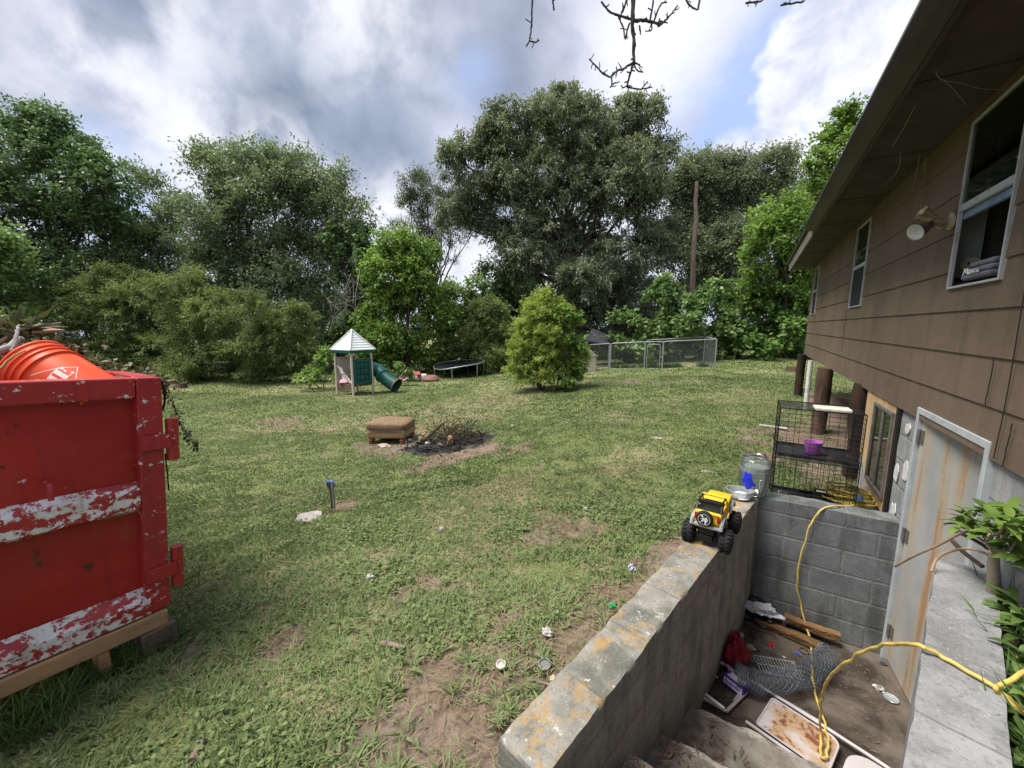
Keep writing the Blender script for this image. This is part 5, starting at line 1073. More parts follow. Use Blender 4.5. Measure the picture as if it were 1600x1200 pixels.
p = atd(636, 586, 18.6); p[2] = G(p[0], p[1]); m = MB(); m.lathe([(.2, 0), (.3, .03), (.33, .1), (.3, .17), (.2, .2), (.2, 0)], 18, Matrix.Translation(Vector(p))@Matrix.Rotation(.9, 4, 'X')@Matrix.Translation(Vector((0, .15, .1)))); o = m.build('hoop', simple('pale pink plastic', (.5, .33, .33), .6), origin=p, smooth=True); tag(o, 'pale pink plastic ring leaning on the red toy', 'toy')
for px, py, lb, cl_ in [(756, 579, 'white plastic scrap right of the trampoline', (.7, .7, .68)), (766, 580, 'greenish white scrap at the foot of the shrubs', (.55, .62, .5))]:
    p = gp3(px, py); m = MB(); m.lathe([(0, 0), (.1, 0), (.13, .08), (.07, .15), (0, .16)], 9, Matrix.Translation(Vector(p))@Matrix.Rotation(.4, 4, 'Y')); o = m.build('plastic_scrap', simple('scrap '+lb[:6], cl_, .6), origin=p); tag(o, lb, 'scrap', 'plastic scraps by the trampoline')

# ---------------------------------------------------------------- ottoman and fire pit
po = atg(607, 692); ot = thing('ottoman', 'brown fabric ottoman with thick cushion top at the fire pit', 'ottoman', po, 0)
FAB = simple('brown chenille', (.20, .135, .082), .95, 0, .3, 26, .5, .01); FABL = simple('tan ottoman base fabric', (.30, .215, .12), .95, 0, .18, 12, .4); FEET = simple('turned wood', (.17, .06, .03), .4)
OA = PSI-R(8)
def OM(tilt=0): return Matrix.Translation(Vector(po))@Matrix.Rotation(OA, 4, 'Z')@Matrix.Rotation(R(-2), 4, 'Y')
LX, LY = .84, .62
m = MB(); m.M = OM(); m.box((0, LY*.3, .20), (LX*.97, LY, .16)); m.build('base', FABL, ot, bevel=.045, seg=4, smooth=True)
m = MB(); m.M = OM(); nu, nv = 48, 20; vs = []
def spw(c, e): return math.copysign(abs(c)**e, c)
for j in range(nv+1):
    ph_ = -math.pi/2+math.pi*j/nv
    for i in range(nu):
        th_ = 2*math.pi*i/nu; x = LX*.52*spw(math.cos(ph_), .42)*spw(math.cos(th_), .30); y = LY*.535*spw(math.cos(ph_), .42)*spw(math.sin(th_), .30); z = .098*spw(math.sin(ph_), .62)
        sag = .022*mnoise.noise(Vector((x*4, y*4, 2)))+(.018 if z > 0 else 0)*math.cos(x*3)*math.cos(y*4); k_ = 1+.03*mnoise.noise(Vector((x*5, y*5, z*5+7))); vs.append((x*k_, LY*.3+y*k_, .355+z+sag-.02*x))
m.add(vs, [(j*nu+i, j*nu+(i+1) % nu, (j+1)*nu+(i+1) % nu, (j+1)*nu+i) for j in range(nv) for i in range(nu)]); m.build('cushion', FAB, ot, smooth=True)
m = MB(); m.M = OM()
for q in (.275, ): m.tube([(-LX/2-.004, LY*.3-LY*.52, q+.01), (LX/2+.004, LY*.3-LY*.52, q+.01), (LX/2+.004, LY*.3+LY*.52, q+.01), (-LX/2-.004, LY*.3+LY*.52, q+.01), (-LX/2-.004, LY*.3-LY*.52, q+.01)], .008, 6)
m.build('piping', FAB, ot)
for sx2 in (-1, 1):
    for sy in (-1, 1): m = MB(); m.lathe([(.04, -.03), (.06, .01), (.065, .03), (.05, .05), (.068, .065), (.07, .085), (.05, .105), (.05, .125)], 16, OM()@Matrix.Translation(Vector((sx2*LX*.40, LY*.3+sy*LY*.38, 0)))); m.build('foot', FEET, ot, smooth=True)
CHAR = simple('charred wood', (.02, .018, .016), .9, 0, .5, 20, .5)
def gstick(name, label, cat, a, b, r, mat, za=.02, zb=.02, group=None, r1=None):
    A = gp3(*a, za); B = gp3(*b, zb) if len(b) == 2 else np.array(b); m = MB(); P = curve(A, B, 6, 0, .06); m.tube(P, list(np.linspace(r, r1 or r*.75, 6)), 9); o = m.build(name, mat, origin=A, smooth=True); return tag(o, label, cat, group)
fa = atg(662, 690); fb = atd(694, 659, math.hypot(*(atg(690, 686)[:2]))*.985)
o = MB(); o.tube(curve(fa+np.array([0, 0, .05]), fb, 6, 0, .05), [.05, .05, .045, .045, .04, .035], 10); l_ = o.build('log', simple('mossy bark', (.20, .185, .10), .9, 0, .35, 12, .5), origin=fa, smooth=True); tag(l_, 'mossy log propped up over the ash pile', 'log')
def chunk(name, label, cat, p, s, mat, seed, group=None, flat=1.0):
    m = MB(); bm = bmesh.new(); bmesh.ops.create_icosphere(bm, subdivisions=3, radius=1)
    for v in bm.verts:
        d = 1+.45*mnoise.noise(v.co*1.6+Vector((seed, 0, 0)))+.18*mnoise.noise(v.co*4+Vector((seed, 3, 0))); v.co = Vector((v.co.x*s[0]*d, v.co.y*s[1]*d, v.co.z*s[2]*d+s[2]*.6))
    m.add([Vector(p)+v.co for v in bm.verts], [[v.index for v in f.verts] for f in bm.faces]); bm.free()
    o = m.build(name, mat, origin=p, smooth=True); return tag(o, label, cat, group)
RAWW = simple('raw split wood', (.42, .28, .15), .85, 0, .25, 12, .5)
chunk('wood_chunk', 'split pale wood chunk at the foot of the mossy log', 'wood chunk', gp3(661, 689, .03), (.10, .08, .13), RAWW, 3)
chunk('wood_chunk', 'small orange brown wood chunk in front of the brush', 'wood chunk', gp3(704, 694, 0), (.07, .06, .10), RAWW, 8)
chunk('stone', 'flat pinkish stone in front of the ottoman', 'stone', gp3(600, 697, 0), (.13, .09, .025), simple('pink stone', (.38, .29, .25), .9, 0, .2, 8), 5)
chunk('coal', 'lump of black coal at the right side of the ash', 'coal', gp3(748, 688, 0), (.09, .07, .035), CHAR, 6)
brush = thing('brush_pile', 'heap of dead twigs and brown leaves on the ash', 'brush', gp3(712, 692))
bc = gp3(712, 690); m = MB()
for i in range(150):
    a = bc+np.array([rng.normal(0, .28), rng.normal(0, .22), rng.uniform(.0, .12)]); d = nrm(np.array([rng.normal(.2, .8), rng.normal(0, .6), abs(rng.normal(.3, .45))])); L = rng.uniform(.2, .6); m.tube(curve(a, a+d*L, 4, 0, .2), [.007, .005, .004, .002], 4)
m.build('twigs', BARK_D, brush)
n = 900; P = bc+rng.normal(0, 1, (n, 3))*np.array([.24, .2, .12])+np.array([0, 0, .2]); Dv = nrm(rng.normal(0, 1, (n, 3))); V, F = leaves_arrays(P, Dv, nrm(rng.normal(0, 1, (n, 3))+.1), .05*rng.uniform(.5, 1.2, n), .022*rng.uniform(.5, 1.2, n)); fastmesh('dead_leaves', V, F, leafmat('scorched leaves', (.035, .02, .015), (.14, .10, .05), .1, .8), brush, dict(tint=np.repeat(rng.random(n), 4)))
ash = MB()
for i in range(90):
    a = rng.uniform(0, 6.28); r = .75*math.sqrt(rng.random()); x, y = FIRE[0]+math.cos(a)*r, FIRE[1]+math.sin(a)*r; p = np.array([x, y, G(x, y)+.01]); d = nrm(np.array([rng.normal(), rng.normal(), .1])); ash.tube([p, p+d*rng.uniform(.05, .22)], rng.uniform(.006, .02), 5)
o = ash.build('charcoal', CHAR, origin=FIRE); tag(o, 'scattered black charcoal bits over the fire spot', 'charcoal', kind='stuff')
for px, py, lb, c_ in [(632, 692, 'white ash clod right beside the ottoman foot', (.55, .53, .5)), (687, 696, 'crumpled silver foil in front of the ash', (.55, .58, .62)), (655, 680, 'white paper scrap behind the wood chunk', (.65, .64, .6)), (640, 689, 'second pale clod between ottoman and wood chunk', (.5, .48, .44)), (668, 694, 'grey burnt board end before the ash', (.3, .28, .25))]:
    chunk('burnt_scrap', lb, 'scrap', gp3(px, py, 0), (.055, .04, .03), simple('scrap%d' % px, c_, .8), px*.1, 'scraps round the fire pit')
# ---------------------------------------------------------------- stake with blue rag, flat rock, stumps, stones
ps = atg(519, 797); stk = thing('stake', 'short metal stake in the lawn with a blue clamp on top', 'stake', ps)
STEEL = simple('rusty steel', (.17, .13, .11), .6, .5, .3, 20); BLUE = simple('faded blue plastic', (.12, .19, .38), .5, 0, .25, 12)
kx = 4.05/FPX
m = MB(); m.tube([ps+np.array([0, 0, -.05]), ps+np.array([-.005, 0, .18]), ps+np.array([-.02, 0, .37])], .012, 8); m.build('rod', STEEL, stk); m = MB(); m.tube([ps+np.array([.03, .01, -.05]), ps+np.array([.03, .01, .30])], .012, 8); m.build('rod', simple('grey steel', (.3, .3, .3), .5, .5), stk)
m = MB(); e = np.array([math.cos(PSI), math.sin(PSI), 0])
m.tube([ps-e*.045+np.array([0, 0, .33]), ps-e*.02+np.array([0, 0, .35]), ps+e*.03+np.array([0, 0, .335]), ps+e*.055+np.array([0, 0, .28])], [.012, .022, .02, .012], 8); m.tube([ps-e*.04+np.array([0, 0, .33]), ps-e*.028+np.array([0, 0, .26])], [.014, .009], 8); m.tube([ps-e*.03+np.array([0, 0, .40]), ps+e*.0+np.array([0, 0, .34])], .006, 6); m.build('clamp', BLUE, stk, smooth=True)
ROCK = simple('grey rock', (.30, .28, .26), .9, 0, .25, 9, .5)
chunk('rock', 'flat grey rock left of the metal stake', 'rock', gp3(484, 810, -.03), (.17, .12, .045), ROCK, 2)
chunk('rock', 'pale flat stone out on the middle of the lawn', 'rock', gp3(1030, 685, -.02), (.13, .06, .025), ROCK, 12)
chunk('rock', 'pale flat stone nearest the water jar', 'rock', gp3(1108, 738, -.02), (.10, .06, .022), ROCK, 14)
for px, py, rr, hh, lb in [(1238, 580, .20, .17, 'cut tree stump on the lawn near the house'), (285, 606, .16, .2, 'small cut stump at the edge of the olive thicket')]:
    p = gp3(px, py); m = MB(); m.tube([p-np.array([0, 0, .1]), p+np.array([0, 0, hh*.4]), p+np.array([0, 0, hh])], [rr*1.45, rr*1.08, rr], 14); o = m.build('stump', POSTB, origin=p, smooth=True); tag(o, lb, 'stump')
# dead trunk
pd = atd(1076, 560, 25); pd[2] = G(pd[0], pd[1]); dt = thing('dead_tree', 'bare dead tree trunk standing before the hedge', 'dead tree', pd)
m = MB(); top = atd(1090, 283, 25); P = [lerp(pd-np.array([0, 0, .2]), top, i/10)+rng.normal(0, .025, 3)*[1, 1, 0] for i in range(11)]; m.tube(P, list(np.linspace(.23, .10, 11)), 12); m.build('trunk', BARK_P, dt, smooth=True)
m = MB()
for i, (sx2, L) in enumerate([(5, .8), (6, .5), (7, .7), (8, .5), (4, .4)]):
    a = P[sx2]; m.tube(curve(a, a+np.array([rng.choice([-1, 1])*L*.7, 0, L*.35]), 5, 0, .2), [.05, .04, .03, .02, .012], 6)
m.build('broken_limb', BARK_P, dt)
# dead grey twigs in the vine tree
vt = thing('dead_branch', 'tangle of dead grey branches hanging behind the playhouse roof', 'branch', atd(530, 470, 20.6)); m = MB()
for i in range(26):
    a = atd(rng.uniform(500, 565), rng.uniform(420, 500), 20.6); b = atd(rng.uniform(505, 570), rng.uniform(450, 545), 20.3+rng.uniform(-.4, .4)); m.tube(curve(a, lerp(a, b, .75), 7, -.1, .35), [.02, .017, .015, .012, .01, .007, .004], 5)
m.build('wood', barkmat('bleached twigs', (.14, .12, .105), (.32, .29, .26)), vt)

# ---------------------------------------------------------------- kennel
WIRE = simple('zinc wire', (.22, .23, .25), .4, .6, .1, 5, 0); KP = simple('zinc post', (.36, .375, .40), .4, .5, .1, 6, .05)
kc = [atd(1117, 571, 17.0), atd(1034, 577, 17.6), atd(1007, 573, 18.0), atd(953, 575, 18.7), atd(920, 577, 19.5)]
for p in kc: p[2] = G(p[0], p[1])-.02
kbk = atd(1099, 563, 18.9); kbk[2] = G(kbk[0], kbk[1]); kbl = kc[-1]+(kbk-kc[0]); kbl[2] = G(kbl[0], kbl[1])
ken = thing('kennel', 'chain link dog kennel with a gate beside the hedge', 'kennel', kc[1]); KH = 1.24
def mesh_panel(mb, a, b, h, step=.085):
    a = np.array(a); b = np.array(b); L = np.hypot(b[0]-a[0], b[1]-a[1]); n = int(L/step)+1; k = int(h/step)
    for i in range(-k, n):
        for sg in (0, 1):
            x0 = i*step; x1 = x0+h; z0, z1 = (0, h) if sg == 0 else (h, 0)
            if x0 < 0: z0 = z0+(z1-z0)*(-x0)/h; x0 = 0
            if x1 > L: z1 = z1-(z1-z0)*(x1-L)/(x1-x0); x1 = L
            if x1 <= x0: continue
            mb.tube([lerp(a, b, x0/L)+np.array([0, 0, z0+.04]), lerp(a, b, x1/L)+np.array([0, 0, z1+.04])], .0022, 3, False)
def kpanel(a, b, name='chain_link_panel', h=KH, r=.022):
    a = np.array(a); b = np.array(b); m = MB(); ra = nrm(b-a); c = .08
    m.tube([a, a+np.array([0, 0, h-c]), a+np.array([0, 0, h-.02])+ra*.025, a+ra*c+np.array([0, 0, h]), b-ra*c+np.array([0, 0, h]), b+np.array([0, 0, h-.02])-ra*.025, b+np.array([0, 0, h-c]), b], r, 8); m.tube([a+np.array([0, 0, .03]), b+np.array([0, 0, .03])], r*.45, 6)
    f = m.build(name, KP, ken, smooth=True); w_ = MB(); mesh_panel(w_, a, b, h-.05); w_.build('wire_mesh', WIRE, f); return f
rb = nrm(kc[0]-kc[-1])*.02
kpanel(kc[1]+rb, kc[0]); kpanel(kc[3]+rb, kc[2]-rb); kpanel(kc[4], kc[3]-rb); kpanel(kc[0], kbk); kpanel(kbl, kbk); 
m = MB(); m.tube([kc[2], kc[2]+np.array([0, 0, KH]), kc[1]+np.array([0, 0, KH]), kc[1]], .022, 8); m.build('gate_frame', KP, ken, smooth=True)
gt = kpanel(lerp(kc[2], kc[1], .12), lerp(kc[2], kc[1], .86), 'gate', KH-.12, .016)
m = MB(); q_ = lerp(kc[2], kc[1], .92)+np.array([0, 0, .55]); m.box(q_, (.10, .05, .04)); m.build('latch', KP, gt)
# plank top edge cover
m = MB(); m.tube([kc[3]+np.array([0, 0, KH+.05]), kbk+np.array([0, 0, KH+.12])], .03, 6); 
pdh = atd(921, 580, 18.2); pdh[2] = G(pdh[0], pdh[1]); dh = thing('doghouse', 'tan plastic doghouse behind the lone bush at the kennel end', 'doghouse', pdh, PSI); m = MB(); m.M = Matrix.Translation(Vector(pdh))@Matrix.Rotation(PSI, 4, 'Z')
m.box((0, .35, .36), (.62, .7, .72)); m.build('body', TANP, dh, bevel=.04); m = MB(); m.M = Matrix.Translation(Vector(pdh))@Matrix.Rotation(PSI, 4, 'Z'); m.hexa([(-.38, -.08, .70), (.38, -.08, .70), (.38, .78, .70), (-.38, .78, .70)], [(-.08, -.05, .98), (.08, -.05, .98), (.08, .75, .98), (-.08, .75, .98)]); m.build('roof', simple('taupe roof', (.3, .27, .24), .6), dh, bevel=.02)
pt = atd(940, 560, 20.5); pt[2] = G(pt[0], pt[1]); tp = thing('shade_tarp', 'dark grey tarp roof over the left end of the kennel', 'tarp', pt); m = MB()
cs = [atd(915, 533, 20), atd(952, 540, 20), atd(962, 530, 22.5), atd(925, 514, 22.5)]; m.hexa(cs, [c+np.array([0, 0, .05]) for c in cs]); m.hexa([cs[0], cs[1], cs[1]+[0, .02, 0], cs[0]+[0, .02, 0]], [cs[3], cs[2], cs[2]+[0, .02, .03], cs[3]+[0, .02, .03]]); m.build('sheet', simple('dark tarp', (.035, .033, .045), .7), tp)
for c in cs: m = MB(); m.tube([np.array([c[0], c[1], G(c[0], c[1])]), c], .03, 6); m.build('pole', KP, tp)
sp = []
for i in range(26):
    t_ = rng.random(); k = rng.integers(0, 3); q_ = lerp(kc[k], kc[k+1], t_)+np.array([-.1, .35, 0]); sp.append((q_[0], q_[1], .16, 60, .28, .03, 1.0))
blades('weeds', 'tall weeds growing inside the kennel fence', 'weeds', sp, LONGG, kind='stuff')
# ---------------------------------------------------------------- toy truck on the wall
YEL = simple('yellow toy plastic', (.72, .46, .02), .35, 0, .06, 5, .03, spec=.5); BLKP = simple('black toy plastic', (.012, .012, .013), .4); TYRE = simple('toy tyre rubber', (.014, .014, .015), .75); SILV = simple('silver toy trim', (.45, .47, .5), .35, .5); REDL = simple('red tail lens', (.35, .015, .01), .3); WHT = simple('white decal', (.75, .75, .73), .6)
pRL, pRR, pFR = atz(1075, 830, .215), atz(1136, 844, .215), atz(1152, 811, .215)
oc = (pRL+pRR)/2; fx = nrm(pRR-pRL); fyv = nrm(np.cross([0, 0, 1.], fx)); half = np.linalg.norm(pRR-pRL)/2-.004; WB = .33; fyv = nrm(np.array([.12, .99, 0])); fx = np.array([fyv[1], -fyv[0], 0])
BZ = .034
TM0 = Matrix(((fx[0], fyv[0], 0, oc[0]), (fx[1], fyv[1], 0, oc[1]), (0, 0, 1, oc[2]), (0, 0, 0, 1)))
TM = TM0@Matrix.Translation((0, .01, BZ))@Matrix.Diagonal((1, 1, 1, 1))
tk = thing('toy_truck', 'yellow toy off road truck with big black tyres on the rusty wall', 'toy truck', oc-np.array([0, 0, .06]))
def tb(boxes, name, mat, parent=tk, bevel=.004, seg=2, smooth=True):
    m = MB(); m.M = TM
    for b in boxes:
        if len(b) == 2: m.box(*b)
        else: m.hexa(*b[:2])
    return m.build(name, mat, parent, bevel=bevel, seg=seg, smooth=smooth)
hw = .086
# body tub
m = MB(); m.M = TM
z0, z1 = .062, .150
m.hexa([(-hw, -.055, z0), (hw, -.055, z0), (hw, .09, z0), (-hw, .09, z0)], [(-hw*.97, -.045, z1), (hw*.97, -.045, z1), (hw*.97, .09, z1), (-hw*.97, .09, z1)])
for s in (-1, 1): m.hexa([(s*hw, .0905, z0), (s*hw*.80, .0905, z0), (s*hw*.80, .17, z0), (s*hw, .17, z0)][::s], [(s*hw*.97, .0905, z1), (s*hw*.80, .0905, z1), (s*hw*.80, .17, z1), (s*hw*.97, .17, z1)][::s])
m.hexa([(-hw, .1705, z0), (hw, .1705, z0), (hw*.92, .40, z0), (-hw*.92, .40, z0)], [(-hw*.97, .1705, z1+.006), (hw*.97, .1705, z1+.006), (hw*.88, .40, z1-.006), (-hw*.88, .40, z1-.006)])
m.build('body', YEL, tk, bevel=.010, seg=3, smooth=True)
tb([((0, .03, .152), (.15, .11, .012)), ((0, .13, .09), (.135, .075, .03)), ((-.033, .105, .135), (.045, .022, .06)), ((.033, .105, .135), (.045, .022, .06)), ((0, .16, .145), (.13, .016, .03))], 'interior', BLKP)
# windscreen frame in yellow, roll bar in black
m = MB(); m.M = TM; m.tube([(-.080, .170, .15), (-.074, .140, .204), (.074, .140, .204), (.080, .170, .15)], .008, 8); m.build('windscreen_frame', YEL, tk, smooth=True)
m = MB(); m.M = TM
m.tube([(-.078, .0, .148), (-.072, .012, .204), (.072, .012, .204), (.078, .0, .148)], .009, 8); m.tube([(-.072, .012, .202), (-.072, .138, .202)], .006, 8); m.tube([(.072, .012, .202), (.072, .138, .202)], .006, 8); m.tube([(-.076, -.03, .15), (-.073, .012, .196)], .006, 6); m.tube([(.076, -.03, .15), (.073, .012, .196)], .006, 6); m.box((0, .006, .196), (.15, .006, .022))
m.build('roll_bar', BLKP, tk, smooth=True)
Ry = Matrix.Translation(Vector((-.012, -.072, .112)))@Matrix.Rotation(R(90), 4, 'X')
m = MB(); m.M = TM; m.lathe([(0, -.018), (.046, -.018), (.053, -.010), (.053, .010), (.046, .018), (.040, .019), (0, .019)], 28, Ry); sw = m.build('spare_tyre', TYRE, tk, smooth=True)
m = MB(); m.M = TM@Ry
for k in range(16):
    a = rng.uniform(0, 6.28); r = rng.uniform(.004, .034); c = Vector((r*math.cos(a), r*math.sin(a), .0196)); n_ = 6; s0 = rng.uniform(.003, .010)
    m.add([c+Vector((s0*math.cos(q*6.283/n_)*rng.uniform(.4, 1.2), s0*math.sin(q*6.283/n_)*rng.uniform(.4, 1.2), 0)) for q in range(n_)], [list(range(n_))])
for k in range(5): a = k*1.2566+.4; m.add([Vector((.004*math.cos(a+1.57), .004*math.sin(a+1.57), .0197)), Vector((.026*math.cos(a), .026*math.sin(a), .0197)), Vector((-.004*math.cos(a+1.57), -.004*math.sin(a+1.57), .0197))], [(0, 1, 2)])
m.add([Vector((.038*math.cos(a*.2094), .038*math.sin(a*.2094), .0195)) for a in range(30)]+[Vector((.0355*math.cos(a*.2094), .0355*math.sin(a*.2094), .0195)) for a in range(30)], [(a, (a+1) % 30, 30+(a+1) % 30, 30+a) for a in range(30)])
m.build('cover_print', WHT, sw)
for s in (-1, 1): tb([((s*.070, -.053, .115), (.020, .012, .042))], 'tail_light', REDL)
tb([((.052, -.0545, .138), (.04, .005, .006)), ((.052, -.0575, .078), (.045, .005, .005))], 'badge', BLKP, bevel=.001)
tb([((0, -.060, .056), (.19, .028, .022))], 'bumper', SILV, bevel=.008)
for s in (-1, 1):
    for yy in (.0, WB):
        m = MB(); m.M = TM; n_ = 8; pts = [(s*(hw+.006), yy+.075*math.cos(math.pi*i/n_), .055+.055*math.sin(math.pi*i/n_)) for i in range(n_+1)]; m.tube(pts, .011, 6); m.build('fender', SILV, tk, smooth=True)
TM1 = TM; TM = TM0
tb([((0, .17, .06), (.10, .44, .06)), ((0, -.02, .0), (.085, .06, .05)), ((0, .17, .02), (.06, .36, .04))], 'chassis', BLKP, bevel=.008)
for yy in (0, WB):
    m = MB(); m.M = TM; m.tube([(-half, yy, 0), (half, yy, 0)], .013, 8); m.lathe([(0, -.03), (.026, -.02), (.03, 0), (.026, .02), (0, .03)], 12, Matrix.Translation(Vector((.0, yy, -.003)))); m.tube([(-.05, yy, .0), (-.06, yy-.03, .07)], .008, 6); m.tube([(.05, yy, .0), (.06, yy-.03, .07)], .008, 6); m.build('axle', BLKP, tk, smooth=True)
    for s in (-1, 1):
        Wm = TM@Matrix.Translation(Vector((s*half, yy, 0)))@Matrix.Rotation(R(90)*s, 4, 'Y'); RW_, HWd = .076, .037
        m = MB(); m.lathe([(.034, -HWd), (.062, -HWd), (.072, -HWd*.7), (RW_, -HWd*.3), (RW_, HWd*.3), (.072, HWd*.7), (.062, HWd), (.034, HWd), (.034, -HWd)], 32, Wm)
        for k in range(18):
            a = k*6.2832/18
            for e in (-1, 1): m.M = Wm@Matrix.Rotation(a+e*.085, 4, 'Z'); m.box((RW_+.001, 0, e*.017), (.009, .013, .022), Matrix.Rotation(e*.35, 4, 'X'))
        m.M = Matrix(); ty = m.build('wheel', TYRE, tk, smooth=True)
        m = MB(); m.lathe([(0, HWd*.5), (.012, HWd*.55), (.03, HWd*.35), (.035, HWd*.9), (.033, HWd*.95), (.030, HWd*.2), (0, HWd*.2)], 20, Wm); m.build('rim', BLKP, ty, smooth=True)
# ---------------------------------------------------------------- water jar and bowl
def clear(name, col, rough=.08, ior=1.2, trans=.9, mixw=.25):
    t = NT(name); t.t.nodes.remove(t.b); tr = t.n('BsdfTransparent'); t.set(tr.inputs[0], col); g = t.n('BsdfGlossy'); g.inputs['Roughness'].default_value = rough; d = t.n('BsdfDiffuse'); t.set(d.inputs[0], (.90, .96, .97)); d2 = t.n('BsdfTranslucent'); t.set(d2.inputs[0], (.90, .96, .97))
    m0 = t.n('MixShader'); m0.inputs[0].default_value = .5; t.t.links.new(d.outputs[0], m0.inputs[1]); t.t.links.new(d2.outputs[0], m0.inputs[2])
    m1 = t.n('MixShader'); m1.inputs[0].default_value = mixw; t.t.links.new(tr.outputs[0], m1.inputs[1]); t.t.links.new(m0.outputs[0], m1.inputs[2])
    f = t.n('Fresnel', i_IOR=1.45); m2 = t.n('MixShader'); t.set(m2.inputs[0], f.outputs[0]); t.t.links.new(m1.outputs[0], m2.inputs[1]); t.t.links.new(g.outputs[0], m2.inputs[2]); t.t.links.new(m2.outputs[0], t.out.inputs[0]); return t.m
JARM = clear('cloudy jar plastic', (.93, .95, .95), .07, mixw=.14); WATER = clear('cloudy water', (.80, .86, .85), .03, mixw=.36); BOWLM = clear('frosted bowl plastic', (.9, .92, .92), .2, mixw=.5)
pj = np.array([.105, 4.01, .157]); jar = thing('water_jar', 'clear barrel shaped drink jar with a blue patch on the wall corner', 'jar', pj); Jm = Matrix.Translation(Vector(pj))
prof = [(0, .0), (.085, 0), (.098, .006), (.104, .03), (.112, .055), (.121, .10), (.125, .16), (.125, .20)]
for z in (.222, .248, .274): prof += [(.124-(z-.2)*.12, z-.006), (.128-(z-.2)*.14, z), (.122-(z-.2)*.14, z+.008)]
prof += [(.112, .30), (.100, .318), (.084, .328), (.078, .332), (.078, .345), (.083, .348), (.083, .360), (.076, .362)]
m = MB(); m.lathe(prof, 48, Jm); m.build('jar_shell', JARM, jar, smooth=True)
m = MB(); m.lathe([(0, .006), (.092, .008), (.100, .032), (.108, .056), (.117, .10), (.121, .16), (.121, .20), (.119, .25), (0, .25)], 40, Jm); m.build('water', WATER, jar, smooth=True)
va = math.atan2(-pj[1], -pj[0])
def onj(t, z, off=.0022):
    r = np.interp(z, [0, .03, .055, .10, .16, .2, .3], [.10, .104, .112, .121, .125, .125, .112])+off; a = va+t/.125; return pj+np.array([r*math.cos(a), r*math.sin(a), z])
bl = [(-.072, .165), (-.062, .19), (-.050, .175), (-.030, .18), (-.018, .15), (-.022, .135), (.002, .10), (-.005, .085), (-.022, .09), (-.018, .06), (-.03, .02), (-.052, .02), (-.055, .06), (-.062, .075), (-.058, .09), (-.083, .105), (-.085, .125), (-.07, .135)]
bl = [(-.045+(a_+.045)*1.35, .125+(b_-.105)*1.25) for a_, b_ in bl]; m = MB(); cb = (-.045, .14)
for ring in range(3):
    pass
vs = []; K = 4
for k in range(K+1):
    for t_, z_ in bl: s = k/K; vs.append(onj(cb[0]+(t_-cb[0])*max(s, .01), cb[1]+(z_-cb[1])*max(s, .01)))
nb_ = len(bl); m.add(vs, [(k*nb_+i, k*nb_+(i+1) % nb_, (k+1)*nb_+(i+1) % nb_, (k+1)*nb_+i) for k in range(K) for i in range(nb_)]); m.build('blue_patch', simple('deep blue film', (.015, .03, .52), .45, 0, .3, 20), jar)
m = MB(); vs = [onj(.042+e*.006, .07+.012*k, .003) for k in range(9) for e in (0, 1)]; m.add(vs, [(2*k, 2*k+1, 2*k+3, 2*k+2) for k in range(8)]); m.tube([onj(.04, .075, .004), onj(.025, .06, .004)], .003, 5); m.tube([onj(.045, .17, .004), onj(.055, .168, .004)], .004, 5); m.build('level_strip', WHT, jar)
pbw = np.array([.005, 3.83, .158]); bw_ = thing('plastic_bowl', 'frosted plastic tub holding a white lid in front of the jar', 'bowl', pbw); Bm = Matrix.Translation(Vector(pbw))@Matrix.Rotation(.3, 4, 'Z')@Matrix.Diagonal((1.12, .9, 1, 1))
m = MB(); m.lathe([(0, 0), (.072, 0), (.082, .01), (.094, .07), (.100, .072), (.100, .078), (.093, .078), (.080, .014), (0, .006)], 36, Bm); m.build('shell', BOWLM, bw_, smooth=True)
pl = thing('round_lid', 'white round lid lying in the frosted tub', 'lid', pbw+np.array([0, 0, .012])); m = MB(); m.lathe([(0, .0), (.066, 0), (.072, .006), (.066, .012), (.052, .010), (0, .010)], 30, Matrix.Translation(Vector(pbw)+Vector((.012, -.01, .02)))@Matrix.Rotation(.12, 4, 'X')); m.build('disc', simple('white lid plastic', (.74, .75, .78), .4), pl, smooth=True)  # loose white lid resting inside the frosted tub
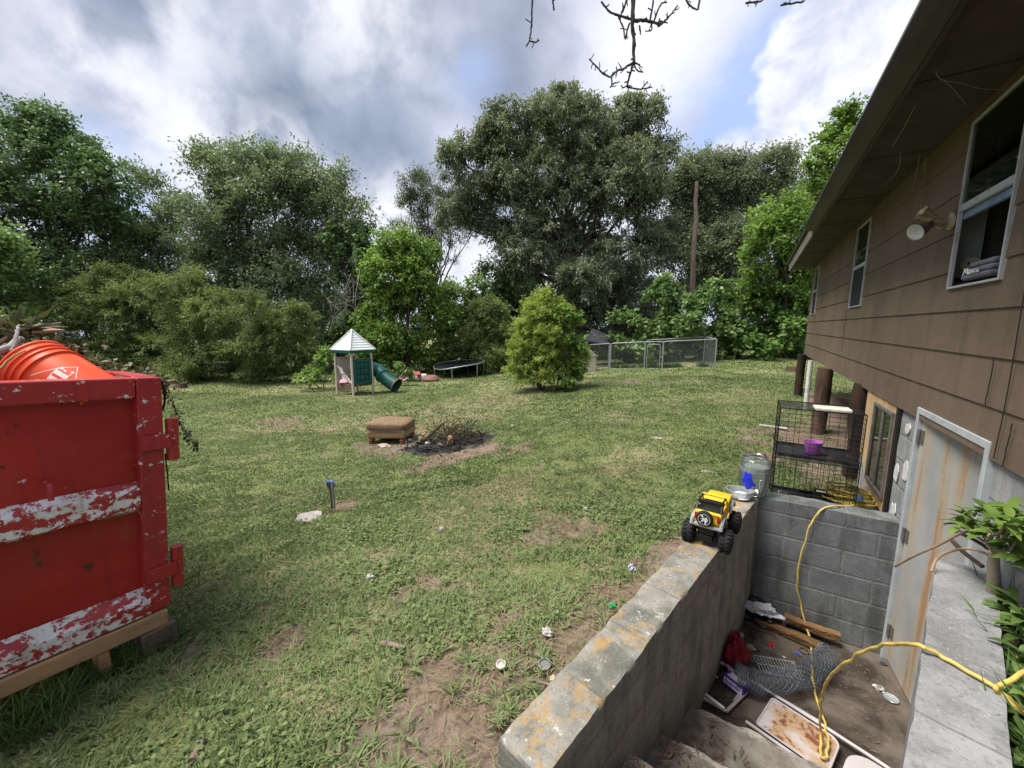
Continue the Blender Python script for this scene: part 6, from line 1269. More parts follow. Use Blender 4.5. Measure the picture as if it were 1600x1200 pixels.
# ---------------------------------------------------------------- wire crates
BW = simple('black crate wire', (.012, .012, .013), .5); CX0, CX1, CYF, CYB, CHh = .275, .895, 4.43, 4.88, .475
def crate(z0, label, fine):
    rt_ = thing('wire_crate', label, 'crate', ((CX0+CX1)/2, (CYF+CYB)/2, z0), 0, 'black wire crates behind the pit wall')
    x0, x1, y0, y1, zz = CX0, CX1, CYF, CYB, z0+CHh
    def grid(mb, O, U, V_, nu, nv, r=.0019):
        O, U, V_ = map(np.array, (O, U, V_))
        for i in range(nu+1): mb.tube([O+U*i/nu, O+U*i/nu+V_], r if 0 < i < nu else .004, 4)
        for j in range(nv+1): mb.tube([O+V_*j/nv, O+V_*j/nv+U], r if 0 < j < nv else .004, 4)
    L, Dp = x1-x0, y1-y0
    for nm, a in (('front_panel', ((x0, y0, z0), (L, 0, 0), (0, 0, CHh), 5 if not fine else 15, 11 if not fine else 9)), ('back_panel', ((x0, y1, z0), (L, 0, 0), (0, 0, CHh), 6, 11)), ('end_panel', ((x0, y0, z0), (0, Dp, 0), (0, 0, CHh), 4, 10)), ('end_panel', ((x1, y0, z0), (0, Dp, 0), (0, 0, CHh), 9, 11)), ('top_panel', ((x0, y0, zz), (L, 0, 0), (0, Dp, 0), 16, 14))):
        m = MB(); grid(m, *a); m.build(nm, BW, rt_)
    m = MB(); t = .012; m.box(((x0+x1)/2, (y0+y1)/2, z0+.012), (L-.02, Dp-.02, .006)); m.box(((x0+x1)/2, y0+.012, z0+.028), (L-.02, .006, .034)); m.box(((x0+x1)/2, y1-.012, z0+.028), (L-.02, .006, .034)); m.build('pan', simple('black pan plastic', (.02, .02, .024), .45, 0, .4, 20, .1, dirt=(.10, .085, .07), dirt_amt=.6), rt_)
    return rt_
zc0 = -.075
c1 = crate(zc0, 'lower black wire crate with a small black name plate', True)
m = MB(); pp = aty(1283, 768, CYF-.008); m.box(pp, (.092, .006, .036)); np_ = m.build('name_plate', BLKP, c1, bevel=.006)
m = MB()
for i in range(7): m.box((pp[0]-.030+.010*i, pp[1]-.0045, pp[2]+.001), (.006, .002, .012 if i in (0, 3) else .009))
m.build('plate_lettering', WHT, np_)
c2 = crate(zc0+CHh+.01, 'upper black wire crate with a pale tray on top', False)
ztp = zc0+2*CHh+.016
pt0 = atz(1302, 640, ztp+.02); rounded('tray', 'pale cream tray lying on top of the upper crate', 'tray', (pt0[0], pt0[1]+.06, ztp), (.26, .16, .03), simple('cream tray plastic', (.58, .55, .47), .5), .04, .008)
pp = aty(1268, 716, CYF+.2); pp[2] = zc0+CHh+.03; bp = thing('pail', 'purple patterned plastic pail inside the upper crate', 'pail', pp)
PUR = NT('purple pail print'); c = PUR.coord('Object'); PUR.col(PUR.mix(PUR.ramp(PUR.noise(c, 16, 3), .45, .6), (.36, .10, .52), (.55, .22, .35))); PUR.rough(.4)
m = MB(); m.lathe([(0, 0), (.052, 0), (.055, .004), (.073, .115), (.079, .117), (.079, .123), (.072, .123), (.052, .008), (0, .008)], 28, Matrix.Translation(Vector(pp))); m.build('shell', PUR.m, bp, smooth=True)
# yellow rope heap + dark pot behind lower crate
YC = simple('yellow cord', (.58, .43, .11), .5, 0, .15, 20, .1, dirt=(.3, .2, .06), dirt_amt=.4)
yc0 = aty(1325, 785, 4.62); rp = MB()
P = []
for i in range(260):
    a = i*.47; r = .10+.05*math.sin(i*.31)+rng.normal(0, .008); P.append((yc0[0]+r*1.25*math.cos(a)+.02*math.sin(i*.13), 4.66+r*.9*math.sin(a), zc0+.05+.0011*i*.5+.03*abs(math.sin(i*.21))+rng.normal(0, .006)))
rp.tube(P, .007, 6); o = rp.build('cord_coil', YC, origin=(yc0[0], 4.66, zc0+.02), smooth=True); tag(o, 'tangled heap of yellow cord inside the lower crate', 'cord')
pg = aty(1345, 782, 4.55); m = MB(); m.lathe([(0, 0), (.03, 0), (.035, .03), (.02, .06), (0, .062)], 12, Matrix.Translation(Vector((pg[0]-.02, 4.53, zc0+.15)))); o = m.build('plug', simple('blue grey plug', (.10, .17, .26), .5), origin=(pg[0]-.02, 4.53, zc0+.15), smooth=True); tag(o, 'blue grey plug on the yellow cord heap', 'plug')
pq = aty(1280, 784, 4.7); m = MB(); m.lathe([(0, 0), (.05, 0), (.062, .11), (.055, .11), (.045, .02), (0, .02)], 18, Matrix.Translation(Vector((pq[0], 4.68, zc0+.022)))); o = m.build('pot', simple('dark brown pot', (.05, .04, .032), .6), origin=(pq[0], 4.68, zc0+.022), smooth=True); tag(o, 'dark brown pot behind the name plate of the lower crate', 'pot')
# ---------------------------------------------------------------- yellow extension cord
xg = [np.array([yc0[0]-.02, 4.5, zc0+.06]), aty(1335, 790, 4.32), aty(1318, 791, 4.10), aty(1293, 792, 3.98), aty(1277, 803, 3.935), aty(1262, 832, 3.92), aty(1249, 880, 3.925), aty(1246, 915, 3.93), aty(1254, 958, 3.92), atz(1266, 1000, -.94), atz(1268, 1035, -.93), atz(1271, 1066, -.92), atz(1276, 1092, -.955), atz(1283, 1112, -.95), atz(1291, 1140, -.90), atz(1294, 1165, -.89), atz(1290, 1183, -.895), atz(1283, 1180, -.89), atz(1282, 1150, -.86)]
e0, e1 = atz(1282, 1150, -.86), atz(1437, 1009, .475)
D0_, D1_ = 2.13, float(-e1[0]*math.sin(PSI)+e1[1]*math.cos(PSI))
arc = [(1282, 1115, .05), (1284, 1090, .14), (1290, 1070, .24), (1302, 1052, .36), (1322, 1035, .50), (1350, 1018, .65), (1380, 1008, .78), (1410, 1006, .90)]
dd0 = float(-e0[0]*math.sin(PSI)+e0[1]*math.cos(PSI)); xg += [atd(px, py, dd0+(D1_-dd0)*t) for px, py, t in arc]+[e1, atz(1465, 1022, .463), atz(1500, 1042, .463), atz(1545, 1068, .463), atz(1568, 1085, .45), atz(1605, 1112, .42), atz(1605, 1112, .42)+np.array([.06, -.10, -.04]), atz(1605, 1112, .42)+np.array([.08, -.30, -.09])]
m = MB(); xp_ = [q+np.array([mnoise.noise(Vector((k*.31, 0, 0))), mnoise.noise(Vector((k*.31, 5, 0))), mnoise.noise(Vector((k*.31, 9, 0)))*.6])*.011 for k, q in enumerate(smooth_path(xg, 7))]; m.tube(xp_, .0072, 8); cd = m.build('extension_cord', YC, origin=xg[9], smooth=True); tag(cd, 'yellow extension cord looping from the crates through the pit and over the pale wall', 'cord')
lp = [atz(1620, 1130, .40), atz(1590, 1108, .43), atz(1563, 1085, .45), atz(1556, 1076, .47), atz(1562, 1071, .475), atz(1580, 1063, .49), atz(1610, 1050, .50), atz(1610, 1050, .50)+np.array([.08, .02, -.08]), atz(1610, 1050, .50)+np.array([.14, -.1, -.15])]
m = MB(); m.tube(smooth_path(lp, 6), .0072, 8); o = m.build('cord_loop', YC, origin=lp[3], smooth=True); tag(o, 'folded end of yellow cord in the weeds at the right edge', 'cord')
# ---------------------------------------------------------------- pit contents
CHR = simple('lilac beige enamel', (.46, .42, .43), .4, 0, .1, 5, .05)
def rustseat():
    t = NT('rusted seat enamel'); c = t.coord('Object'); n = t.noise(c, 6, 6, .65, .3); f = t.noise(c, 30, 4)
    k = t.mix(t.ramp(n, .42, .56), (.46, .42, .43), (.40, .27, .17)); k = t.mix(t.ramp(t.math('ADD', t.math('MULTIPLY', n, .7), t.math('MULTIPLY', f, .3)), .53, .6), k, (.19, .07, .03)); k = t.mix(t.math('MULTIPLY', t.ramp(f, .62, .7), .5), k, (.1, .07, .05)); t.col(k); t.rough(.6); t.bump(f, .2, .003); return t.m
C0 = np.array([.312, 3.005, -.93]); cu = np.array([.94, -.343, 0]); cv = np.array([-.343, -.94, 0])
ch = thing('folding_chair', 'rusty beige folding chair lying collapsed on the pit floor', 'folding chair', C0-np.array([0, 0, .04]))
CM = Matrix(((cu[0], -cv[0], 0, C0[0]), (cu[1], -cv[1], 0, C0[1]), (0, 0, 1, C0[2]), (0, 0, 0, 1)))
def cq(u, v, z=0): return (u, -v, z)
def rpanel(u0, u1, v0, v1, r0, r1, n=6):
    pts = []
    for (cx2, cy2, a0_, r) in [(u1-r1, v0+r1, -90, r1), (u1-r1, v1-r1, 0, r1), (u0+r0, v1-r0, 90, r0), (u0+r0, v0+r0, 180, r0)]:
        for i in range(n+1): a = R(a0_+90*i/n); pts.append((cx2+r*math.cos(a), cy2+r*math.sin(a)))
    return pts
P2 = rpanel(0, .375, .012, .30, .02, .06); m = MB(); m.M = CM; m.hexa([cq(a, b, 0) for a, b in P2], [cq(a, b, .012) for a, b in P2]); ob = m.build('seat', rustseat(), ch, bevel=.004, smooth=True)
m = MB(); m.M = CM; m.tube([cq(a, b, .012) for a, b in P2]+[cq(*P2[0], .012)], .006, 6); m.build('seat_rim', CHR, ch, smooth=True)
P2 = rpanel(.42, .70, .0, .30, .11, .06); m = MB(); m.M = CM; m.hexa([cq(a, b, -.004) for a, b in P2], [cq(a, b, .008) for a, b in P2]); m.build('backrest', CHR, ch, bevel=.004, smooth=True)
m = MB(); m.M = CM; m.tube(smooth_path([cq(-.45, -.018, .0), cq(-.2, -.018, .01), cq(.1, -.018, .016), cq(.4, -.016, .016), cq(.62, -.012, .012), cq(.72, .04, .012), cq(.74, .15, .012), cq(.70, .29, .012), cq(.4, .325, .01), cq(-.05, .325, .0)], 5), .011, 10); m.build('frame_tube', CHR, ch, smooth=True)
m = MB(); m.M = CM; m.tube(smooth_path([cq(.25, -.05, .0), cq(.0, -.05, -.01), cq(-.14, -.045, -.014), cq(-.165, .02, -.014), cq(-.165, .22, -.014)], 4), .010, 10); m.build('frame_tube', CHR, ch, smooth=True)
m = MB(); m.tube([(-.14, 2.775, -.945), (.04, 2.742, -.942)], .011, 10); m.tube([(.04, 2.742, -.942), (.155, 2.975, -.935)], .011, 10); m.tube([(.155, 2.975, -.935), (.02, 3.11, -.90)], .011, 10); m.build('leg', CHR, ch, smooth=True)
# chicken wire roll
WR = simple('galvanised wire', (.13, .15, .18), .6, .2, .2, 8, 0)
rp0 = [atz(1150, 1056, -.86), atz(1170, 1062, -.86), atz(1195, 1066, -.86), atz(1230, 1063, -.86), atz(1262, 1052, -.865), atz(1283, 1036, -.87), atz(1293, 1022, -.87)]
rp_ = smooth_path(rp0, 6); nR = len(rp_); m = MB()
def rollpt(i, a, r):
    i = min(max(i, 0), nR-1); j = int(i); f = i-j; c = rp_[j]*(1-f)+rp_[min(j+1, nR-1)]*f; t = nrm(rp_[min(j+1, nR-1)]-rp_[max(j-1, 0)]); s = nrm(np.cross(t, [0, 0, 1.])); u = np.cross(s, t); rr = r*(1+.10*math.sin(3*a+i*.4)+.06*math.sin(i*.9)); return c+(s*math.cos(a)+u*math.sin(a))*rr
for layer, r in ((0, .075), (1, .063)):
    for h in range(12):
        for sg in (1, -1):
            m.tube([rollpt(i*.5, h*6.2832/12+sg*(i*.5)*.34+layer*.2, r) for i in range(2*nR-1)], .0013, 3, False)
    for i in range(0, nR-1): m.tube([rollpt(i*1.0, a*.42, r*1.005) for a in range(16)], .0011, 3, False)
o = m.build('wire_roll', WR, origin=rp_[nR//2]-np.array([0, 0, .08])); tag(o, 'rolled grey chicken wire lying across the folding chair', 'wire roll')
m = MB()
for i in range(22):
    a = np.array(atz(1175, 1022, -.93))+rng.normal(0, .05, 3)*[1, 1, .3]; b = a+np.array([rng.normal(.12, .1), rng.normal(-.03, .08), rng.normal(0, .02)]); m.tube(curve(a, b, 6, .1, .3), .0012, 3)
o = m.build('wire_tangle', WR, origin=atz(1175, 1022, -.96)); tag(o, 'loose wire ends tangled beside the red cloth', 'wire')
m = MB(); gA, gB = atz(1185, 1040, -.945), atz(1245, 1050, -.945); gu = nrm(gB-gA); gv = np.array([gu[1], -gu[0], 0])*-1
for i in range(14): m.tube([gA+gu*.022*i+gv*.10, gA+gu*.022*i-gv*.06], .003, 5)
for q in (.10, .02, -.06): m.tube([gA+gv*q, gA+gu*.29+gv*q], .0035, 5)
o = m.build('grille', simple('pale wire rack', (.46, .45, .43), .5, .3, .2, 20), origin=gA); tag(o, 'pale metal grille under the chicken wire roll', 'grille')
def crumple(name, label, cat, c, s, mat, seed, amp=.5, group=None):
    m = MB(); bm = bmesh.new(); bmesh.ops.create_icosphere(bm, subdivisions=4, radius=1)
    for v in bm.verts:
        d = 1+amp*mnoise.noise(v.co*2.0+Vector((seed, 0, 0)))+amp*.5*mnoise.noise(v.co*5+Vector((0, seed, 0)))+amp*.25*mnoise.noise(v.co*11+Vector((0, 0, seed))); z = max(v.co.z, -.35)
        v.co = Vector((v.co.x*s[0]*d, v.co.y*s[1]*d, (z+.35)*s[2]*d))
    m.add([Vector([float(q) for q in c])+v.co for v in bm.verts], [[v.index for v in f.verts] for f in bm.faces]); bm.free(); o = m.build(name, mat, origin=c, smooth=True); return tag(o, label, cat, group)
FLZ = ZFL+.004
crumple('red_mesh_bag', 'crumpled dark red mesh bag against the left pit wall', 'bag', atz(1141, 1032, FLZ), (.105, .15, .13), simple('dark red netting', (.20, .012, .018), .85, 0, .4, 40, .6), 3)
crumple('black_bag', 'crumpled black plastic bag in the far pit corner', 'bag', atz(1183, 967, FLZ), (.14, .09, .12), simple('black plastic film', (.016, .016, .018), .3, 0, .4, 20, .5), 7)
crumple('paper_sheet', 'crumpled white sheet lying over the black bag', 'sheet', np.array(atz(1188, 972, FLZ))+np.array([0.0, -.03, .115]), (.135, .045, .05), simple('white film', (.55, .57, .62), .6, 0, .15, 12, .5), 12, .6)
crumple('cup', 'crumpled coral pink cup behind the bag in the corner', 'cup', np.array(atz(1206, 950, FLZ)), (.045, .045, .055), simple('coral pink plastic', (.55, .12, .14), .5), 15, .25)
for (a, b, wd, th, lb) in [((1192, 973), (1282, 993), .075, .05, 'rotten timber board nearer the camera in the pit corner'), ((1238, 975), (1322, 1000), .06, .05, 'rotten timber board leaning at the cross wall')]:
    zb_ = 0 if wd > .07 else .055; A, B = atz(*a, FLZ+.03), atz(*b, FLZ+.03)
    if zb_: A, B = np.array([.42, 3.88, 0]), np.array([.80, 3.84, 0])
    else: A, B = np.array([.20, 3.80, 0]), np.array([.66, 3.70, 0])
    L = np.linalg.norm(B-A); V, F = rbox(L, wd, th, .02, .010, wd*100, .006); an = math.atan2(B[1]-A[1], B[0]-A[0]); me = bpy.data.meshes.new('board'); me.from_pydata(V, [], F); o = bpy.data.objects.new('rotten_board', me); COL.objects.link(o); me.materials.append(simple('rotten wood', (.18, .10, .045), .9, 0, .6, 14, .9, .02, stretch=(.12, 1, 1), dirt=(.03, .02, .014), dirt_amt=.8)); o.location = (A[0], A[1], FLZ+.004+zb_); o.rotation_euler = (0, 0, an); tag(o, lb, 'board', 'rotten boards in the pit')
# purple and white box
p = atz(1148, 1078, FLZ); m = MB(); m.M = Matrix.Translation(Vector(p))@Matrix.Rotation(R(-28), 4, 'Z')@Matrix.Rotation(R(-14), 4, 'X'); m.box((0, 0, .045), (.15, .09, .07)); bxo = thing('carton', 'purple and white carton at the end of the wire roll', 'carton', p); m.build('box', simple('purple card', (.10, .035, .42), .5), bxo, bevel=.003)
m = MB(); m.M = Matrix.Translation(Vector(p))@Matrix.Rotation(R(-28), 4, 'Z')@Matrix.Rotation(R(-14), 4, 'X'); m.box((.0, -.0465, .045), (.13, .003, .042)); m.box((0, .0, .0815), (.11, .07, .003)); lbx = m.build('box_label', simple('white card', (.72, .71, .75), .6), bxo)
m = MB(); m.M = Matrix.Translation(Vector(p))@Matrix.Rotation(R(-28), 4, 'Z')@Matrix.Rotation(R(-14), 4, 'X')
for i in range(8): m.box((-.05+.014*i, -.0485, .045), (.009, .002, .016 if i % 3 else .022))
m.build('box_lettering', simple('violet print', (.2, .12, .45), .6), lbx)
# small litter on the pit floor
def bit(px, py, z, s, mat, lb, name='scrap', cat='scrap', group='scraps on the pit floor', seed=1): crumple(name, lb, cat, atz(px, py, z), s, mat, seed, .6, group)
WS = simple('dirty white scrap', (.48, .46, .43), .8); RS = simple('red scrap', (.5, .03, .03), .6); BS = simple('blue scrap', (.10, .14, .35), .5)
for i, (px, py, s, mt, lb) in enumerate([(1156, 993, .028, WS, 'largest white scrap, beside the left pit wall'), (1161, 1033, .022, WS, 'white scrap on the red mesh bag edge'), (1206, 1008, .022, RS, 'small red scrap in the middle of the pit floor'), (1225, 1027, .012, WS, 'tiny white crumb above the grille'), (1241, 1040, .018, WS, 'white chip at the right end of the grille'), (1117, 1049, .014, WS, 'upper white crumb near the steps by the red bag'), (1119, 1058, .012, WS, 'lower white crumb near the steps'), (1247, 1022, .022, BS, 'small blue grey scrap beside the ring'), (1374, 1076, .03, simple('silver foil', (.45, .45, .45), .35, .5), 'flattened silver foil on the right of the pit floor'), (1379, 1037, .02, simple('dark can', (.06, .06, .06), .4), 'small dark can piece near the door bottom'), (1340, 1001, .009, WS, 'white speck below the cross wall'), (1172, 1012, .03, simple('tan crumpled paper', (.36, .27, .2), .9), 'tan crumpled paper by the red mesh bag')]):
    bit(px, py, FLZ, (s, s*.8, s*.5), mt, lb, seed=i*3.3)
def ringobj(px, py, r, t, mat, lb, name, cat): p = atz(px, py, FLZ+.004); m = MB(); m.lathe([(r-t, 0), (r, 0), (r, .006), (r-t, .006), (r-t, 0)], 24, Matrix.Translation(Vector(p))); o = m.build(name, mat, origin=p, smooth=True); tag(o, lb, cat)
ringobj(1256, 1017, .035, .006, simple('rusty ring', (.2, .13, .09), .6, .4), 'thin rusty metal ring on the pit floor', 'ring', 'ring')
p = atz(1392, 1092, FLZ+.003); m = MB(); m.lathe([(0, .002), (.038, .002), (.043, .006), (.043, .009), (.037, .005), (0, .005)], 24, Matrix.Translation(Vector(p))); o = m.build('glass_lid', BOWLM, origin=p, smooth=True); tag(o, 'clear round lid on the pit floor near the pale wall', 'lid')
m = MB()
for cpx, cpy, r in [(1190, 990, .10), (1185, 983, .075), (1196, 996, .09)]:
    c = atz(cpx, cpy, FLZ+.004); m.tube([c+np.array([r*math.cos(a*.3), r*.8*math.sin(a*.3), .003*math.sin(a)]) for a in range(15)], .0022, 5)
o = m.build('thin_cable', simple('thin brown cable', (.10, .05, .035), .6), origin=atz(1190, 990, FLZ)); tag(o, 'thin brown cable in loops on the pit floor', 'cable')
m = MB(); cc_ = []
for i in range(160):
    px = rng.uniform(1100, 1430); py = rng.uniform(960, 1190); p = atz(px, py, FLZ+.003)
    if p[1] > 3.9 or p[0] < .155-(3.95-p[1])*.2155+.03 or p[0] > 1.0-max(0, 2.8-p[1])*.33 or p[1] < 2.6: continue
    a = rng.uniform(0, 6.28); L = rng.uniform(.01, .05); m.tube([p, p+np.array([math.cos(a)*L, math.sin(a)*L, .003])], rng.uniform(.001, .0028), 4)
for i in range(420):
    s = rng.integers(0, 4); y0, y1, z = [(2.03, 2.5, -.75), (1.65, 2.03, -.53), (1.27, 1.65, -.31), (1.0, 1.27, -.07)][s]; xl = -.445+((y0+y1)/2-1.165)*.2155; x = xl+.03+abs(rng.normal(0, .13)); y = rng.uniform(y0+.01, y1-.05); a = rng.uniform(0, 6.28); L = rng.uniform(.012, .06); p = np.array([x, y, z+.006]); m.tube([p, p+np.array([math.cos(a)*L, math.sin(a)*L, rng.uniform(0, .012)])], rng.uniform(.0015, .004), 4)
o = m.build('wood_chips', simple('old wood chips', (.21, .135, .085), .9, 0, .6, 5), origin=(0, 2.2, -.75)); tag(o, 'dead twigs and wood chips strewn over the steps and pit floor', 'wood chips', kind='stuff')
p = atz(1103, 1085, -.75); m = MB(); m.tube([p, atz(1132, 1107, -.75)], .008, 8); o = m.build('plastic_pipe', simple('white conduit', (.6, .58, .58), .5), origin=p, smooth=True); tag(o, 'thin white pipe at the edge of the lowest step', 'pipe')
# ---------------------------------------------------------------- plants by the pale wall
SHL = leafmat('shrub leaves', (.055, .115, .02), (.22, .33, .07), .35, .6, .2); WEEDL = leafmat('weed leaves', (.06, .115, .025), (.17, .27, .07), .3, .5)
sb_ = np.array([1.03, 2.56, .30]); shp = thing('shrub', 'leafy green shrub on a stout stem beside the basement door', 'shrub', sb_)
hub = atx(1553, 862, .98); m = MB(); m.tube([sb_-np.array([0, 0, .05]), lerp(sb_, hub, .5)+np.array([.01, 0, 0]), hub], [.026, .022, .017], 10)
tips = []
for px, py, xx in [(1520, 812, .95), (1545, 800, .97), (1570, 798, 1.0), (1592, 806, 1.0), (1560, 830, .93), (1590, 840, .97), (1535, 835, .95), (1580, 860, .98), (1510, 822, .93), (1598, 870, .98), (1600, 820, .92), (1570, 815, .90)]:
    t_ = atx(px, py, xx); tips.append(t_); m.tube(curve(hub, t_, 5, .05, .15), [.010, .008, .006, .004, .003], 6)
m.build('stem', simple('grey green stem', (.24, .21, .15), .85, 0, .2, 14, .3), shp, smooth=True)
def leafset(tips, n, L, W, el=(-.2, .9), fold=5):
    Vs = []; Fs = []; Ts = []; nb = 0
    for t_ in tips:
        tt = rng.random()*.5+.25
        for i in range(n):
            a = rng.uniform(0, 6.283); e = rng.uniform(*el); d = np.array([math.cos(a)*math.cos(e), math.sin(a)*math.cos(e), math.sin(e)]); side = nrm(np.cross(d, [0, 0, 1.])+rng.normal(0, .2, 3)); LL = L*rng.uniform(.55, 1.15); WW = W*rng.uniform(.7, 1.15); o = np.array(t_)+rng.normal(0, .012, 3); up = np.cross(side, d); rows = []
            for k in range(fold+1):
                s = k/fold; c = o+d*LL*s-np.array([0, 0, .30*LL*s*s]); w_ = WW*.5*math.sin(math.pi*min(1, s*.92+.06))**.85; rows += [c-side*w_+up*w_*.3, c, c+side*w_+up*w_*.3]
            Vs.append(np.array(rows)); Fs += [q for k in range(fold) for q in ((nb+3*k, nb+3*k+1, nb+3*k+4, nb+3*k+3), (nb+3*k+1, nb+3*k+2, nb+3*k+5, nb+3*k+4))]; nb += len(rows); Ts.append(np.full(len(rows), np.clip(tt+rng.normal(0, .18), 0, 1)))
    return np.concatenate(Vs), np.array(Fs), np.concatenate(Ts)
V, F, T = leafset(tips, 18, .085, .032); o = fastmesh('leaves', V, F, SHL, shp, dict(tint=T))
for p_ in o.data.polygons: p_.use_smooth = True
V, F, T = leafset([atx(1520, 812, .93)], 1, .1, .03)
# bare canes by the door
CANE = simple('dry cane', (.30, .21, .14), .8, 0, .2, 20)
for (pth, r, lb) in [([(1398, 885, .80), (1430, 868, .84), (1470, 850, .90), (1505, 832, .95), (1550, 826, .98)], .006, 'thin pale cane reaching across the rusty door'), ([(1455, 893, .83), (1465, 872, .86), (1490, 860, .9), (1520, 858, .94), (1555, 872, 1.0)], .006, 'curved brown cane arching over the end of the pale wall'), ([(1488, 845, .93), (1505, 862, .95), (1535, 885, .98)], .010, 'short dark broken stick leaning at the door jamb'), ([(1493, 830, .94), (1525, 845, .97), (1545, 858, 1.0)], .008, 'dark split twig above the broken stick')]:
    m = MB(); P = [atx(a, b, c_) for a, b, c_ in pth]; m.tube(smooth_path(P, 4), r, 7); o = m.build('cane', CANE if 'dark' not in lb else simple('dark stick', (.09, .06, .045), .9), origin=P[-1], smooth=True); tag(o, lb, 'cane', 'dry canes by the basement door')
for i, (px, py, z, n, L, W, st, lb) in enumerate([(1572, 985, .36, 26, .12, .032, .14, 'tall leafy weed behind the far part of the pale wall'), (1590, 1020, .36, 30, .10, .028, .16, 'bushy weed at the right edge above the cord'), (1575, 1060, .34, 26, .10, .026, .12, 'leafy weed where the cord leaves the pale wall'), (1600, 1150, .32, 34, .12, .030, .14, 'lush weed at the lower right corner'), (1570, 1185, .30, 26, .09, .026, .10, 'low weed beside the near end of the pale wall')]):
    b = atz(px, py, z); b[0] = max(b[0], rs[0]+(b[1]-rs[1])*math.tan(math.pi/2-ang_r)+.25); weed('weed', lb, 'weed', b, n, L, W, .6, WEEDL, 'weeds behind the pale wall', st)
sp = []
for px, py in [(1560, 950), (1575, 1000), (1590, 1040), (1580, 1100), (1590, 1130), (1575, 1160), (1560, 1195)]:
    b = atz(px, py, .34); b[0] = max(b[0], rs[0]+(b[1]-rs[1])*math.tan(math.pi/2-ang_r)+.26); sp.append((b[0], b[1], .10, 60, .22, .008, .9))
for px, py in [(1545, 1190), (1555, 1180)]:
    b = atz(px, py, .34); sp.append((b[0]+.14, b[1], .05, 14, .34, .010, .8))
blades('long_grass', 'long arching grass between pale wall and house', 'grass', sp, LONGG, kind='stuff')
# ---------------------------------------------------------------- bare branches hanging into the top of the view
TW = barkmat('lichen twig', (.035, .028, .025), (.10, .085, .075), 20)
br = thing('bare_branch', 'bare dead branch hanging into the top of the view', 'branch', atd(985, -60, 2.6)); DB = 2.6
def bp_(px, py, d=0): return atd(px, py, DB+d)
def twig(mb, pts, r0, r1, knobs=True):
    P = smooth_path([bp_(*p) for p in pts], 5); P = [p+rng.normal(0, r0*.18, 3) for p in P]; n = len(P); mb.tube(P, [r0+(r1-r0)*i/(n-1)+(r0*.25*abs(math.sin(i*2.3)) if knobs else 0) for i in range(n)], 7)
    if knobs:
        for k in range(max(1, n//4)):
            a = P[rng.integers(1, n)]; d = nrm(rng.normal(0, 1, 3)); mb.tube([a, a+d*rng.uniform(.008, .022), a+d*rng.uniform(.02, .035)+rng.normal(0, .006, 3)], [r1*1.1, r1*.9, r1*.9], 5)
m = MB(); twig(m, [(988, -70), (989, -10), (988, 35), (990, 60), (990, 97)], .0125, .007)
m.build('main_stem', TW, br, smooth=True)
m = MB()
for pts, r0, r1 in [([(989, 30), (965, 24), (950, 16), (940, 2)], .006, .004), ([(980, 0), (974, 14), (969, 30), (974, 45), (976, 60)], .005, .003), ([(984, 36), (979, 52), (977, 62)], .005, .003), ([(989, 33), (1005, 32), (1020, 35), (1030, 40)], .009, .005), ([(1016, 32), (1020, 8), (1022, -20)], .005, .004), ([(1022, 32), (1032, 8), (1042, 3)], .005, .003), ([(1028, 42), (1042, 30), (1052, 18), (1059, 8)], .005, .003), ([(1031, 33), (1043, 36)], .004, .003), ([(1018, 35), (1018, 47), (1013, 48)], .004, .003), ([(999, 40), (1001, 54)], .005, .003), ([(990, 97), (975, 107), (965, 111), (957, 117), (953, 121)], .006, .0035), ([(953, 121), (940, 113), (932, 104), (925, 97), (920, 92)], .0045, .003), ([(955, 119), (956, 132), (953, 137)], .004, .003), ([(957, 131), (968, 128)], .0035, .0025), ([(989, 100), (985, 115), (981, 128), (980, 136)], .006, .0045), ([(980, 136), (991, 138), (1003, 139), (1019, 136)], .0045, .003), ([(1003, 138), (1008, 132), (1012, 127)], .0035, .0025), ([(980, 134), (973, 137), (971, 133)], .0035, .0025), ([(990, 99), (996, 110), (1005, 113)], .004, .003), ([(990, 98), (1000, 101)], .005, .003), ([(972, 20), (978, 4), (986, -20)], .005, .004), ([(937, 106), (937, 97)], .003, .002), ([(964, 111), (963, 104)], .003, .002), ([(971, 106), (966, 98)], .003, .002), ([(964, 113), (962, 122)], .003, .002)]:
    m = MB(); twig(m, pts, r0, r1); m.build('twig', TW, br, smooth=True)
for pts, lb in [([(831, 15), (831, 30), (830, 45), (828, 60), (826, 67)], 'short bare twig hanging left of the main dead branch'), ([(1068, -10), (1075, 5), (1085, 13), (1091, 15)], 'tiny bare twig tip just right of the main dead branch'), ([(1165, 5), (1180, 3), (1190, 1), (1200, -8)], 'bare twig tip at the top edge above the blue gap'), ([(1220, 8), (1240, 5), (1255, 2), (1262, -8)], 'bare twig tip at the top edge nearest the eave'), ([(866, 16), (864, 5), (862, -15)], 'tiny bare twig tip at the top edge between the two hanging twigs')]:
    m = MB(); twig(m, pts, .005, .003); 
    if pts[0][0] == 831: twig(m, [(828, 64), (837, 66), (843, 62)], .004, .003)
    twig(m, [pts[0], (pts[0][0]+2, pts[0][1]-40)] if pts[0][0] == 831 else [pts[-1], (pts[-1][0]+4, pts[-1][1]-25)], .005, .005); o = m.build('twig', TW, origin=bp_(*pts[0]), smooth=True); tag(o, lb, 'twig', 'bare twigs at the top edge')
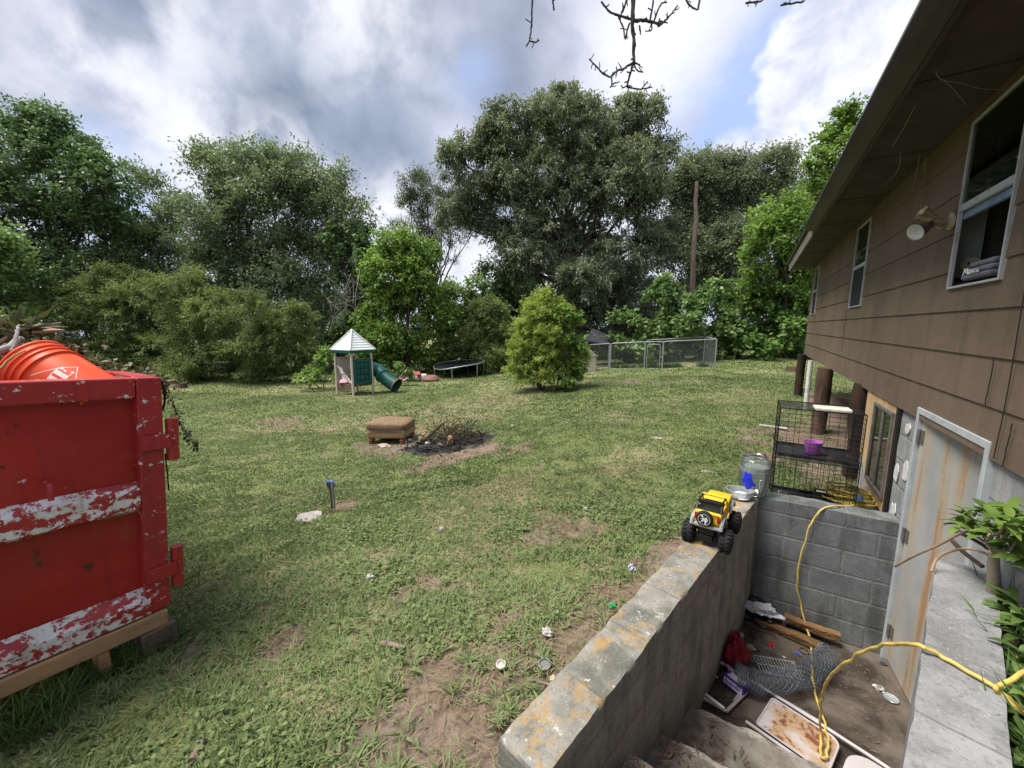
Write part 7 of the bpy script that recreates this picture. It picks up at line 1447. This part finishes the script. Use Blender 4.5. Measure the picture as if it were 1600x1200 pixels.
# ---------------------------------------------------------------- litter on the lawn
def litter(px, py, s, mat, lb, name='scrap', cat='scrap', seed=0, dz=.02, group='litter on the lawn'): p = gp3(px, py, dz); crumple(name, lb, cat, p, s, mat, seed, .6, group)
litter(578, 909, (.028, .022, .022), WS, 'crumpled white paper in the middle of the near lawn', 'paper', 'paper', 2)
litter(855, 994, (.026, .02, .016), WS, 'crumpled white paper near the left pit wall', 'paper', 'paper', 4)
litter(957, 952, (.02, .014, .012), simple('bright green scrap', (.02, .35, .12), .5), 'small bright green plastic scrap beside the wall top', seed=6)
litter(987, 894, (.022, .02, .03), simple('white blue can', (.5, .52, .6), .4), 'small pale crushed cup on the worn strip by the wall', 'cup', 'cup', 8)
litter(866, 1068, (.02, .012, .01), simple('tan scrap', (.5, .4, .28), .8), 'tan paper scrap on bare soil near the wall', seed=9)
litter(690, 830, (.018, .016, .014), WS, 'tiny white crumb on the lawn right of the stake', seed=11); litter(914, 798, (.02, .014, .012), simple('grey scrap', (.4, .4, .38), .7), 'grey crumb on the lawn left of the toy truck', seed=13); litter(800, 668, (.03, .03, .03), WS, 'white scrap past the fire pit', seed=15)
litter(822, 590, (.04, .03, .03), simple('salmon scrap', (.6, .3, .2), .7), 'salmon scrap at the foot of the lone bush', seed=17)
for px, py, r, c_, lb in [(783, 1043, .025, (.45, .43, .37), 'pale jar lid lying in the near grass'), (851, 1043, .032, (.17, .17, .17), 'dark grey round disc on the soil by the wall')]:
    p = gp3(px, py, .012); m = MB(); m.lathe([(0, .0), (r, 0), (r+.002, .006), (r, .012), (r-.006, .012), (r-.008, .005), (0, .005)], 24, Matrix.Translation(Vector(p))@Matrix.Rotation(.15, 4, 'X')); o = m.build('lid', simple('lid%d' % px, c_, .5), origin=p, smooth=True); tag(o, lb, 'lid')
for a, b, r, lb in [((597, 1010), (634, 1016), .016, 'short piece of dark bark on the near lawn'), ((300, 1195), (320, 1160), .013, 'grey stick at the bottom edge of the lawn'), ((785, 1022), (832, 1000), .004, 'thin dry stalk pointing at the crumpled paper'), ((822, 1052), (850, 1035), .006, 'twig beside the dark disc'), ((826, 1068), (862, 1075), .007, 'crooked root on the soil beside the wall'), ((812, 1010), (780, 1040), .003, 'thin grass stalk over the soil')]:
    gstick('stick', lb, 'stick', a, b, r, simple('weathered stick', (.20, .15, .12), .9, 0, .3, 15), .02, .015, 'sticks on the lawn')
for px, py, w_, lb in [(1208, 668, .16, 'white plank strip lying on the grass left of the crates'), (1180, 668, .0, '')]:
    if w_: p = gp3(px, py, .0); m = MB(); m.M = Matrix.Translation(Vector(p))@Matrix.Rotation(-.1, 4, 'Z'); m.box((0, 0, .012), (.40, .06, .024)); o = m.build('plank', simple('white paint wood', (.42, .40, .37), .8, 0, .2, 9, .3), origin=p, bevel=.005); tag(o, lb, 'plank')
WF = leafmat('clover flower', (.6, .6, .55), (.75, .75, .7), .1)

# cobwebs under the eave
cw_ = thing('cobweb', 'dusty grey cobweb strands hanging under the eave by the open window', 'cobweb', atz(1470, 118, 2.9))
WEB = simple('dusty web', (.34, .32, .30), .9)
for pth in [[(1462, 112, 2.93), (1470, 124, 2.91), (1500, 130, 2.9), (1530, 138, 2.9), (1560, 140, 2.9), (1600, 139, 2.9)], [(1475, 126, 2.9), (1492, 142, 2.89), (1510, 165, 2.9)], [(1430, 165, 2.94), (1412, 200, 2.9), (1395, 228, 2.86)], [(1408, 240, 2.9), (1402, 268, 2.82), (1383, 288, 2.78)], [(1437, 242, 2.9), (1431, 275, 2.76), (1426, 300, 2.7)], [(1446, 245, 2.9), (1445, 270, 2.8)]]:
    P = [atz(a, b, c) if c >= 2.86 else None for a, b, c in pth]
    for i, (a, b, c) in enumerate(pth):
        if P[i] is None: q = P[i-1]; P[i] = atd(a, b, float(-q[0]*math.sin(PSI)+q[1]*math.cos(PSI)))
    m = MB(); m.tube(smooth_path(P, 4), .0016, 4); m.build('strand', WEB, cw_)
